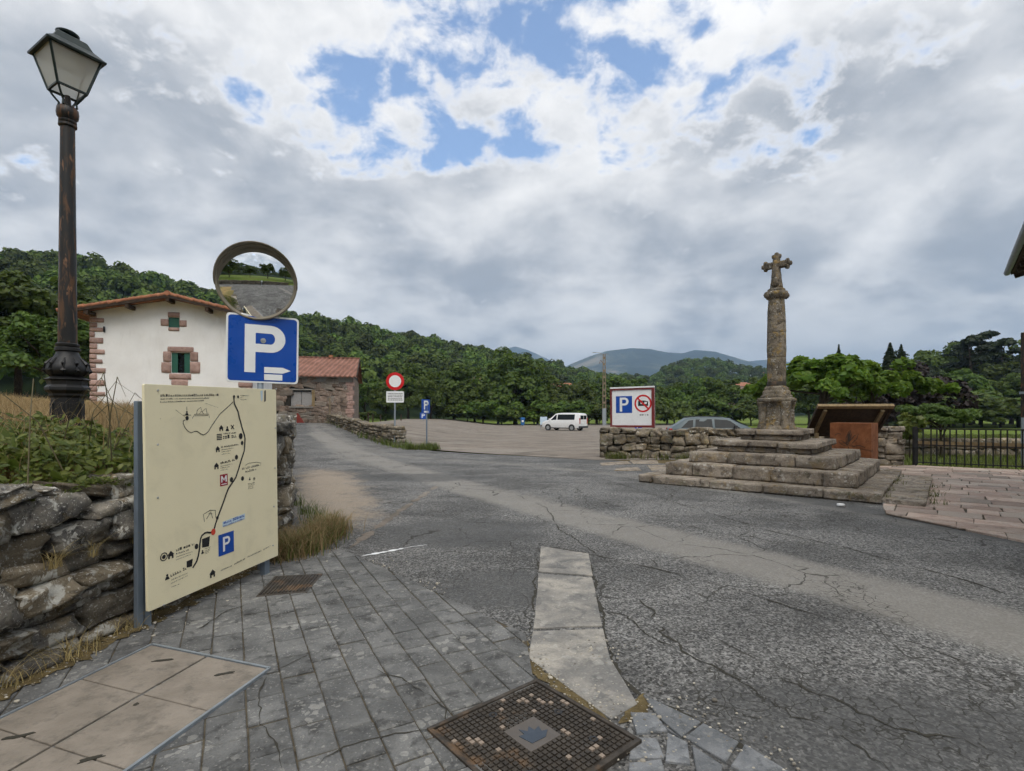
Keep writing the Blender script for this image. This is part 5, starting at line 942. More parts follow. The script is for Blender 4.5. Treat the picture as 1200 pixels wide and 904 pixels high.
# ------------------------------------------------------------------ street lamp
def build_lamp():
    b = Vector((-4.27, 4.92, float(field_z(-4.27, 4.92)) - .05)); t = thing('street_lamp', 'tall dark iron street lamp with a four-sided glass lantern', 'street lamp', b); z = lambda w: w - b.z; rz = math.atan2(.862, .507)
    MB().lathe([(.150, 0), (.150, .10), (.128, .12), (.124, z(1.76)), (.14, z(1.78)), (.14, z(1.80)), (.172, z(1.83)), (.172, z(1.86)), (.15, z(1.88)), (.155, z(1.92)), (.175, z(1.935)), (.12, z(1.965))], 8, rot=rz + R(22.5)).build('plinth', 'black_iron', t, bevel=.004)
    pan = bpy.data.objects['plinth']
    for k in range(8): a = rz + k * R(45); MB().box((.121 * math.cos(a), .121 * math.sin(a), z(1.60)), (.012, .06, .22), a).build('panel', 'black_iron', pan, bevel=.004)
    bl = MB().lathe([(.11, z(1.96)), (.152, z(1.985)), (.168, z(2.02)), (.158, z(2.07)), (.115, z(2.13)), (.088, z(2.18)), (.084, z(2.20)), (.098, z(2.21)), (.098, z(2.235)), (.085, z(2.245)), (.092, z(2.255)), (.092, z(2.275)), (.076, z(2.285))], 24).build('bulb_base', 'black_iron', t, smooth=True)
    for k in range(10): a = k * R(36) + .2; MB().tube([(.13 * math.cos(a), .13 * math.sin(a), z(1.975)), (.172 * math.cos(a), .172 * math.sin(a), z(2.02)), (.158 * math.cos(a), .158 * math.sin(a), z(2.08)), (.11 * math.cos(a), .11 * math.sin(a), z(2.14))], [.012, .020, .016, .006], 6).build('leaf_rib', 'black_iron', bl, smooth=True)
    MB().lathe([(.074, z(2.28)), (.071, z(2.6)), (.056, z(4.36)), (.056, z(4.39))], 12, rot=.2).build('shaft', 'lamp_iron', t, smooth=True)
    MB().lathe([(.060, z(4.355)), (.072, z(4.365)), (.072, z(4.385)), (.062, z(4.39)), (.070, z(4.40)), (.070, z(4.42)), (.058, z(4.425)), (.082, z(4.45)), (.088, z(4.49)), (.084, z(4.53)), (.06, z(4.555)), (.03, z(4.57)), (.02, z(4.66))], 20).build('collar', 'lamp_iron', t, smooth=True)
    la = bpy.data.objects.new('lantern', None); C.objects.link(la); la.parent = t; la.location = (0, 0, z(4.70)); la.rotation_euler = (0, 0, rz); q = math.pi / 4
    hb, ht, H = .112, .196, .325; fr = MB(); cs = [(1, 1), (-1, 1), (-1, -1), (1, -1)]
    for k in range(4):
        a, c = cs[k], cs[(k + 1) % 4]; fr.bar((a[0] * hb, a[1] * hb, 0), (a[0] * ht, a[1] * ht, H), .016, .016); fr.bar((a[0] * hb, a[1] * hb, 0), (c[0] * hb, c[1] * hb, 0), .018, .018); fr.bar((a[0] * ht, a[1] * ht, H), (c[0] * ht, c[1] * ht, H), .018, .018)
    fr.build('frame', 'lantern_metal', la)
    for k in range(4): a, c = cs[k], cs[(k + 1) % 4]; i = .985; MB().add([(a[0] * hb * i, a[1] * hb * i, .008), (c[0] * hb * i, c[1] * hb * i, .008), (c[0] * ht * i, c[1] * ht * i, H - .006), (a[0] * ht * i, a[1] * ht * i, H - .006)], [(0, 1, 2, 3)]).build('pane', 'frosted_glass', la)
    MB().lathe([(.226, H - .012), (.230, H + .004), (.222, H + .012), (.150, H + .085), (.115, H + .16), (.105, H + .17)], 4, rot=q, sq=True).build('roof', 'lantern_metal', la)
    MB().lathe([(.190, H - .022), (.190, H - .014)], 4, rot=q, sq=True).build('reflector', 'pale_wood', la); MB().lathe([(.06, H - .055), (.08, H - .04), (.08, H - .022)], 14, (0, .02, 0)).build('lamp_unit', 'sign_white', la, smooth=True)
    MB().lathe([(.05, H + .165), (.045, H + .20), (.088, H + .212), (.092, H + .228), (.06, H + .245), (.02, H + .25)], 20).build('cap', 'lantern_metal', la, smooth=True)
    for k in range(4): a = cs[k]; MB().tube([(a[0] * hb * .95, a[1] * hb * .95, 0), (a[0] * .085, a[1] * .085, -.05), (a[0] * .05, a[1] * .05, -.11), (a[0] * .055, a[1] * .055, -.15), (a[0] * .03, a[1] * .03, -.165)], .010, 6).build('scroll', 'lantern_metal', la)
build_lamp()
# ------------------------------------------------------------------ houses
def frame_of(o, e1): e1 = Vector((*e1, 0)).normalized(); return Matrix.Translation(o) @ Matrix((e1, Vector((-e1.y, e1.x, 0)), Vector((0, 0, 1)))).transposed().to_4x4(), math.atan2(e1.y, e1.x)
def build_white_house():
    o = at(203, 480, 26.0); o.z = 1.45; t = thing('white_house', 'white house with red tiled roof and green shutters behind the map board', 'house', o, math.atan2(.235, .972)); hw, D, ez, pz = 3.62, 5.0, 5.25, 6.05; r = random.Random(3)
    wins = [(.34, 2.78, .84, 1.04), (.03, 4.83, .52, .52)]    # centre x, centre height, width, height of the two openings
    # gable wall around the openings
    xs = sorted({-hw, hw, *[c - w / 2 for c, _, w, _ in wins], *[c + w / 2 for c, _, w, _ in wins]}); zs = sorted({0.0, *[z - h / 2 for _, z, _, h in wins], *[z + h / 2 for _, z, _, h in wins], ez}); w = MB()
    for a, b in zip(xs[:-1], xs[1:]):
        for c, d in zip(zs[:-1], zs[1:]):
            if any(abs((a + b) / 2 - x) < ww / 2 and abs((c + d) / 2 - z) < hh / 2 for x, z, ww, hh in wins): continue
            w.box(((a + b) / 2, .18, (c + d) / 2), (b - a, .36, d - c))
    w.add([(-hw, 0, ez), (hw, 0, ez), (0, 0, pz - .08), (-hw, .36, ez), (hw, .36, ez), (0, .36, pz - .08)], [(0, 1, 2), (3, 5, 4), (0, 2, 5, 3), (1, 4, 5, 2)]); w.box((-hw + .18, D / 2 + .18, ez / 2), (.36, D - .36, ez)); w.box((hw - .18, D / 2 + .18, ez / 2), (.36, D - .36, ez)); w.box((0, D - .18, ez / 2), (2 * hw - .72, .36, ez)); wall = w.build('wall', 'white_render', t)
    sl = (pz - ez) / hw; ov = .95; fo = .75; roof = bpy.data.objects.new('roof', None); C.objects.link(roof); roof.parent = t
    for s in (-1, 1):
        a, b = (0, pz + .02), (s * (hw + ov), pz + .02 - sl * (hw + ov)); V = [(a[0], -fo, a[1]), (b[0], -fo, b[1]), (b[0], D + .4, b[1]), (a[0], D + .4, a[1])]; V += [(x, y, z - .06) for x, y, z in V]; MB().add(V, [(0, 1, 2, 3), (7, 6, 5, 4), (0, 4, 5, 1), (1, 5, 6, 2), (2, 6, 7, 3), (3, 7, 4, 0)]).build('roof_boards', 'dark_wood', roof)
        n = 13
        for k in range(n):      # tile courses: curved tiles laid down the slope, the verge course built tile by tile
            f0, f1 = k / n, (k + 1.22) / n; p = Vector((a[0] + (b[0] - a[0]) * f0, 0, a[1] + (b[1] - a[1]) * f0 + .085)); q = Vector((a[0] + (b[0] - a[0]) * min(f1, 1.03), 0, a[1] + (b[1] - a[1]) * min(f1, 1.03) + .035)); j = r.uniform(-.012, .012)
            m = MB().tube([p + Vector((0, -fo + .09 + j, j)), q + Vector((0, -fo + .09 + j, j))], [.085, .10], 10); m.build('verge_tile', 'clay_tile', roof, smooth=True)
        cov = MB()
        for i in range(int((D + fo) / .26)):
            y = -fo + .30 + i * .26; p, q = Vector((a[0], y, a[1] + .03)), Vector((b[0] * 1.01, y, b[1] + .03)); cov.tube([p, q], [.12, .12], 8)
        cov.build('tile_field', 'clay_tile', roof, smooth=True)['kind'] = 'stuff'
    MB().tube([(0, -fo - .02, pz + .10), (0, D + .4, pz + .10)], .13, 10).build('ridge_tile', 'clay_tile', roof, smooth=True)
    for x, dz in ((0, .02), (-1.75, 0), (1.75, 0), (-3.45, 0), (3.45, 0)): z = pz - .12 - abs(x) * sl; MB().box((x, -fo / 2 + .02, z - .10 + dz), (.17, fo + .02, .20)).build('purlin', 'dark_wood', t, bevel=.02)
    for s in (-1, 1): a = (0, pz - .085); b = (s * (hw + ov), pz - .085 - sl * (hw + ov)); MB().bar((a[0], -fo + .04, a[1]), (b[0], -fo + .04, b[1]), .06, .12, (0, 1, 0)).build('barge_board', 'dark_wood', t)
    ms = with_mat([rock_mesh(120 + k, 2, .35, .03, 'quoin') for k in range(4)], 'quoin_stone'); z = 0; k = 0
    while z < ez - .1:
        h = r.uniform(.17, .30) if k % 2 == 0 else r.uniform(.20, .34); wd = r.uniform(.55, .70) if k % 2 == 0 else r.uniform(.22, .34)
        for s in (-1, 1): q = link('quoin', ms[r.randrange(4)], None, t); q.location = (s * (hw - wd / 2 + .025), .14, z + h / 2); q.scale = (wd, .36, h * .98)
        z += h; k += 1
    def frame_stone(x, z, w_, h_): q = link('frame_stone', ms[r.randrange(4)], None, wn); q.location = (x, .13, z); q.scale = (w_, .34, h_)
    for i, (c, zc, ww, hh) in enumerate(wins):
        wn = MB().box((c, .24, zc), (ww + .04, .05, hh + .04)).build('window', 'dark_glass', t)
        if i == 0:
            for s in (-1, 1): sh = MB().box((c + s * .285, .07, zc), (.27, .045, hh - .03)).build('shutter', 'green_shutter', wn, bevel=.006)
            for x, z, a, b in ((c, zc + hh / 2 + .16, 1.25, .30), (c - .61, zc + .3, .38, .55), (c + .61, zc + .33, .38, .5), (c - .65, zc - .25, .46, .55), (c + .66, zc - .22, .48, .6), (c - .02, zc - hh / 2 - .17, 1.05, .32), (c - .05, zc - hh / 2 - .50, .78, .36), (c + .0, zc - hh / 2 - .78, .82, .2)): frame_stone(x, z, a, b)
        else:
            MB().box((c, .08, zc), (ww - .02, .045, hh - .02)).build('shutter', 'green_shutter', wn, bevel=.006)
            for x, z, a, b in ((c, zc + hh / 2 + .13, .56, .26), (c - .42, zc - .02, .34, .36), (c + .42, zc - .04, .34, .34), (c, zc - hh / 2 - .09, .52, .17)): frame_stone(x, z, a, b)
    MB().box((-hw + .62, -.05, 4.35), (.06, .1, .28)).build('wall_lamp', 'black_iron', t, bevel=.01)
build_white_house()
def build_stone_house():
    p = at(413, 492, 38.0); gz0 = .95; t = thing('stone_house', 'rubble stone barn with a rusty red roof and grey shutters', 'house', (p.x, p.y, gz0), math.atan2(.235, .972)); W, D, ez = 7.0, 7.5, 3.45; r = random.Random(5)
    x0, x1, z0, z1 = -4.28, -2.83, 1.22, 2.45; w = MB()
    for a, b, c, d in ((-W, x0, 0, ez), (x1, 0, 0, ez), (x0, x1, 0, z0), (x0, x1, z1, ez)): w.box(((a + b) / 2, .25, (c + d) / 2), (b - a, .5, d - c))
    w.box((-.25, D / 2 + .25, ez / 2), (.5, D - .5, ez)); w.box((-W + .25, D / 2 + .25, ez / 2), (.5, D - .5, ez)); w.box((-W / 2, D - .25, ez / 2), (W - 1, .5, ez)); w.add([(0, .02, ez), (0, D - .02, ez), (0, D / 2, ez + 1.6), (-.4, .02, ez), (-.4, D - .02, ez), (-.4, D / 2, ez + 1.6)], [(0, 1, 2), (3, 5, 4), (0, 2, 5, 3), (1, 4, 5, 2)])
    wall = w.build('wall', 'wall_core', t); ms = with_mat(ROCKS, 'house_stone'); z = 0.0
    while z < ez - .42:      # face stones
        h = r.uniform(.20, .42); x = -W + r.uniform(0, .3)
        while x < -.28:
            l = r.uniform(.25, .9); l = -.28 - x if -.28 - x - l < .2 else l; cx, cz = x + l / 2, z + h / 2; x += l
            if cx > x0 - .2 and cx < x1 + .2 and cz > z0 - .1 and cz < z1 + .15: continue
            if cx < -5.2: continue
            q = link('stone', ms[r.randrange(14)], None, wall); q.location = (cx, .05 + r.uniform(-.03, .03), cz); q.scale = (l * 1.1, .26, h * r.uniform(1.0, 1.35)); q.rotation_euler = (0, r.uniform(-.25, .25), 0)
        z += h
    MB().box((-W / 2, -.03, ez - .20), (W, .10, .40)).build('lintel_band', 'grey_band', t); ms2 = with_mat(BLOCKS, 'quoin_stone'); z = 0; k = 0
    while z < ez - .45: h = r.uniform(.28, .42); q = link('quoin', ms2[k % 10], None, t); q.location = (-.18, .12, z + h / 2); q.scale = (.42 if k % 2 else .62, .42, h); z += h; k += 1
    sidew = MB().box((.02, D / 2, ez / 2), (.06, D - .1, ez)).build('side_wall', 'house_stone', t)
    wn = MB().box(((x0 + x1) / 2, .40, (z0 + z1) / 2), (x1 - x0 + .1, .06, z1 - z0 + .1)).build('window', 'dark_glass', t)
    for s in (0, 1): MB().box((x0 + (x1 - x0) * (.25 + .5 * s), .14, (z0 + z1) / 2 - .06), ((x1 - x0) / 2 - .03, .05, z1 - z0 - .16)).build('shutter', 'grey_shutter', wn, bevel=.008)
    MB().box(((x0 + x1) / 2, .1, z1 + .02), (x1 - x0 + .2, .3, .10)).build('lintel', 'grey_band', wn); MB().box(((x0 + x1) / 2, .0, z0 - .03), (x1 - x0 + .16, .34, .09)).build('sill', 'grey_band', wn); MB().box((x1 + .11, .0, (z0 + z1) / 2), (.2, .14, z1 - z0)).build('jamb', 'pale_wood', wn)
    roof = bpy.data.objects.new('roof', None); C.objects.link(roof); roof.parent = t; rz = ez + 1.75; V = [(-W - .3, -.5, ez + .02), (.35, -.5, ez + .02), (.35, D / 2, rz), (-W - .3, D / 2, rz)]; V2 = [(-W - .3, D + .5, ez + .02), (.35, D + .5, ez + .02), (.35, D / 2, rz), (-W - .3, D / 2, rz)]
    for Q in (V, V2):
        mb = MB(); n = 46; top = []
        for i in range(n + 1): f = i / n; dz = .035 * (1 if i % 2 else -1); a = Vector(Q[0]).lerp(Vector(Q[1]), f); b = Vector(Q[3]).lerp(Vector(Q[2]), f); a.z += dz; b.z += dz; top += [a, b]
        mb.add(top + [v - Vector((0, 0, .09)) for v in top], [(2 * i, 2 * i + 2, 2 * i + 3, 2 * i + 1) for i in range(n)] + [(2 * (n + 1) + 2 * i, 2 * (n + 1) + 2 * i + 1, 2 * (n + 1) + 2 * i + 3, 2 * (n + 1) + 2 * i + 2) for i in range(n)] + [(2 * i, 2 * (n + 1) + 2 * i, 2 * (n + 1) + 2 * i + 2, 2 * i + 2) for i in range(n)]); mb.build('roof_sheet', 'rust_roof', roof)
    MB().bar((-W - .3, D / 2, rz + .03), (.35, D / 2, rz + .03), .22, .09).build('ridge', 'rust_roof', roof); MB().bar((.33, -.5, ez - .02), (.33, D / 2, rz - .05), .06, .16).build('barge_board', 'dark_wood', roof)
    MB().box((-1.9, D / 2, rz + .12), (.3, .3, .2)).build('vent', 'clay_tile', roof); MB().box((-4.6, D / 2, rz + .1), (.4, .3, .16)).build('vent', 'pale_wood', roof)
    MB().add([(-3.85, -.12, .0), (-3.3, -.12, .0), (-3.75, -.12, .75), (-3.85, -.12, .75), (-3.85, -.06, .0), (-3.3, -.06, .0), (-3.75, -.06, .75), (-3.85, -.06, .75)], [(0, 1, 2, 3), (7, 6, 5, 4), (0, 4, 5, 1), (1, 5, 6, 2), (2, 6, 7, 3), (3, 7, 4, 0)]).build('cellar_hatch', 'red_door', t)
    pp = at(386.5, 492, 37.2); tag(MB().tube([(0, 0, 0), (0, 0, 1.85)], [.07, .06], 8).build('wooden_post', 'pole_concrete', None, loc=(pp.x, pp.y, float(rise(pp.x, pp.y)) - .05)), 'slim grey post standing against the stone barn', 'post')
build_stone_house()
def far_house(x, y, d, w, h, label, wallm='white_render'):
    p = at(x, y, d); z = min(gz(p.x, p.y), p.z) - .5; t = thing('farmhouse', label, 'house', (p.x, p.y, z), .3); H = p.z - z + h * .5; D = w * .7; MB().box((0, 0, H / 2), (w, D, H)).build('wall', wallm, t)
    o = .4; MB().add([(-w / 2 - o, -D / 2 - o, H), (w / 2 + o, -D / 2 - o, H), (w / 2 + o, D / 2 + o, H), (-w / 2 - o, D / 2 + o, H), (-w / 2 - o, 0, H + D * .3), (w / 2 + o, 0, H + D * .3)], [(0, 1, 5, 4), (2, 3, 4, 5), (1, 2, 5), (3, 0, 4), (3, 2, 1, 0)]).build('roof', 'clay_tile', t)
    for k in (-1, 1): wn = MB().box((k * w * .22, -D / 2 - .02, H * .75), (w * .14, .06, 1.1)).build('window', 'dark_glass', t)
far_house(657, 459, 170, 6.5, 3, 'small pink farmhouse showing between the trees behind the white van', 'quoin_stone'); far_house(558, 452, 185, 5, 3.5, 'small pale farmhouse half hidden in the trees behind the parking sign'); far_house(869, 455, 330, 13, 2, 'long low farm building with a clay roof below the wooded hill', 'quoin_stone'); far_house(888, 440, 560, 12, 4, 'distant farm with clay roofs on the wooded hill')
def build_eave_house():
    c = Vector((11.98, 12.3)); u = UX; v = -VX   # the eave corner; u runs away, v to the right
    t = thing('roadside_house', 'dark wooden eave of a house reaching in beside the terrace', 'house', (c.x, c.y, 0), .866 - math.pi / 2)   # local x to the right (v), y away (u)
    z = 4.95; MB().box((5.6, -5.9, 2.75), (9, 9.6, 5.5)).build('wall', 'white_render', t); rf = MB().add([(0, -12, z), (0, 0, z), (12, 0, z + 3.2), (12, -12, z + 3.2), (0, -12, z + .12), (0, 0, z + .12), (12, 0, z + 3.32), (12, -12, z + 3.32)], [(0, 1, 2, 3), (7, 6, 5, 4), (0, 4, 5, 1), (1, 5, 6, 2), (2, 6, 7, 3), (3, 7, 4, 0)]).build('roof', 'dark_wood', t)
    for k in range(19): y = -.12 - k * .62; MB().bar((.06, y, z - .06), (1.6, y, z - .06 + 1.54 * .267), .10, .13, (0, 1, 0)).build('rafter', 'dark_wood', t)
    MB().tube([(-.06, .02, z + .06), (-.06, -12, z + .06)], .065, 8).build('gutter', 'galvanised', t, smooth=True)
    cv = MB()
    for k in range(50): y = -.05 - k * .24; cv.tube([(-.05, y, z + .17), (12, y, z + 3.4)], .10, 6)
    cv.build('tile_field', 'clay_tile', rf, smooth=True)['kind'] = 'stuff'
build_eave_house()

# ------------------------------------------------------------------ road signs, billboard, posts
def disc_mesh(mb, pl, c, r, d0, d1, n=36):
    pl.slab(mb, [(c[0] + r * math.cos(2 * math.pi * i / n), c[1] + r * math.sin(2 * math.pi * i / n)) for i in range(n)], d0, d1)
def build_signs():
    # no vehicles sign
    X, Y = -5.40, 23.6; z0 = float(rise(X, Y)); b = Vector((X, Y, z0 - .05)); t = thing('no_vehicles_sign', 'round white sign with a red ring above a small text plate', 'road sign', b); MB().lathe([(.04, 0), (.04, 3.35), (.03, 3.36)], 12).build('post', 'galvanised', t, smooth=True)
    c = at(463, 447, Y - .06); pl = Plane(c, (.99, .08, 0), (0, 0, 1)); off = lambda q: setattr(q, 'location', -b)
    mb = MB(); disc_mesh(mb, pl, (0, 0), .41, -.02, 0); d = mb.build('sign_disc', 'sign_red', t); off(d); mb = MB(); pl.disc(mb, (0, 0), .275, .004, 36); mb.build('white_face', 'sign_white', d)
    mb = MB(); pl.slab(mb, round_rect(-.40, -.98, .40, -.46, .04), -.02, 0); d = mb.build('text_plate', 'sign_white', t); off(d); mb = MB(); r = random.Random(1)
    for k in range(5):
        u = -.33
        while u < .32: w = r.uniform(.03, .09); pl.flat(mb, [(u, -.58 - k * .075), (min(u + w, .34), -.58 - k * .075), (min(u + w, .34), -.545 - k * .075), (u, -.545 - k * .075)], .004); u += w + .025
    mb.build('text_lines', 'print_grey', d)['kind'] = 'stuff'
    # parking sign turned away
    p = at(500, 523, 23.0); b = Vector((p.x, p.y, float(rise(p.x, p.y)) - .05)); t = thing('small_parking_sign', 'narrow blue parking sign turned away on a thin dark post', 'road sign', b); MB().lathe([(.035, 0), (.035, 2.15)], 10).build('post', 'steel_post', t, smooth=True); c = at(499.2, 477, 22.92); pl = Plane(c, (.45, .89, 0), (0, 0, 1)); off = lambda q: setattr(q, 'location', -b)
    mb = MB(); pl.slab(mb, round_rect(-.30, -.30, .30, .34, .05), -.02, 0); d = mb.build('sign_plate', 'sign_blue', t); off(d); mb = MB(); letter_p(pl, mb, -.16, -.12, .34, .40, .004); mb.build('letter', 'sign_white', d); mb = MB(); pl.flat(mb, [(-.16, -.26), (.18, -.26), (.18, -.18), (-.16, -.18)], .004); mb.build('symbol', 'sign_white', d)
    # small blue plates far off
    for x, y, d, s, lab in ((496, 487.5, 70, .62, 'small square blue sign on a short post by the grass verge'), (748, 500.5, 50, .52, 'small blue parking sign seen under the white parking board')):
        p = at(x, y, d); zb = float(lotz(p.x, p.y)); b = Vector((p.x, p.y, zb)); t = thing('blue_sign', lab, 'road sign', b); MB().lathe([(.04, -.1), (.04, p.z - zb)], 8).build('post', 'steel_post', t); pl = Plane(p + Vector((0, -.05, 0)), (1, .15, 0), (0, 0, 1)); mb = MB(); pl.slab(mb, round_rect(-s * .7, -s * .7, s * .7, s * .7, .05), -.02, 0); e = mb.build('sign_plate', 'sign_blue', t); e.location = -b; mb = MB(); letter_p(pl, mb, -s * .32, -s * .45, s * .65, s * .9, .006); mb.build('letter', 'sign_white', e)
    # billboard
    A, B_ = at(715.5, HOR, 21.6), at(767.5, HOR, 20.6); w = (B_ - A).length; b = Vector((A.x, A.y, 0)); t = thing('parking_board', 'large white board with blue parking square and red no-campers ring', 'sign board', b); pl = Plane(Vector((A.x, A.y, 1.06)), Vector((B_.x - A.x, B_.y - A.y, .015)), (0, 0, 1)); h = 1.68; off = lambda q: setattr(q, 'location', -b)
    mb = MB(); pl.slab(mb, [(0, 0), (w, 0), (w, h), (0, h)], -.03, 0); pn = mb.build('panel', 'sign_white', t); off(pn)
    for u in (.03, w - .06): q = pl.pt(u, 0, -.07); mb = MB().box((q.x, q.y, 1.37), (.09, .08, 2.74)); off(mb.build('post', 'black_iron' if u > 1 else 'board_red', t))
    for q in ([(0, 0), (w, 0), (w, .09), (0, .09)], [(0, h - .13), (w, h - .13), (w, h - .06), (0, h - .06)], [(0, .09), (.075, .09), (.075, h - .13), (0, h - .13)], [(w - .12, .09), (w, .09), (w, h - .13), (w - .12, h - .13)]): mb = MB(); pl.slab(mb, q, 0, .035); off(mb.build('frame', 'board_red', t))
    mb = MB(); pl.slab(mb, [(0, h - .06), (w, h - .06), (w, h), (0, h)], 0, .05); off(mb.build('top_rail', 'sign_white', t))
    u0, v0, s = .245, .60, .70; mb = MB(); pl.flat(mb, [(u0, v0), (u0 + s, v0), (u0 + s, v0 + s), (u0, v0 + s)], .004); mb.build('parking_square', 'sign_blue', pn); mb = MB(); letter_p(pl, mb, u0 + .17, v0 + .06, .38, .58, .008); mb.build('letter', 'sign_white', pn)
    c = (1.40, .98); mb = MB(); pl.disc(mb, c, .36, .004, 36, .29); mb.build('red_ring', 'sign_red', pn); mb = MB()
    pl.flat(mb, [(c[0] - .20, c[1] - .10), (c[0] + .21, c[1] - .10), (c[0] + .21, c[1] + .08), (c[0] + .05, c[1] + .12), (c[0] - .20, c[1] + .12)], .004); mb.build('camper_symbol', 'print_black', pn); mb = MB(); pl.flat(mb, [(c[0] - .1, c[1] - .02), (c[0], c[1] - .02), (c[0], c[1] + .07), (c[0] - .1, c[1] + .07)], .006); pl.flat(mb, [(c[0] + .06, c[1] - .02), (c[0] + .16, c[1] - .02), (c[0] + .16, c[1] + .06), (c[0] + .06, c[1] + .06)], .006); mb.build('camper_window', 'sign_white', pn)
    mb = MB(); pl.stroke(mb, [(c[0] - .23, c[1] + .23), (c[0] + .23, c[1] - .23)], .065, .009); mb.build('red_slash', 'sign_red', pn); mb = MB(); r = random.Random(2); u = c[0] - .14
    while u < c[0] + .2: q = r.uniform(.02, .06); pl.flat(mb, [(u, .49), (u + q, .49), (u + q, .535), (u, .535)], .004); u += q + (.02 if u < c[0] else .05)
    mb.build('small_text', 'print_grey', pn)['kind'] = 'stuff'
    # utility pole
    p = at(708, 497, 84); z0 = float(lotz(p.x, p.y)); t = thing('utility_pole', 'tall concrete utility pole with a street light beyond the car park', 'utility pole', (p.x, p.y, z0)); H = 11.7; mb = MB()
    for s in (-1, 1): mb.add([(s * .26 - .07, -.15, 0), (s * .26 + .07, -.15, 0), (s * .26 + .07, .15, 0), (s * .26 - .07, .15, 0), (s * .15 - .06, -.1, H), (s * .15 + .06, -.1, H), (s * .15 + .06, .1, H), (s * .15 - .06, .1, H)], [(3, 2, 1, 0), (4, 5, 6, 7), (0, 1, 5, 4), (1, 2, 6, 5), (2, 3, 7, 6), (3, 0, 4, 7)])
    for k in range(11): mb.box((0, 0, .6 + k * 1.05), (.42 - k * .018, .16, .34))
    mb.build('pole', 'pole_concrete', t); MB().box((0, -.02, 1.4), (.62, .38, 2.8)).build('base_cover', 'pole_base', t, bevel=.03); MB().tube([(0, 0, H - .2), (-.7, 0, H + .25), (-1.5, 0, H + .3)], .05, 6).build('lamp_arm', 'galvanised', t); MB().box((-1.6, 0, H + .28), (.6, .25, .12)).build('lamp_head', 'galvanised', t, bevel=.03); MB().tube([(-.1, 0, H - 1.5), (-.6, 0, H - 1.0), (-.75, 0, H - 1.5)], .05, 6).build('bracket', 'rust_plate', t); MB().box((.0, 0, H + .02), (1.5, .12, .1)).build('crossarm', 'galvanised', t)
    for k, x in enumerate((698, 702.5)):
        p = at(x, 478, 118); z0 = gz(p.x, p.y); t = thing('wooden_pole', ('thin pale wooden pole beside the concrete utility pole', 'thin wooden pole nearer the concrete utility pole, one of two')[k], 'utility pole', (p.x, p.y, z0)); MB().tube([(0, 0, -.2), (0, 0, 7.4)], [.14, .1], 7).build('pole', 'pole_concrete', t); MB().box((0, 0, 6.6), (1.0, .12, .12)).build('crossarm', 'pole_concrete', t)
    # tall post at the end of the fence
    p = at(1200.5, 500, 17.0); t = thing('corner_post', 'dark rusty iron post with a grey base behind the fence', 'post', (p.x, p.y, -.1)); MB().box((0, 0, 3.0), (.13, .13, 2.85)).build('upper_post', 'lamp_iron', t, bevel=.01); MB().tube([(0, 0, 0), (0, 0, 1.6)], .085, 10).build('lower_post', 'galvanised', t); MB().box((0, 0, 2.42), (.18, .18, .08)).build('clamp', 'galvanised', t)
    # verge posts and bin
    for x, y, d, h in ((431.5, 497, 42, .95), (437, 493, 62, .8), (446, 492.5, 64, .75), (421, 494, 55, .8), (470, 493.5, 66, .8)): p = at(x, y, d); z0 = float(lotz(p.x, p.y)); tag(MB().tube([(0, 0, -.15), (0, 0, h), (0, 0, h + .03)], [.075, .07, .03], 8).build('fence_post', 'dark_wood', None, loc=(p.x, p.y, z0)), 'short dark wooden fence post on the grass beside the barn', 'post', 'fence posts beside the barn')
    p = at(612.5, 497.5, 82); z0 = float(lotz(p.x, p.y)); t = thing('litter_bin', 'bright blue litter bin at the far side of the car park', 'bin', (p.x, p.y, z0)); MB().lathe([(.28, .1), (.36, 1.1), (.40, 1.12), (.40, 1.2), (.3, 1.28), (.15, 1.32)], 14).build('body', 'bin_blue', t, smooth=True); MB().box((0, -.36, .75), (.3, .03, .3)).build('label_plate', 'sign_white', t); MB().tube([(0, 0, 0), (0, 0, .15)], .08, 8).build('foot', 'black_iron', t)
    p = at(637, 497.5, 62); z0 = float(lotz(p.x, p.y)); t = thing('notice_panel', 'small pale notice panel on two legs in front of the white van', 'notice board', (p.x, p.y, z0)); MB().box((0, 0, 1.05), (.85, .06, .95)).build('panel', 'print_light_blue', t); [MB().tube([(s * .35, 0, 0), (s * .35, 0, .7)], .03, 6).build('leg', 'galvanised', t) for s in (-1, 1)]
    p = at(0, 0, 1); t = thing('road_post', 'grey metal post on the verge reflected in the traffic mirror', 'post', (2.6, -8.6, 0)); MB().lathe([(.07, 0), (.07, 1.1), (.05, 1.15)], 10).build('shaft', 'galvanised', t, smooth=True); MB().box((0, .03, 1.35), (.45, .05, .45)).build('plate', 'sign_white', t)
build_signs()

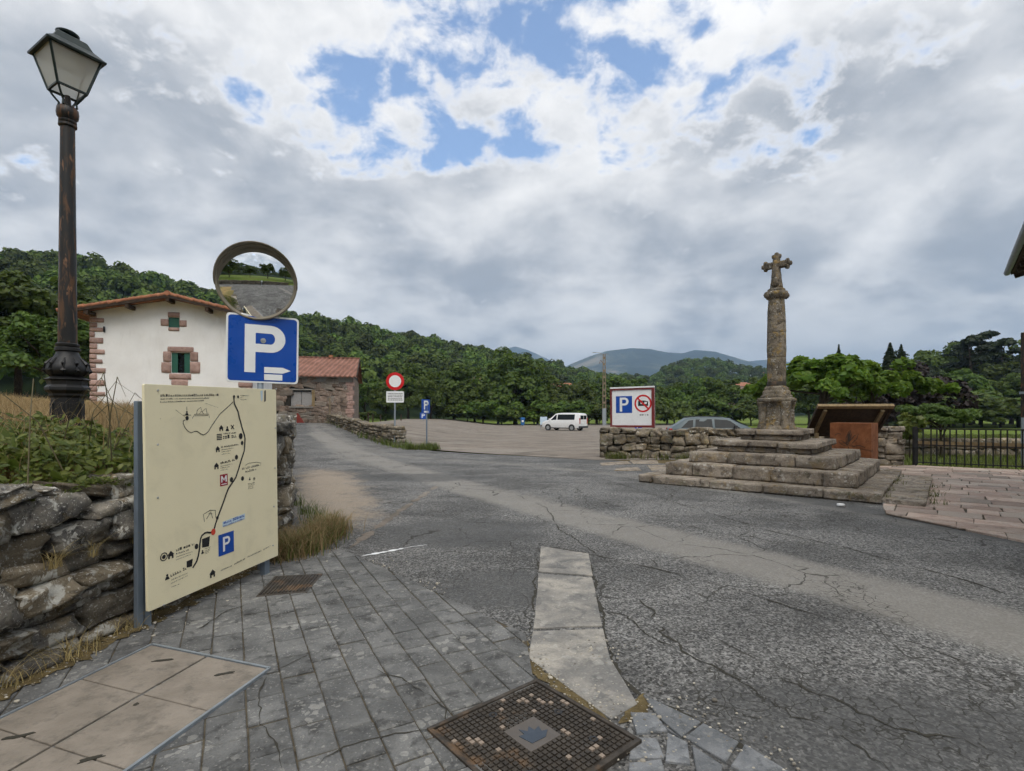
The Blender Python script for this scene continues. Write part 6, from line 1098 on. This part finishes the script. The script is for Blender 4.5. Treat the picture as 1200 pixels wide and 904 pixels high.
# ------------------------------------------------------------------ vehicles
def vehicle(name, label, cat, loc, rz, st, wheels, paint, wins, wr, extras):
    """lofted body: stations (x, bottom, belt, roof, half width at belt, half width at roof)"""
    t = thing(name, label, cat, loc, rz); V = []; Fc = []
    for x, zb, zm, zr, wb, wt in st:
        for y, z in ((-wb * .92, zb), (-wb, zb + (zm - zb) * .35), (-wb, zm), (-wt, zr - .04 * (zr - zm > .2)), (-wt * .8, zr), (wt * .8, zr), (wt, zr - .04 * (zr - zm > .2)), (wb, zm), (wb, zb + (zm - zb) * .35), (wb * .92, zb)): V.append((x, y, z))
    n = 10
    for i in range(len(st) - 1):
        for j in range(n): a = i * n + j; b = i * n + (j + 1) % n; Fc.append((a, b, b + n, a + n))
    Fc += [tuple(range(n)), tuple(reversed(range((len(st) - 1) * n, len(st) * n)))]; mb = MB().add(V, Fc); body = mb.build('body', paint, t, smooth=True, bevel=.02)
    bm = bmesh.new(); bm.from_mesh(body.data); bmesh.ops.recalc_face_normals(bm, faces=bm.faces); bm.to_mesh(body.data); bm.free()
    def surf(x, f, s):
        for k in range(len(st) - 1):
            if st[k][0] <= x <= st[k + 1][0] or k == len(st) - 2:
                q = (x - st[k][0]) / (st[k + 1][0] - st[k][0]); L = [st[k][i] + (st[k + 1][i] - st[k][i]) * q for i in range(6)]; return Vector((x, s * (L[4] + (L[5] - L[4]) * f + .008), L[2] + (L[3] - .04 - L[2]) * f))
    for nm, pts in wins:
        for s in (-1, 1): q = [surf(x, f, s) for x, f in pts]; MB().add(q, [tuple(range(len(q)))]).build(nm, 'car_glass', t)
    for x in wheels:
        for s in (-1, 1):
            y = s * (st[len(st) // 2][4] - .10); w = thing('wheel', None, None); w.parent = t; w.location = (x, y, wr); m = Matrix.Rotation(R(90), 3, 'X'); ty = MB().lathe([(wr * .55, -.10), (wr * .95, -.105), (wr, -.07), (wr, .07), (wr * .95, .105), (wr * .55, .10)], 22); ty.xf(lambda v: m @ v); ty.build('tyre', 'rubber', w, smooth=True); ri = MB().lathe([(wr * .62, -.112), (wr * .58, -.10), (wr * .2, -.09), (wr * .18, .09), (wr * .58, .10), (wr * .62, .112)], 18); ri.xf(lambda v: m @ v); ri.build('rim', 'alloy', w, smooth=True)
            ar = MB().lathe([(wr * 1.16, -.004), (wr * 1.16, .004)], 22, (0, 0, 0)); ar.xf(lambda v: m @ v + Vector((x, s * (st[len(st) // 2][4] + .001), wr + .02))); ar.build('wheel_arch', 'black_plastic', t)
    for nm, mat, c, d in extras: MB().box(c, d).build(nm, mat, t, bevel=.015)
    return t
def build_vehicles():
    # delivery van: front at local x = 0, rear at 4.9
    p = at(661, 504.5, 57.5); z0 = float(lotz(p.x, p.y)) + .012
    st = [(0, .42, .72, .78, .80, .70), (.10, .34, .84, .92, .90, .80), (.55, .28, 1.02, 1.10, .95, .84), (.98, .28, 1.10, 1.20, .96, .84), (1.85, .28, 1.13, 1.90, .97, .80), (2.6, .28, 1.13, 1.97, .97, .80), (4.2, .28, 1.13, 1.96, .97, .80), (4.78, .30, 1.12, 1.90, .95, .78), (4.90, .34, 1.10, 1.80, .93, .76)]
    rz = R(-36); c = Vector((p.x, p.y, z0)) - Matrix.Rotation(rz, 3, 'Z') @ Vector((2.45, 0, 0)); c.z = z0
    wn = [('front_window', [(1.25, .12), (2.02, .10), (2.02, .86), (1.86, .84)]), ('side_window', [(2.14, .10), (4.30, .10), (4.30, .86), (2.14, .88)])]
    ex = [('tail_light', 'tail_red', (4.90, s * .84, 1.08), (.08, .14, .62)) for s in (-1, 1)] + [('bumper', 'black_plastic', (4.88, 0, .42), (.16, 1.86, .22)), ('bumper', 'black_plastic', (.03, 0, .45), (.14, 1.6, .2)), ('rear_window', 'car_glass', (4.885, -.36, 1.46), (.05, .64, .42)), ('rear_window', 'car_glass', (4.885, .36, 1.46), (.05, .64, .42)), ('number_plate', 'sign_white', (4.93, -.25, .86), (.03, .5, .12)), ('wing_mirror', 'car_white', (1.2, -1.08, 1.22), (.12, .2, .24)), ('wing_mirror', 'car_white', (1.2, 1.08, 1.22), (.12, .2, .24)), ('headlight', 'lamp_clear', (.22, -.76, .80), (.22, .22, .18)), ('headlight', 'lamp_clear', (.22, .76, .80), (.22, .22, .18)), ('sill', 'black_plastic', (2.45, 0, .30), (2.4, 1.86, .10))]
    t = vehicle('white_van', 'white passenger van with dark windows parked in the car park', 'van', c, rz, st, (.92, 3.95), 'car_white', wn, .33, ex); MB().add([(1.06, -.70, 1.24), (1.06, .70, 1.24), (1.80, .62, 1.85), (1.80, -.62, 1.85)], [(0, 3, 2, 1)]).build('windscreen', 'car_glass', t)
    # estate car: rear at local x = 0, front at 4.65
    st = [(0, .38, .80, .84, .78, .68), (.06, .32, .90, .96, .84, .70), (.30, .26, .95, 1.10, .87, .68), (.78, .24, .96, 1.43, .88, .62), (1.5, .24, .96, 1.49, .89, .62), (2.35, .24, .96, 1.46, .89, .62), (2.62, .24, .96, 1.42, .89, .63), (3.40, .24, .96, 1.02, .88, .74), (4.2, .26, .84, .90, .86, .74), (4.55, .30, .72, .78, .80, .66), (4.65, .38, .62, .66, .72, .6)]
    p = at(783, 500, 23.6); rz = R(-12); c = Vector((p.x + .02, p.y + .2, .012)); wn = [('quarter_window', [(.52, .12), (1.02, .10), (1.06, .86), (.86, .82)]), ('rear_door_window', [(1.12, .10), (1.86, .10), (1.84, .88), (1.16, .88)]), ('front_door_window', [(1.95, .10), (3.02, .10), (2.62, .80), (2.46, .88), (1.95, .88)])]
    ex = [('tail_light', 'tail_red', (.08, s * .78, .88), (.14, .18, .16)) for s in (-1, 1)] + [('headlight', 'lamp_clear', (4.42, s * .62, .68), (.22, .26, .14)) for s in (-1, 1)] + [('wing_mirror', 'black_plastic', (2.78, s * .99, 1.04), (.12, .2, .14)) for s in (-1, 1)] + [('bumper', 'car_grey', (.02, 0, .5), (.12, 1.6, .22)), ('roof_rail', 'black_plastic', (1.6, -.6, 1.50), (1.5, .04, .03)), ('roof_rail', 'black_plastic', (1.6, .6, 1.50), (1.5, .04, .03))]
    t = vehicle('estate_car', 'dark grey estate car parked behind the low stone wall', 'car', c, rz, st, (.82, 3.66), 'car_grey', wn, .31, ex); MB().add([(2.68, -.58, 1.425), (2.68, .58, 1.425), (3.36, .70, 1.05), (3.36, -.70, 1.05)], [(0, 3, 2, 1)]).xf(lambda v: v + Vector((.012, 0, .012))).build('windscreen', 'car_glass', t)
build_vehicles()

# ------------------------------------------------------------------ lectern, rusty box, fence
def build_right():
    t = thing('lectern', 'tilted wooden information lectern seen from behind beside the cross', 'information board', (10.4, 16.0, 0)); A, B_ = at(959, 475.5, 15.6), at(1047, 477.5, 15.25); e = (B_ - A); e.z = 0; e.normalize(); away = Vector((-e.y, e.x, 0)); dn = (away * .74 + Vector((0, 0, -.68))).normalized(); L = (B_ - A).length; pl = Plane(A, e, -dn)
    mb = MB(); pl.slab(mb, [(.04, -1.32), (L - .04, -1.32), (L - .04, -.03), (.04, -.03)], -.02, .02); mb.build('panel', 'dark_wood', t, world=True)
    for q in ([(-.02, -.10), (L + .02, -.10), (L + .02, .02), (-.02, .02)], [(-.02, -1.40), (L + .02, -1.40), (L + .02, -1.30), (-.02, -1.30)], [(-.02, -1.30), (.06, -1.30), (.06, -.10), (-.02, -.10)], [(L - .06, -1.30), (L + .02, -1.30), (L + .02, -.10), (L - .06, -.10)]): mb = MB(); pl.slab(mb, q, -.05, .05); mb.build('frame', 'pale_wood' if q[0][1] == -.10 else 'dark_wood', t, world=True, bevel=.006)
    for u in (.22, L - .26):
        a = pl.pt(u, -.14, .07); c = pl.pt(u, -1.2, .07); d = Vector((c.x, c.y, 0)) - away * .25; MB().bar(c - away * .12, d, .10, .10).build('leg', 'pale_wood', t, world=True, bevel=.006); MB().bar(a, c, .09, .08).build('bracket', 'pale_wood', t, world=True)
    bx = at(1020, 500, 14.95); b = Vector((9.85, 14.75, 0)); t = thing('rust_box', 'rusty steel box with a leaf cut-out standing behind the steps', 'box', b, R(-46)); w, d, h = 1.0, .85, 1.36; MB().box((0, .0, h / 2), (w, d, h)).build('shell', 'rust_plate', t, bevel=.01)
    mb = MB(); pb = Plane((-w / 2, -d / 2 - .003, 0), (1, 0, 0), (0, 0, 1))
    for pts in (((.42, .72), (.40, .92), (.46, 1.10), (.50, 1.16), (.53, 1.04), (.50, .86), (.44, .74)), ((.50, .86), (.60, 1.00), (.70, 1.06), (.66, .92), (.54, .78)), ((.44, .74), (.30, .86), (.20, .86), (.30, .74), (.42, .70)), ((.44, .72), (.50, .55), (.66, .42), (.80, .40)), ((.56, .70), (.72, .74), (.86, .68)), ((.12, 1.0), (.2, 1.06), (.28, 1.04))): pb.stroke(mb, pts, .016, 0)
    pb.flat(mb, [(.43, .78), (.49, .86), (.51, 1.02), (.49, 1.13), (.44, 1.0)], 0); mb.build('engraving', 'dark_wood', t)
    # iron fence
    P0, P1 = Vector((12.55, 15.95, 0)), Vector((17.0, 12.85, 0)); d = (P1 - P0).normalized(); L = (P1 - P0).length; t = thing('iron_fence', 'low black iron railing with an extra flat wooden rail', 'fence', P0)
    def rail(z, w, h, m, off=0, s0=0, s1=L): n = Vector((-d.y, d.x, 0)) * off; MB().bar(P0 + d * s0 + n + Vector((0, 0, z)), P0 + d * s1 + n + Vector((0, 0, z)), w, h).build('rail', m, t, world=True)
    rail(1.16, .03, .04, 'black_iron'); rail(.12, .03, .03, 'black_iron'); rail(.66, .025, .03, 'black_iron'); rail(.70, .025, .15, 'pale_wood', .035, .04, 3.15); rail(.62, .025, .14, 'pale_wood', .035, 3.3, L)
    s = .06; r = random.Random(8)
    while s < L: q = P0 + d * s; MB().bar((q.x, q.y, .06), (q.x, q.y, 1.16), .026, .026).build('bar', 'black_iron', t, world=True); s += r.uniform(.13, .19)
    for s in (0.0, 3.22, L - .05): q = P0 + d * s; MB().box((q.x, q.y, .60), (.09, .09, 1.24)).build('post', 'black_iron', t, world=True)
    tag(link('pebble', rock_mesh(300, 2, .9, .05, 'pebble'), 'sign_white', None, gp(985.5, 594) + Vector((0, 0, .03)), (0, 0, 0), (.11, .09, .05)), 'pale rounded pebble lying on the asphalt beside the steps', 'pebble')
build_right()
# ------------------------------------------------------------------ brambles, grass, haze
def blades(base, h, w, lean, r, seg=3, droop=.5):
    """bent grass blades from base points; returns quads"""
    n = len(base); a = r.uniform(0, 6.28, n); d = np.stack([np.cos(a), np.sin(a), 0 * a], 1); sd = np.stack([-np.sin(a), np.cos(a), 0 * a], 1); hh = (h * (.5 + .7 * r.random(n)))[:, None]; ln = (lean * (.2 + r.random(n)))[:, None] * hh; ww = (w * (.6 + .7 * r.random(n)))[:, None]; Q = []; pts = []
    for k in range(seg + 1): t = k / seg; pts.append(base + d * ln * t ** 2 + np.array([0, 0, 1]) * hh * (t - droop * .35 * t ** 3))
    for k in range(seg): w0, w1 = ww * (1 - k / seg) * .5 + .0004, ww * (1 - (k + 1) / seg) * .5 + .0004; Q.append(np.stack([pts[k] - sd * w0, pts[k] + sd * w0, pts[k + 1] + sd * w1, pts[k + 1] - sd * w1], 1))
    return np.stack(Q, 1).reshape(-1, 4, 3)
def welded(name, Q, seg, mat):
    """blade quads share edges so that each blade is one island"""
    n = len(Q) // seg; Q = Q.reshape(n, seg, 4, 3); V = np.concatenate([Q[:, 0, 0:2]] + [Q[:, k, 2:4][:, ::-1] for k in range(seg)], 1); idx = np.arange(n)[:, None] * (2 * (seg + 1)); T = []
    for k in range(seg): a = idx + 2 * k; T += [np.concatenate([a, a + 1, a + 3], 1), np.concatenate([a, a + 3, a + 2], 1)]
    return link(name, tri_mesh(name, V.reshape(-1, 3), np.concatenate(T)), mat)
def build_plants():
    r = np.random.default_rng(31); rr = random.Random(31)
    # bramble hedge over the wall
    t = thing('bramble_hedge', 'tangled green bramble hedge growing over the stone wall', 'hedge', (-3.5, 3.6, 1.05)); o = np.array([-3.5, 3.6, 1.05]); n = 10500; s = r.uniform(-1.9, 2.35, n)
    wx = np.interp(3.6 + s, [p[1] for p in WALL_PATH], [p[0] for p in WALL_PATH]); dep = r.random(n); P = np.stack([wx - .20 - dep * 1.25, 3.6 + s, 0 * s], 1); top = .06 + .36 * np.sin(np.clip(dep * 1.25 + .12, 0, 1) * math.pi / 2) ** 1.0 + .09 * np.sin(s * 3.1) + .06 * np.sin(s * 7 + dep * 5); hgt = r.random(n) ** .55; P[:, 2] = 1.06 + top * hgt; front = (1 - hgt) * .12; P[:, 0] += front + r.normal(size=n) * .03
    k = hgt > .25; P = P[k]; N = np.stack([.45 + .4 * r.random(len(P)), -.35 + .3 * r.normal(size=len(P)), .75 + .4 * r.random(len(P))], 1)
    def leaf6(P, N, size):
        """pointed oval leaves folded along the middle"""
        n = len(P); N = N + r.normal(size=(n, 3)) * .55; N /= np.linalg.norm(N, axis=1, keepdims=True); A = np.cross(N, unit(n, r)); A /= np.linalg.norm(A, axis=1, keepdims=True); B = np.cross(N, A); s = (size * (.55 + .8 * r.random(n)))[:, None]
        V = np.stack([P - A * s * .5, P - A * s * .22 + B * s * .24 + N * s * .06, P + A * s * .2 + B * s * .22 + N * s * .05, P + A * s * .55 - N * s * .08, P + A * s * .2 - B * s * .22 + N * s * .05, P - A * s * .22 - B * s * .24 + N * s * .06, P - N * s * .02], 1)
        T = np.concatenate([np.arange(n)[:, None] * 7 + np.array([[6, i, (i + 1) % 6]]) for i in range(6)]); return V.reshape(-1, 3), T
    V, T = leaf6(P - o, N, .062); q = link('leaves', tri_mesh('leaves', V, T), 'leaf_bramble', t); q['kind'] = 'stuff'
    lm = []
    for k in range(6): V, T = leaf6(np.zeros((1, 3)), np.array([[.3, -.2, 1.0]]), .10); m = tri_mesh('leaf', V, T); m.materials.append(MAT['leaf_bramble']); lm.append(m)
    pick = r.permutation(len(P))[:130]
    for i in pick: link('leaf', lm[i % 6], None, t, P[i] - o + np.array([.03, -.03, .02]), (rr.uniform(-.6, .6), rr.uniform(-.6, .6), rr.uniform(0, 6.28)))
    st = MB()
    for i in range(40):
        y = rr.uniform(1.9, 5.6); x = float(np.interp(y, [p[1] for p in WALL_PATH], [p[0] for p in WALL_PATH])) - rr.uniform(.15, 1.3); a = rr.uniform(0, 6.28); L = rr.uniform(.3, .75); h = rr.uniform(.35, .85); b = Vector((x, y, 1.1)) - Vector(o); st.tube([b, b + Vector((math.cos(a) * L * .3, math.sin(a) * L * .3, h * .65)), b + Vector((math.cos(a) * L * .7, math.sin(a) * L * .7, h)), b + Vector((math.cos(a) * L * 1.2, math.sin(a) * L * 1.2, h * .8))], [.005, .004, .003, .001], 5)
    st.build('stems', 'bramble_stem', t)['kind'] = 'stuff'
    # tall dry grass in the field and among the brambles
    n = 30000; y = r.uniform(3.5, 26, n) ** 1.0; x = -y * r.uniform(.55, 1.12, n) - .5; d, s = dist_to(WALL_PATH, x, y); k = (s > 0) & (d > .75); x, y, d = x[k], y[k], d[k]; z = field_z(x, y) - .03; Q = blades(np.stack([x, y, z], 1), .46 + .25 * r.random(len(x)), .010 + .0006 * y, .45, r); g = welded('dry_grass', Q, 3, 'straw'); tag(g, 'tall pale dry grass in the field behind the bramble hedge', 'dry grass', kind='stuff')
    n = 150; y = r.uniform(2.6, 6.2, n); x = np.interp(y, [p[1] for p in WALL_PATH], [p[0] for p in WALL_PATH]) - r.uniform(.3, 1.5, n); Q = blades(np.stack([x, y, 1.1 + 0 * x], 1), np.full(n, .78), .006, .7, r, 4, .8); tag(welded('grass_stalks', Q, 4, 'straw'), 'thin dry grass stalks standing up through the brambles', 'dry grass', kind='stuff')
    # tufts at the foot of the walls
    def tufts(name, label, spots, mat, h, w, cnt, lean=.9, z0=0.0, rad=.10):
        B = []
        for (x, y, k) in spots: m = int(cnt * k); B.append(np.stack([x + r.normal(size=m) * rad * k, y + r.normal(size=m) * rad * k, np.full(m, z0)], 1))
        B = np.concatenate(B); Q = blades(B, np.full(len(B), h), w, lean, r, 4, .9); tag(welded(name, Q, 4, mat), label, 'grass', kind='stuff')
    sp = [(-2.62 + rr.uniform(-.12, .30), rr.uniform(5.5, 7.1), rr.uniform(.7, 1.3)) for _ in range(34)]
    tufts('dry_tufts', 'yellowed grass tufts at the end of the stone wall beside the map board', sp, 'straw', .36, .008, 75); tufts('green_tufts', 'green grass blades among the dry tufts at the end of the wall', sp[:24] + [(-2.9, 7.5, .8), (-3.3, 8.2, .7), (-3.8, 9.0, .7), (-3.0, 7.9, .6)], 'green_blade', .32, .009, 75)
    sp = [(float(np.interp(y, [p[1] for p in WALL_PATH], [p[0] for p in WALL_PATH])) + rr.uniform(.0, .10), y, rr.uniform(.35, .8)) for y in [rr.uniform(2.0, 5.6) for _ in range(22)]]; tufts('foot_grass', 'dry grass roots along the foot of the stone wall below the brambles', sp, 'straw', .20, .006, 40, 1.2, .01, .07)
    sp = [(float(np.interp(y, [p[1] for p in WALL_PATH], [p[0] for p in WALL_PATH])) + .02, y, .5) for y in (2.6, 3.25, 3.3, 3.55, 3.9)]; tufts('joint_grass', 'dry grass hanging from the joints of the stone wall', sp, 'straw', .22, .005, 40, 1.5, .62, .035)
    sp = []
    for _ in range(60): f = rr.random(); sp.append((-4.75 - 7.6 * f + rr.uniform(-.5, .1), 23.2 + 13.2 * f + rr.uniform(-.5, .2), rr.uniform(.7, 1.5)))
    B = np.concatenate([np.stack([x + r.normal(size=26) * .2, y + r.normal(size=26) * .2, np.full(26, float(rise(x, y)))], 1) for x, y, k in sp]); tag(welded('lane_grass', blades(B, np.full(len(B), .45), .03, .6, r), 3, 'green_blade'), 'rough grass along the foot of the lane wall', 'grass', kind='stuff')
    sp = [(-4.7 + 1.35 * rr.random(), 23.3 - 1.0 * rr.random(), 1) for _ in range(40)]; B = np.concatenate([np.stack([x + r.normal(size=22) * .1, y + r.normal(size=22) * .1, np.full(22, .05)], 1) for x, y, k in sp]); tag(welded('verge_grass', blades(B, np.full(len(B), .38), .025, .6, r), 3, 'green_blade'), 'patch of green grass between the two signs by the lane', 'grass', kind='stuff')
    sp = [(3.4 + 6 * rr.random(), 0, 1) for _ in range(26)]; B = np.concatenate([np.stack([x + r.normal(size=24) * .12, np.full(24, 18.28 - .19 * (x - 4)) + r.normal(size=24) * .05, np.full(24, .0)], 1) for x, y, k in sp]); tag(welded('cross_wall_grass', blades(B, np.full(len(B), .34), .022, .5, r), 3, 'green_blade'), 'grass tufts along the foot of the mossy wall behind the cross', 'grass', kind='stuff')
    # grass caught between the side step and the base of the cross
    B = [];
    for f, k in ((.25, 30), (.5, 25), (.62, 30), (.8, 20), (.05, 20)): q = MC + UX * (-2.72 + 5.2 * f) - VX * 2.36; B.append(np.stack([q.x + r.normal(size=k) * .06, q.y + r.normal(size=k) * .06, np.full(k, .06)], 1))
    for f, k in ((.1, 30), (.3, 40), (.45, 30), (.6, 20)): q = MC + UX * (-2.72 + 5.2 * f) - VX * 3.0; B.append(np.stack([q.x + r.normal(size=k) * .09, q.y + r.normal(size=k) * .09, np.full(k, .01)], 1))
    B = np.concatenate(B); tag(welded('step_grass', blades(B, np.full(len(B), .17), .012, .7, r), 3, 'green_blade'), 'small grass tufts in the joints beside the lowest step', 'grass', kind='stuff')
    # meadow grass behind the fence
    n = 26000; y = r.uniform(15.5, 42, n); x = y * r.uniform(.70, 1.08, n); k = (y > 16.6 - (x - 12.5) * .65) & (x > 8.5 + .0 * y) & ~((x < 12.6) & (y < 18.2)); x, y = x[k], y[k]; tag(welded('meadow_grass', blades(np.stack([x, y, np.full(len(x), -.11)], 1), np.full(len(x), .20), .012 + .0009 * y, .5, r, 2), 2, 'green_blade'), 'short green meadow grass behind the iron railing', 'grass', kind='stuff')
    # grit and pebbles lying in the joints
    n = 900; c = [gp(*p) for p in ((615, 760), (640, 797), (680, 825), (735, 840), (745, 880), (800, 840), (380, 650), (500, 690), (440, 665), (300, 700), (200, 740), (330, 690), (700, 760), (350, 640), (900, 890))]; B = []
    for i in range(n): q = c[i % len(c)]; B.append((q.x + rr.gauss(0, .10), q.y + rr.gauss(0, .13), .012))
    for i in range(260): f = rr.random(); B.append((-2.95 + .45 * f + rr.gauss(0, .06), 2.0 + 4.2 * f, .028))
    V, T = [], []; base = rock_mesh(400, 1, .9, .1, 'grit'); bv = np.array([v.co[:] for v in base.vertices]); bm = bmesh.new(); bm.from_mesh(base); bmesh.ops.triangulate(bm, faces=bm.faces[:]); bt = np.array([[v.index for v in f.verts] for f in bm.faces]); bm.free()
    for i, b in enumerate(B): s = rr.uniform(.004, .013) * (1.8 if rr.random() < .07 else 1); V.append(bv * s * np.array([1.2, .9, .7]) + np.array(b)); T.append(bt + i * len(bv))
    m = NM('grit'); MAT['grit'] = m.out(m.bsdf(m.mix(m.isl(), (.10, .09, .075), (.50, .46, .38)), .9)); tag(link('grit', tri_mesh('grit', np.concatenate(V), np.concatenate(T)), 'grit'), 'loose pale grit and pebbles lying in the paving joints', 'gravel', kind='stuff')
    # mosses on top of the field wall
    n = 9000; y = r.uniform(1.8, 6.0, n); x = np.interp(y, [p[1] for p in WALL_PATH], [p[0] for p in WALL_PATH]) - r.uniform(.02, .40, n); z = 1.07 + .35 * sst((y - 4.6) / 1.6) + .05 * r.random(n) + .03 * np.sin(y * 9); tag(link('moss', quads_mesh('moss', leaf_quads(np.stack([x, y, z], 1), np.tile([0, 0, 1.0], (n, 1)), .018, r)), 'green_blade'), 'olive moss growing along the top of the stone wall', 'moss', kind='stuff')
build_plants()
def build_haze():
    x, y0, y1, z0, z1 = 7800, -7800, 7900, -4, 760; mb = MB().box((0, (y0 + y1) / 2, (z0 + z1) / 2), (2 * x, y1 - y0, z1 - z0)); m = bpy.data.materials.new('haze'); m.use_nodes = True; nt = m.node_tree; nt.nodes.clear(); v = nt.nodes.new('ShaderNodeVolumePrincipled'); v.inputs['Color'].default_value = (.48, .70, 1, 1); v.inputs['Density'].default_value = .00022; v.inputs['Anisotropy'].default_value = .2; o = nt.nodes.new('ShaderNodeOutputMaterial'); nt.links.new(v.outputs[0], o.inputs['Volume']); MAT['haze'] = m
    tag(mb.build('haze', 'haze'), 'thin blue summer haze over the whole valley', 'haze', kind='stuff')
build_haze()
print('objects', len(bpy.data.objects))
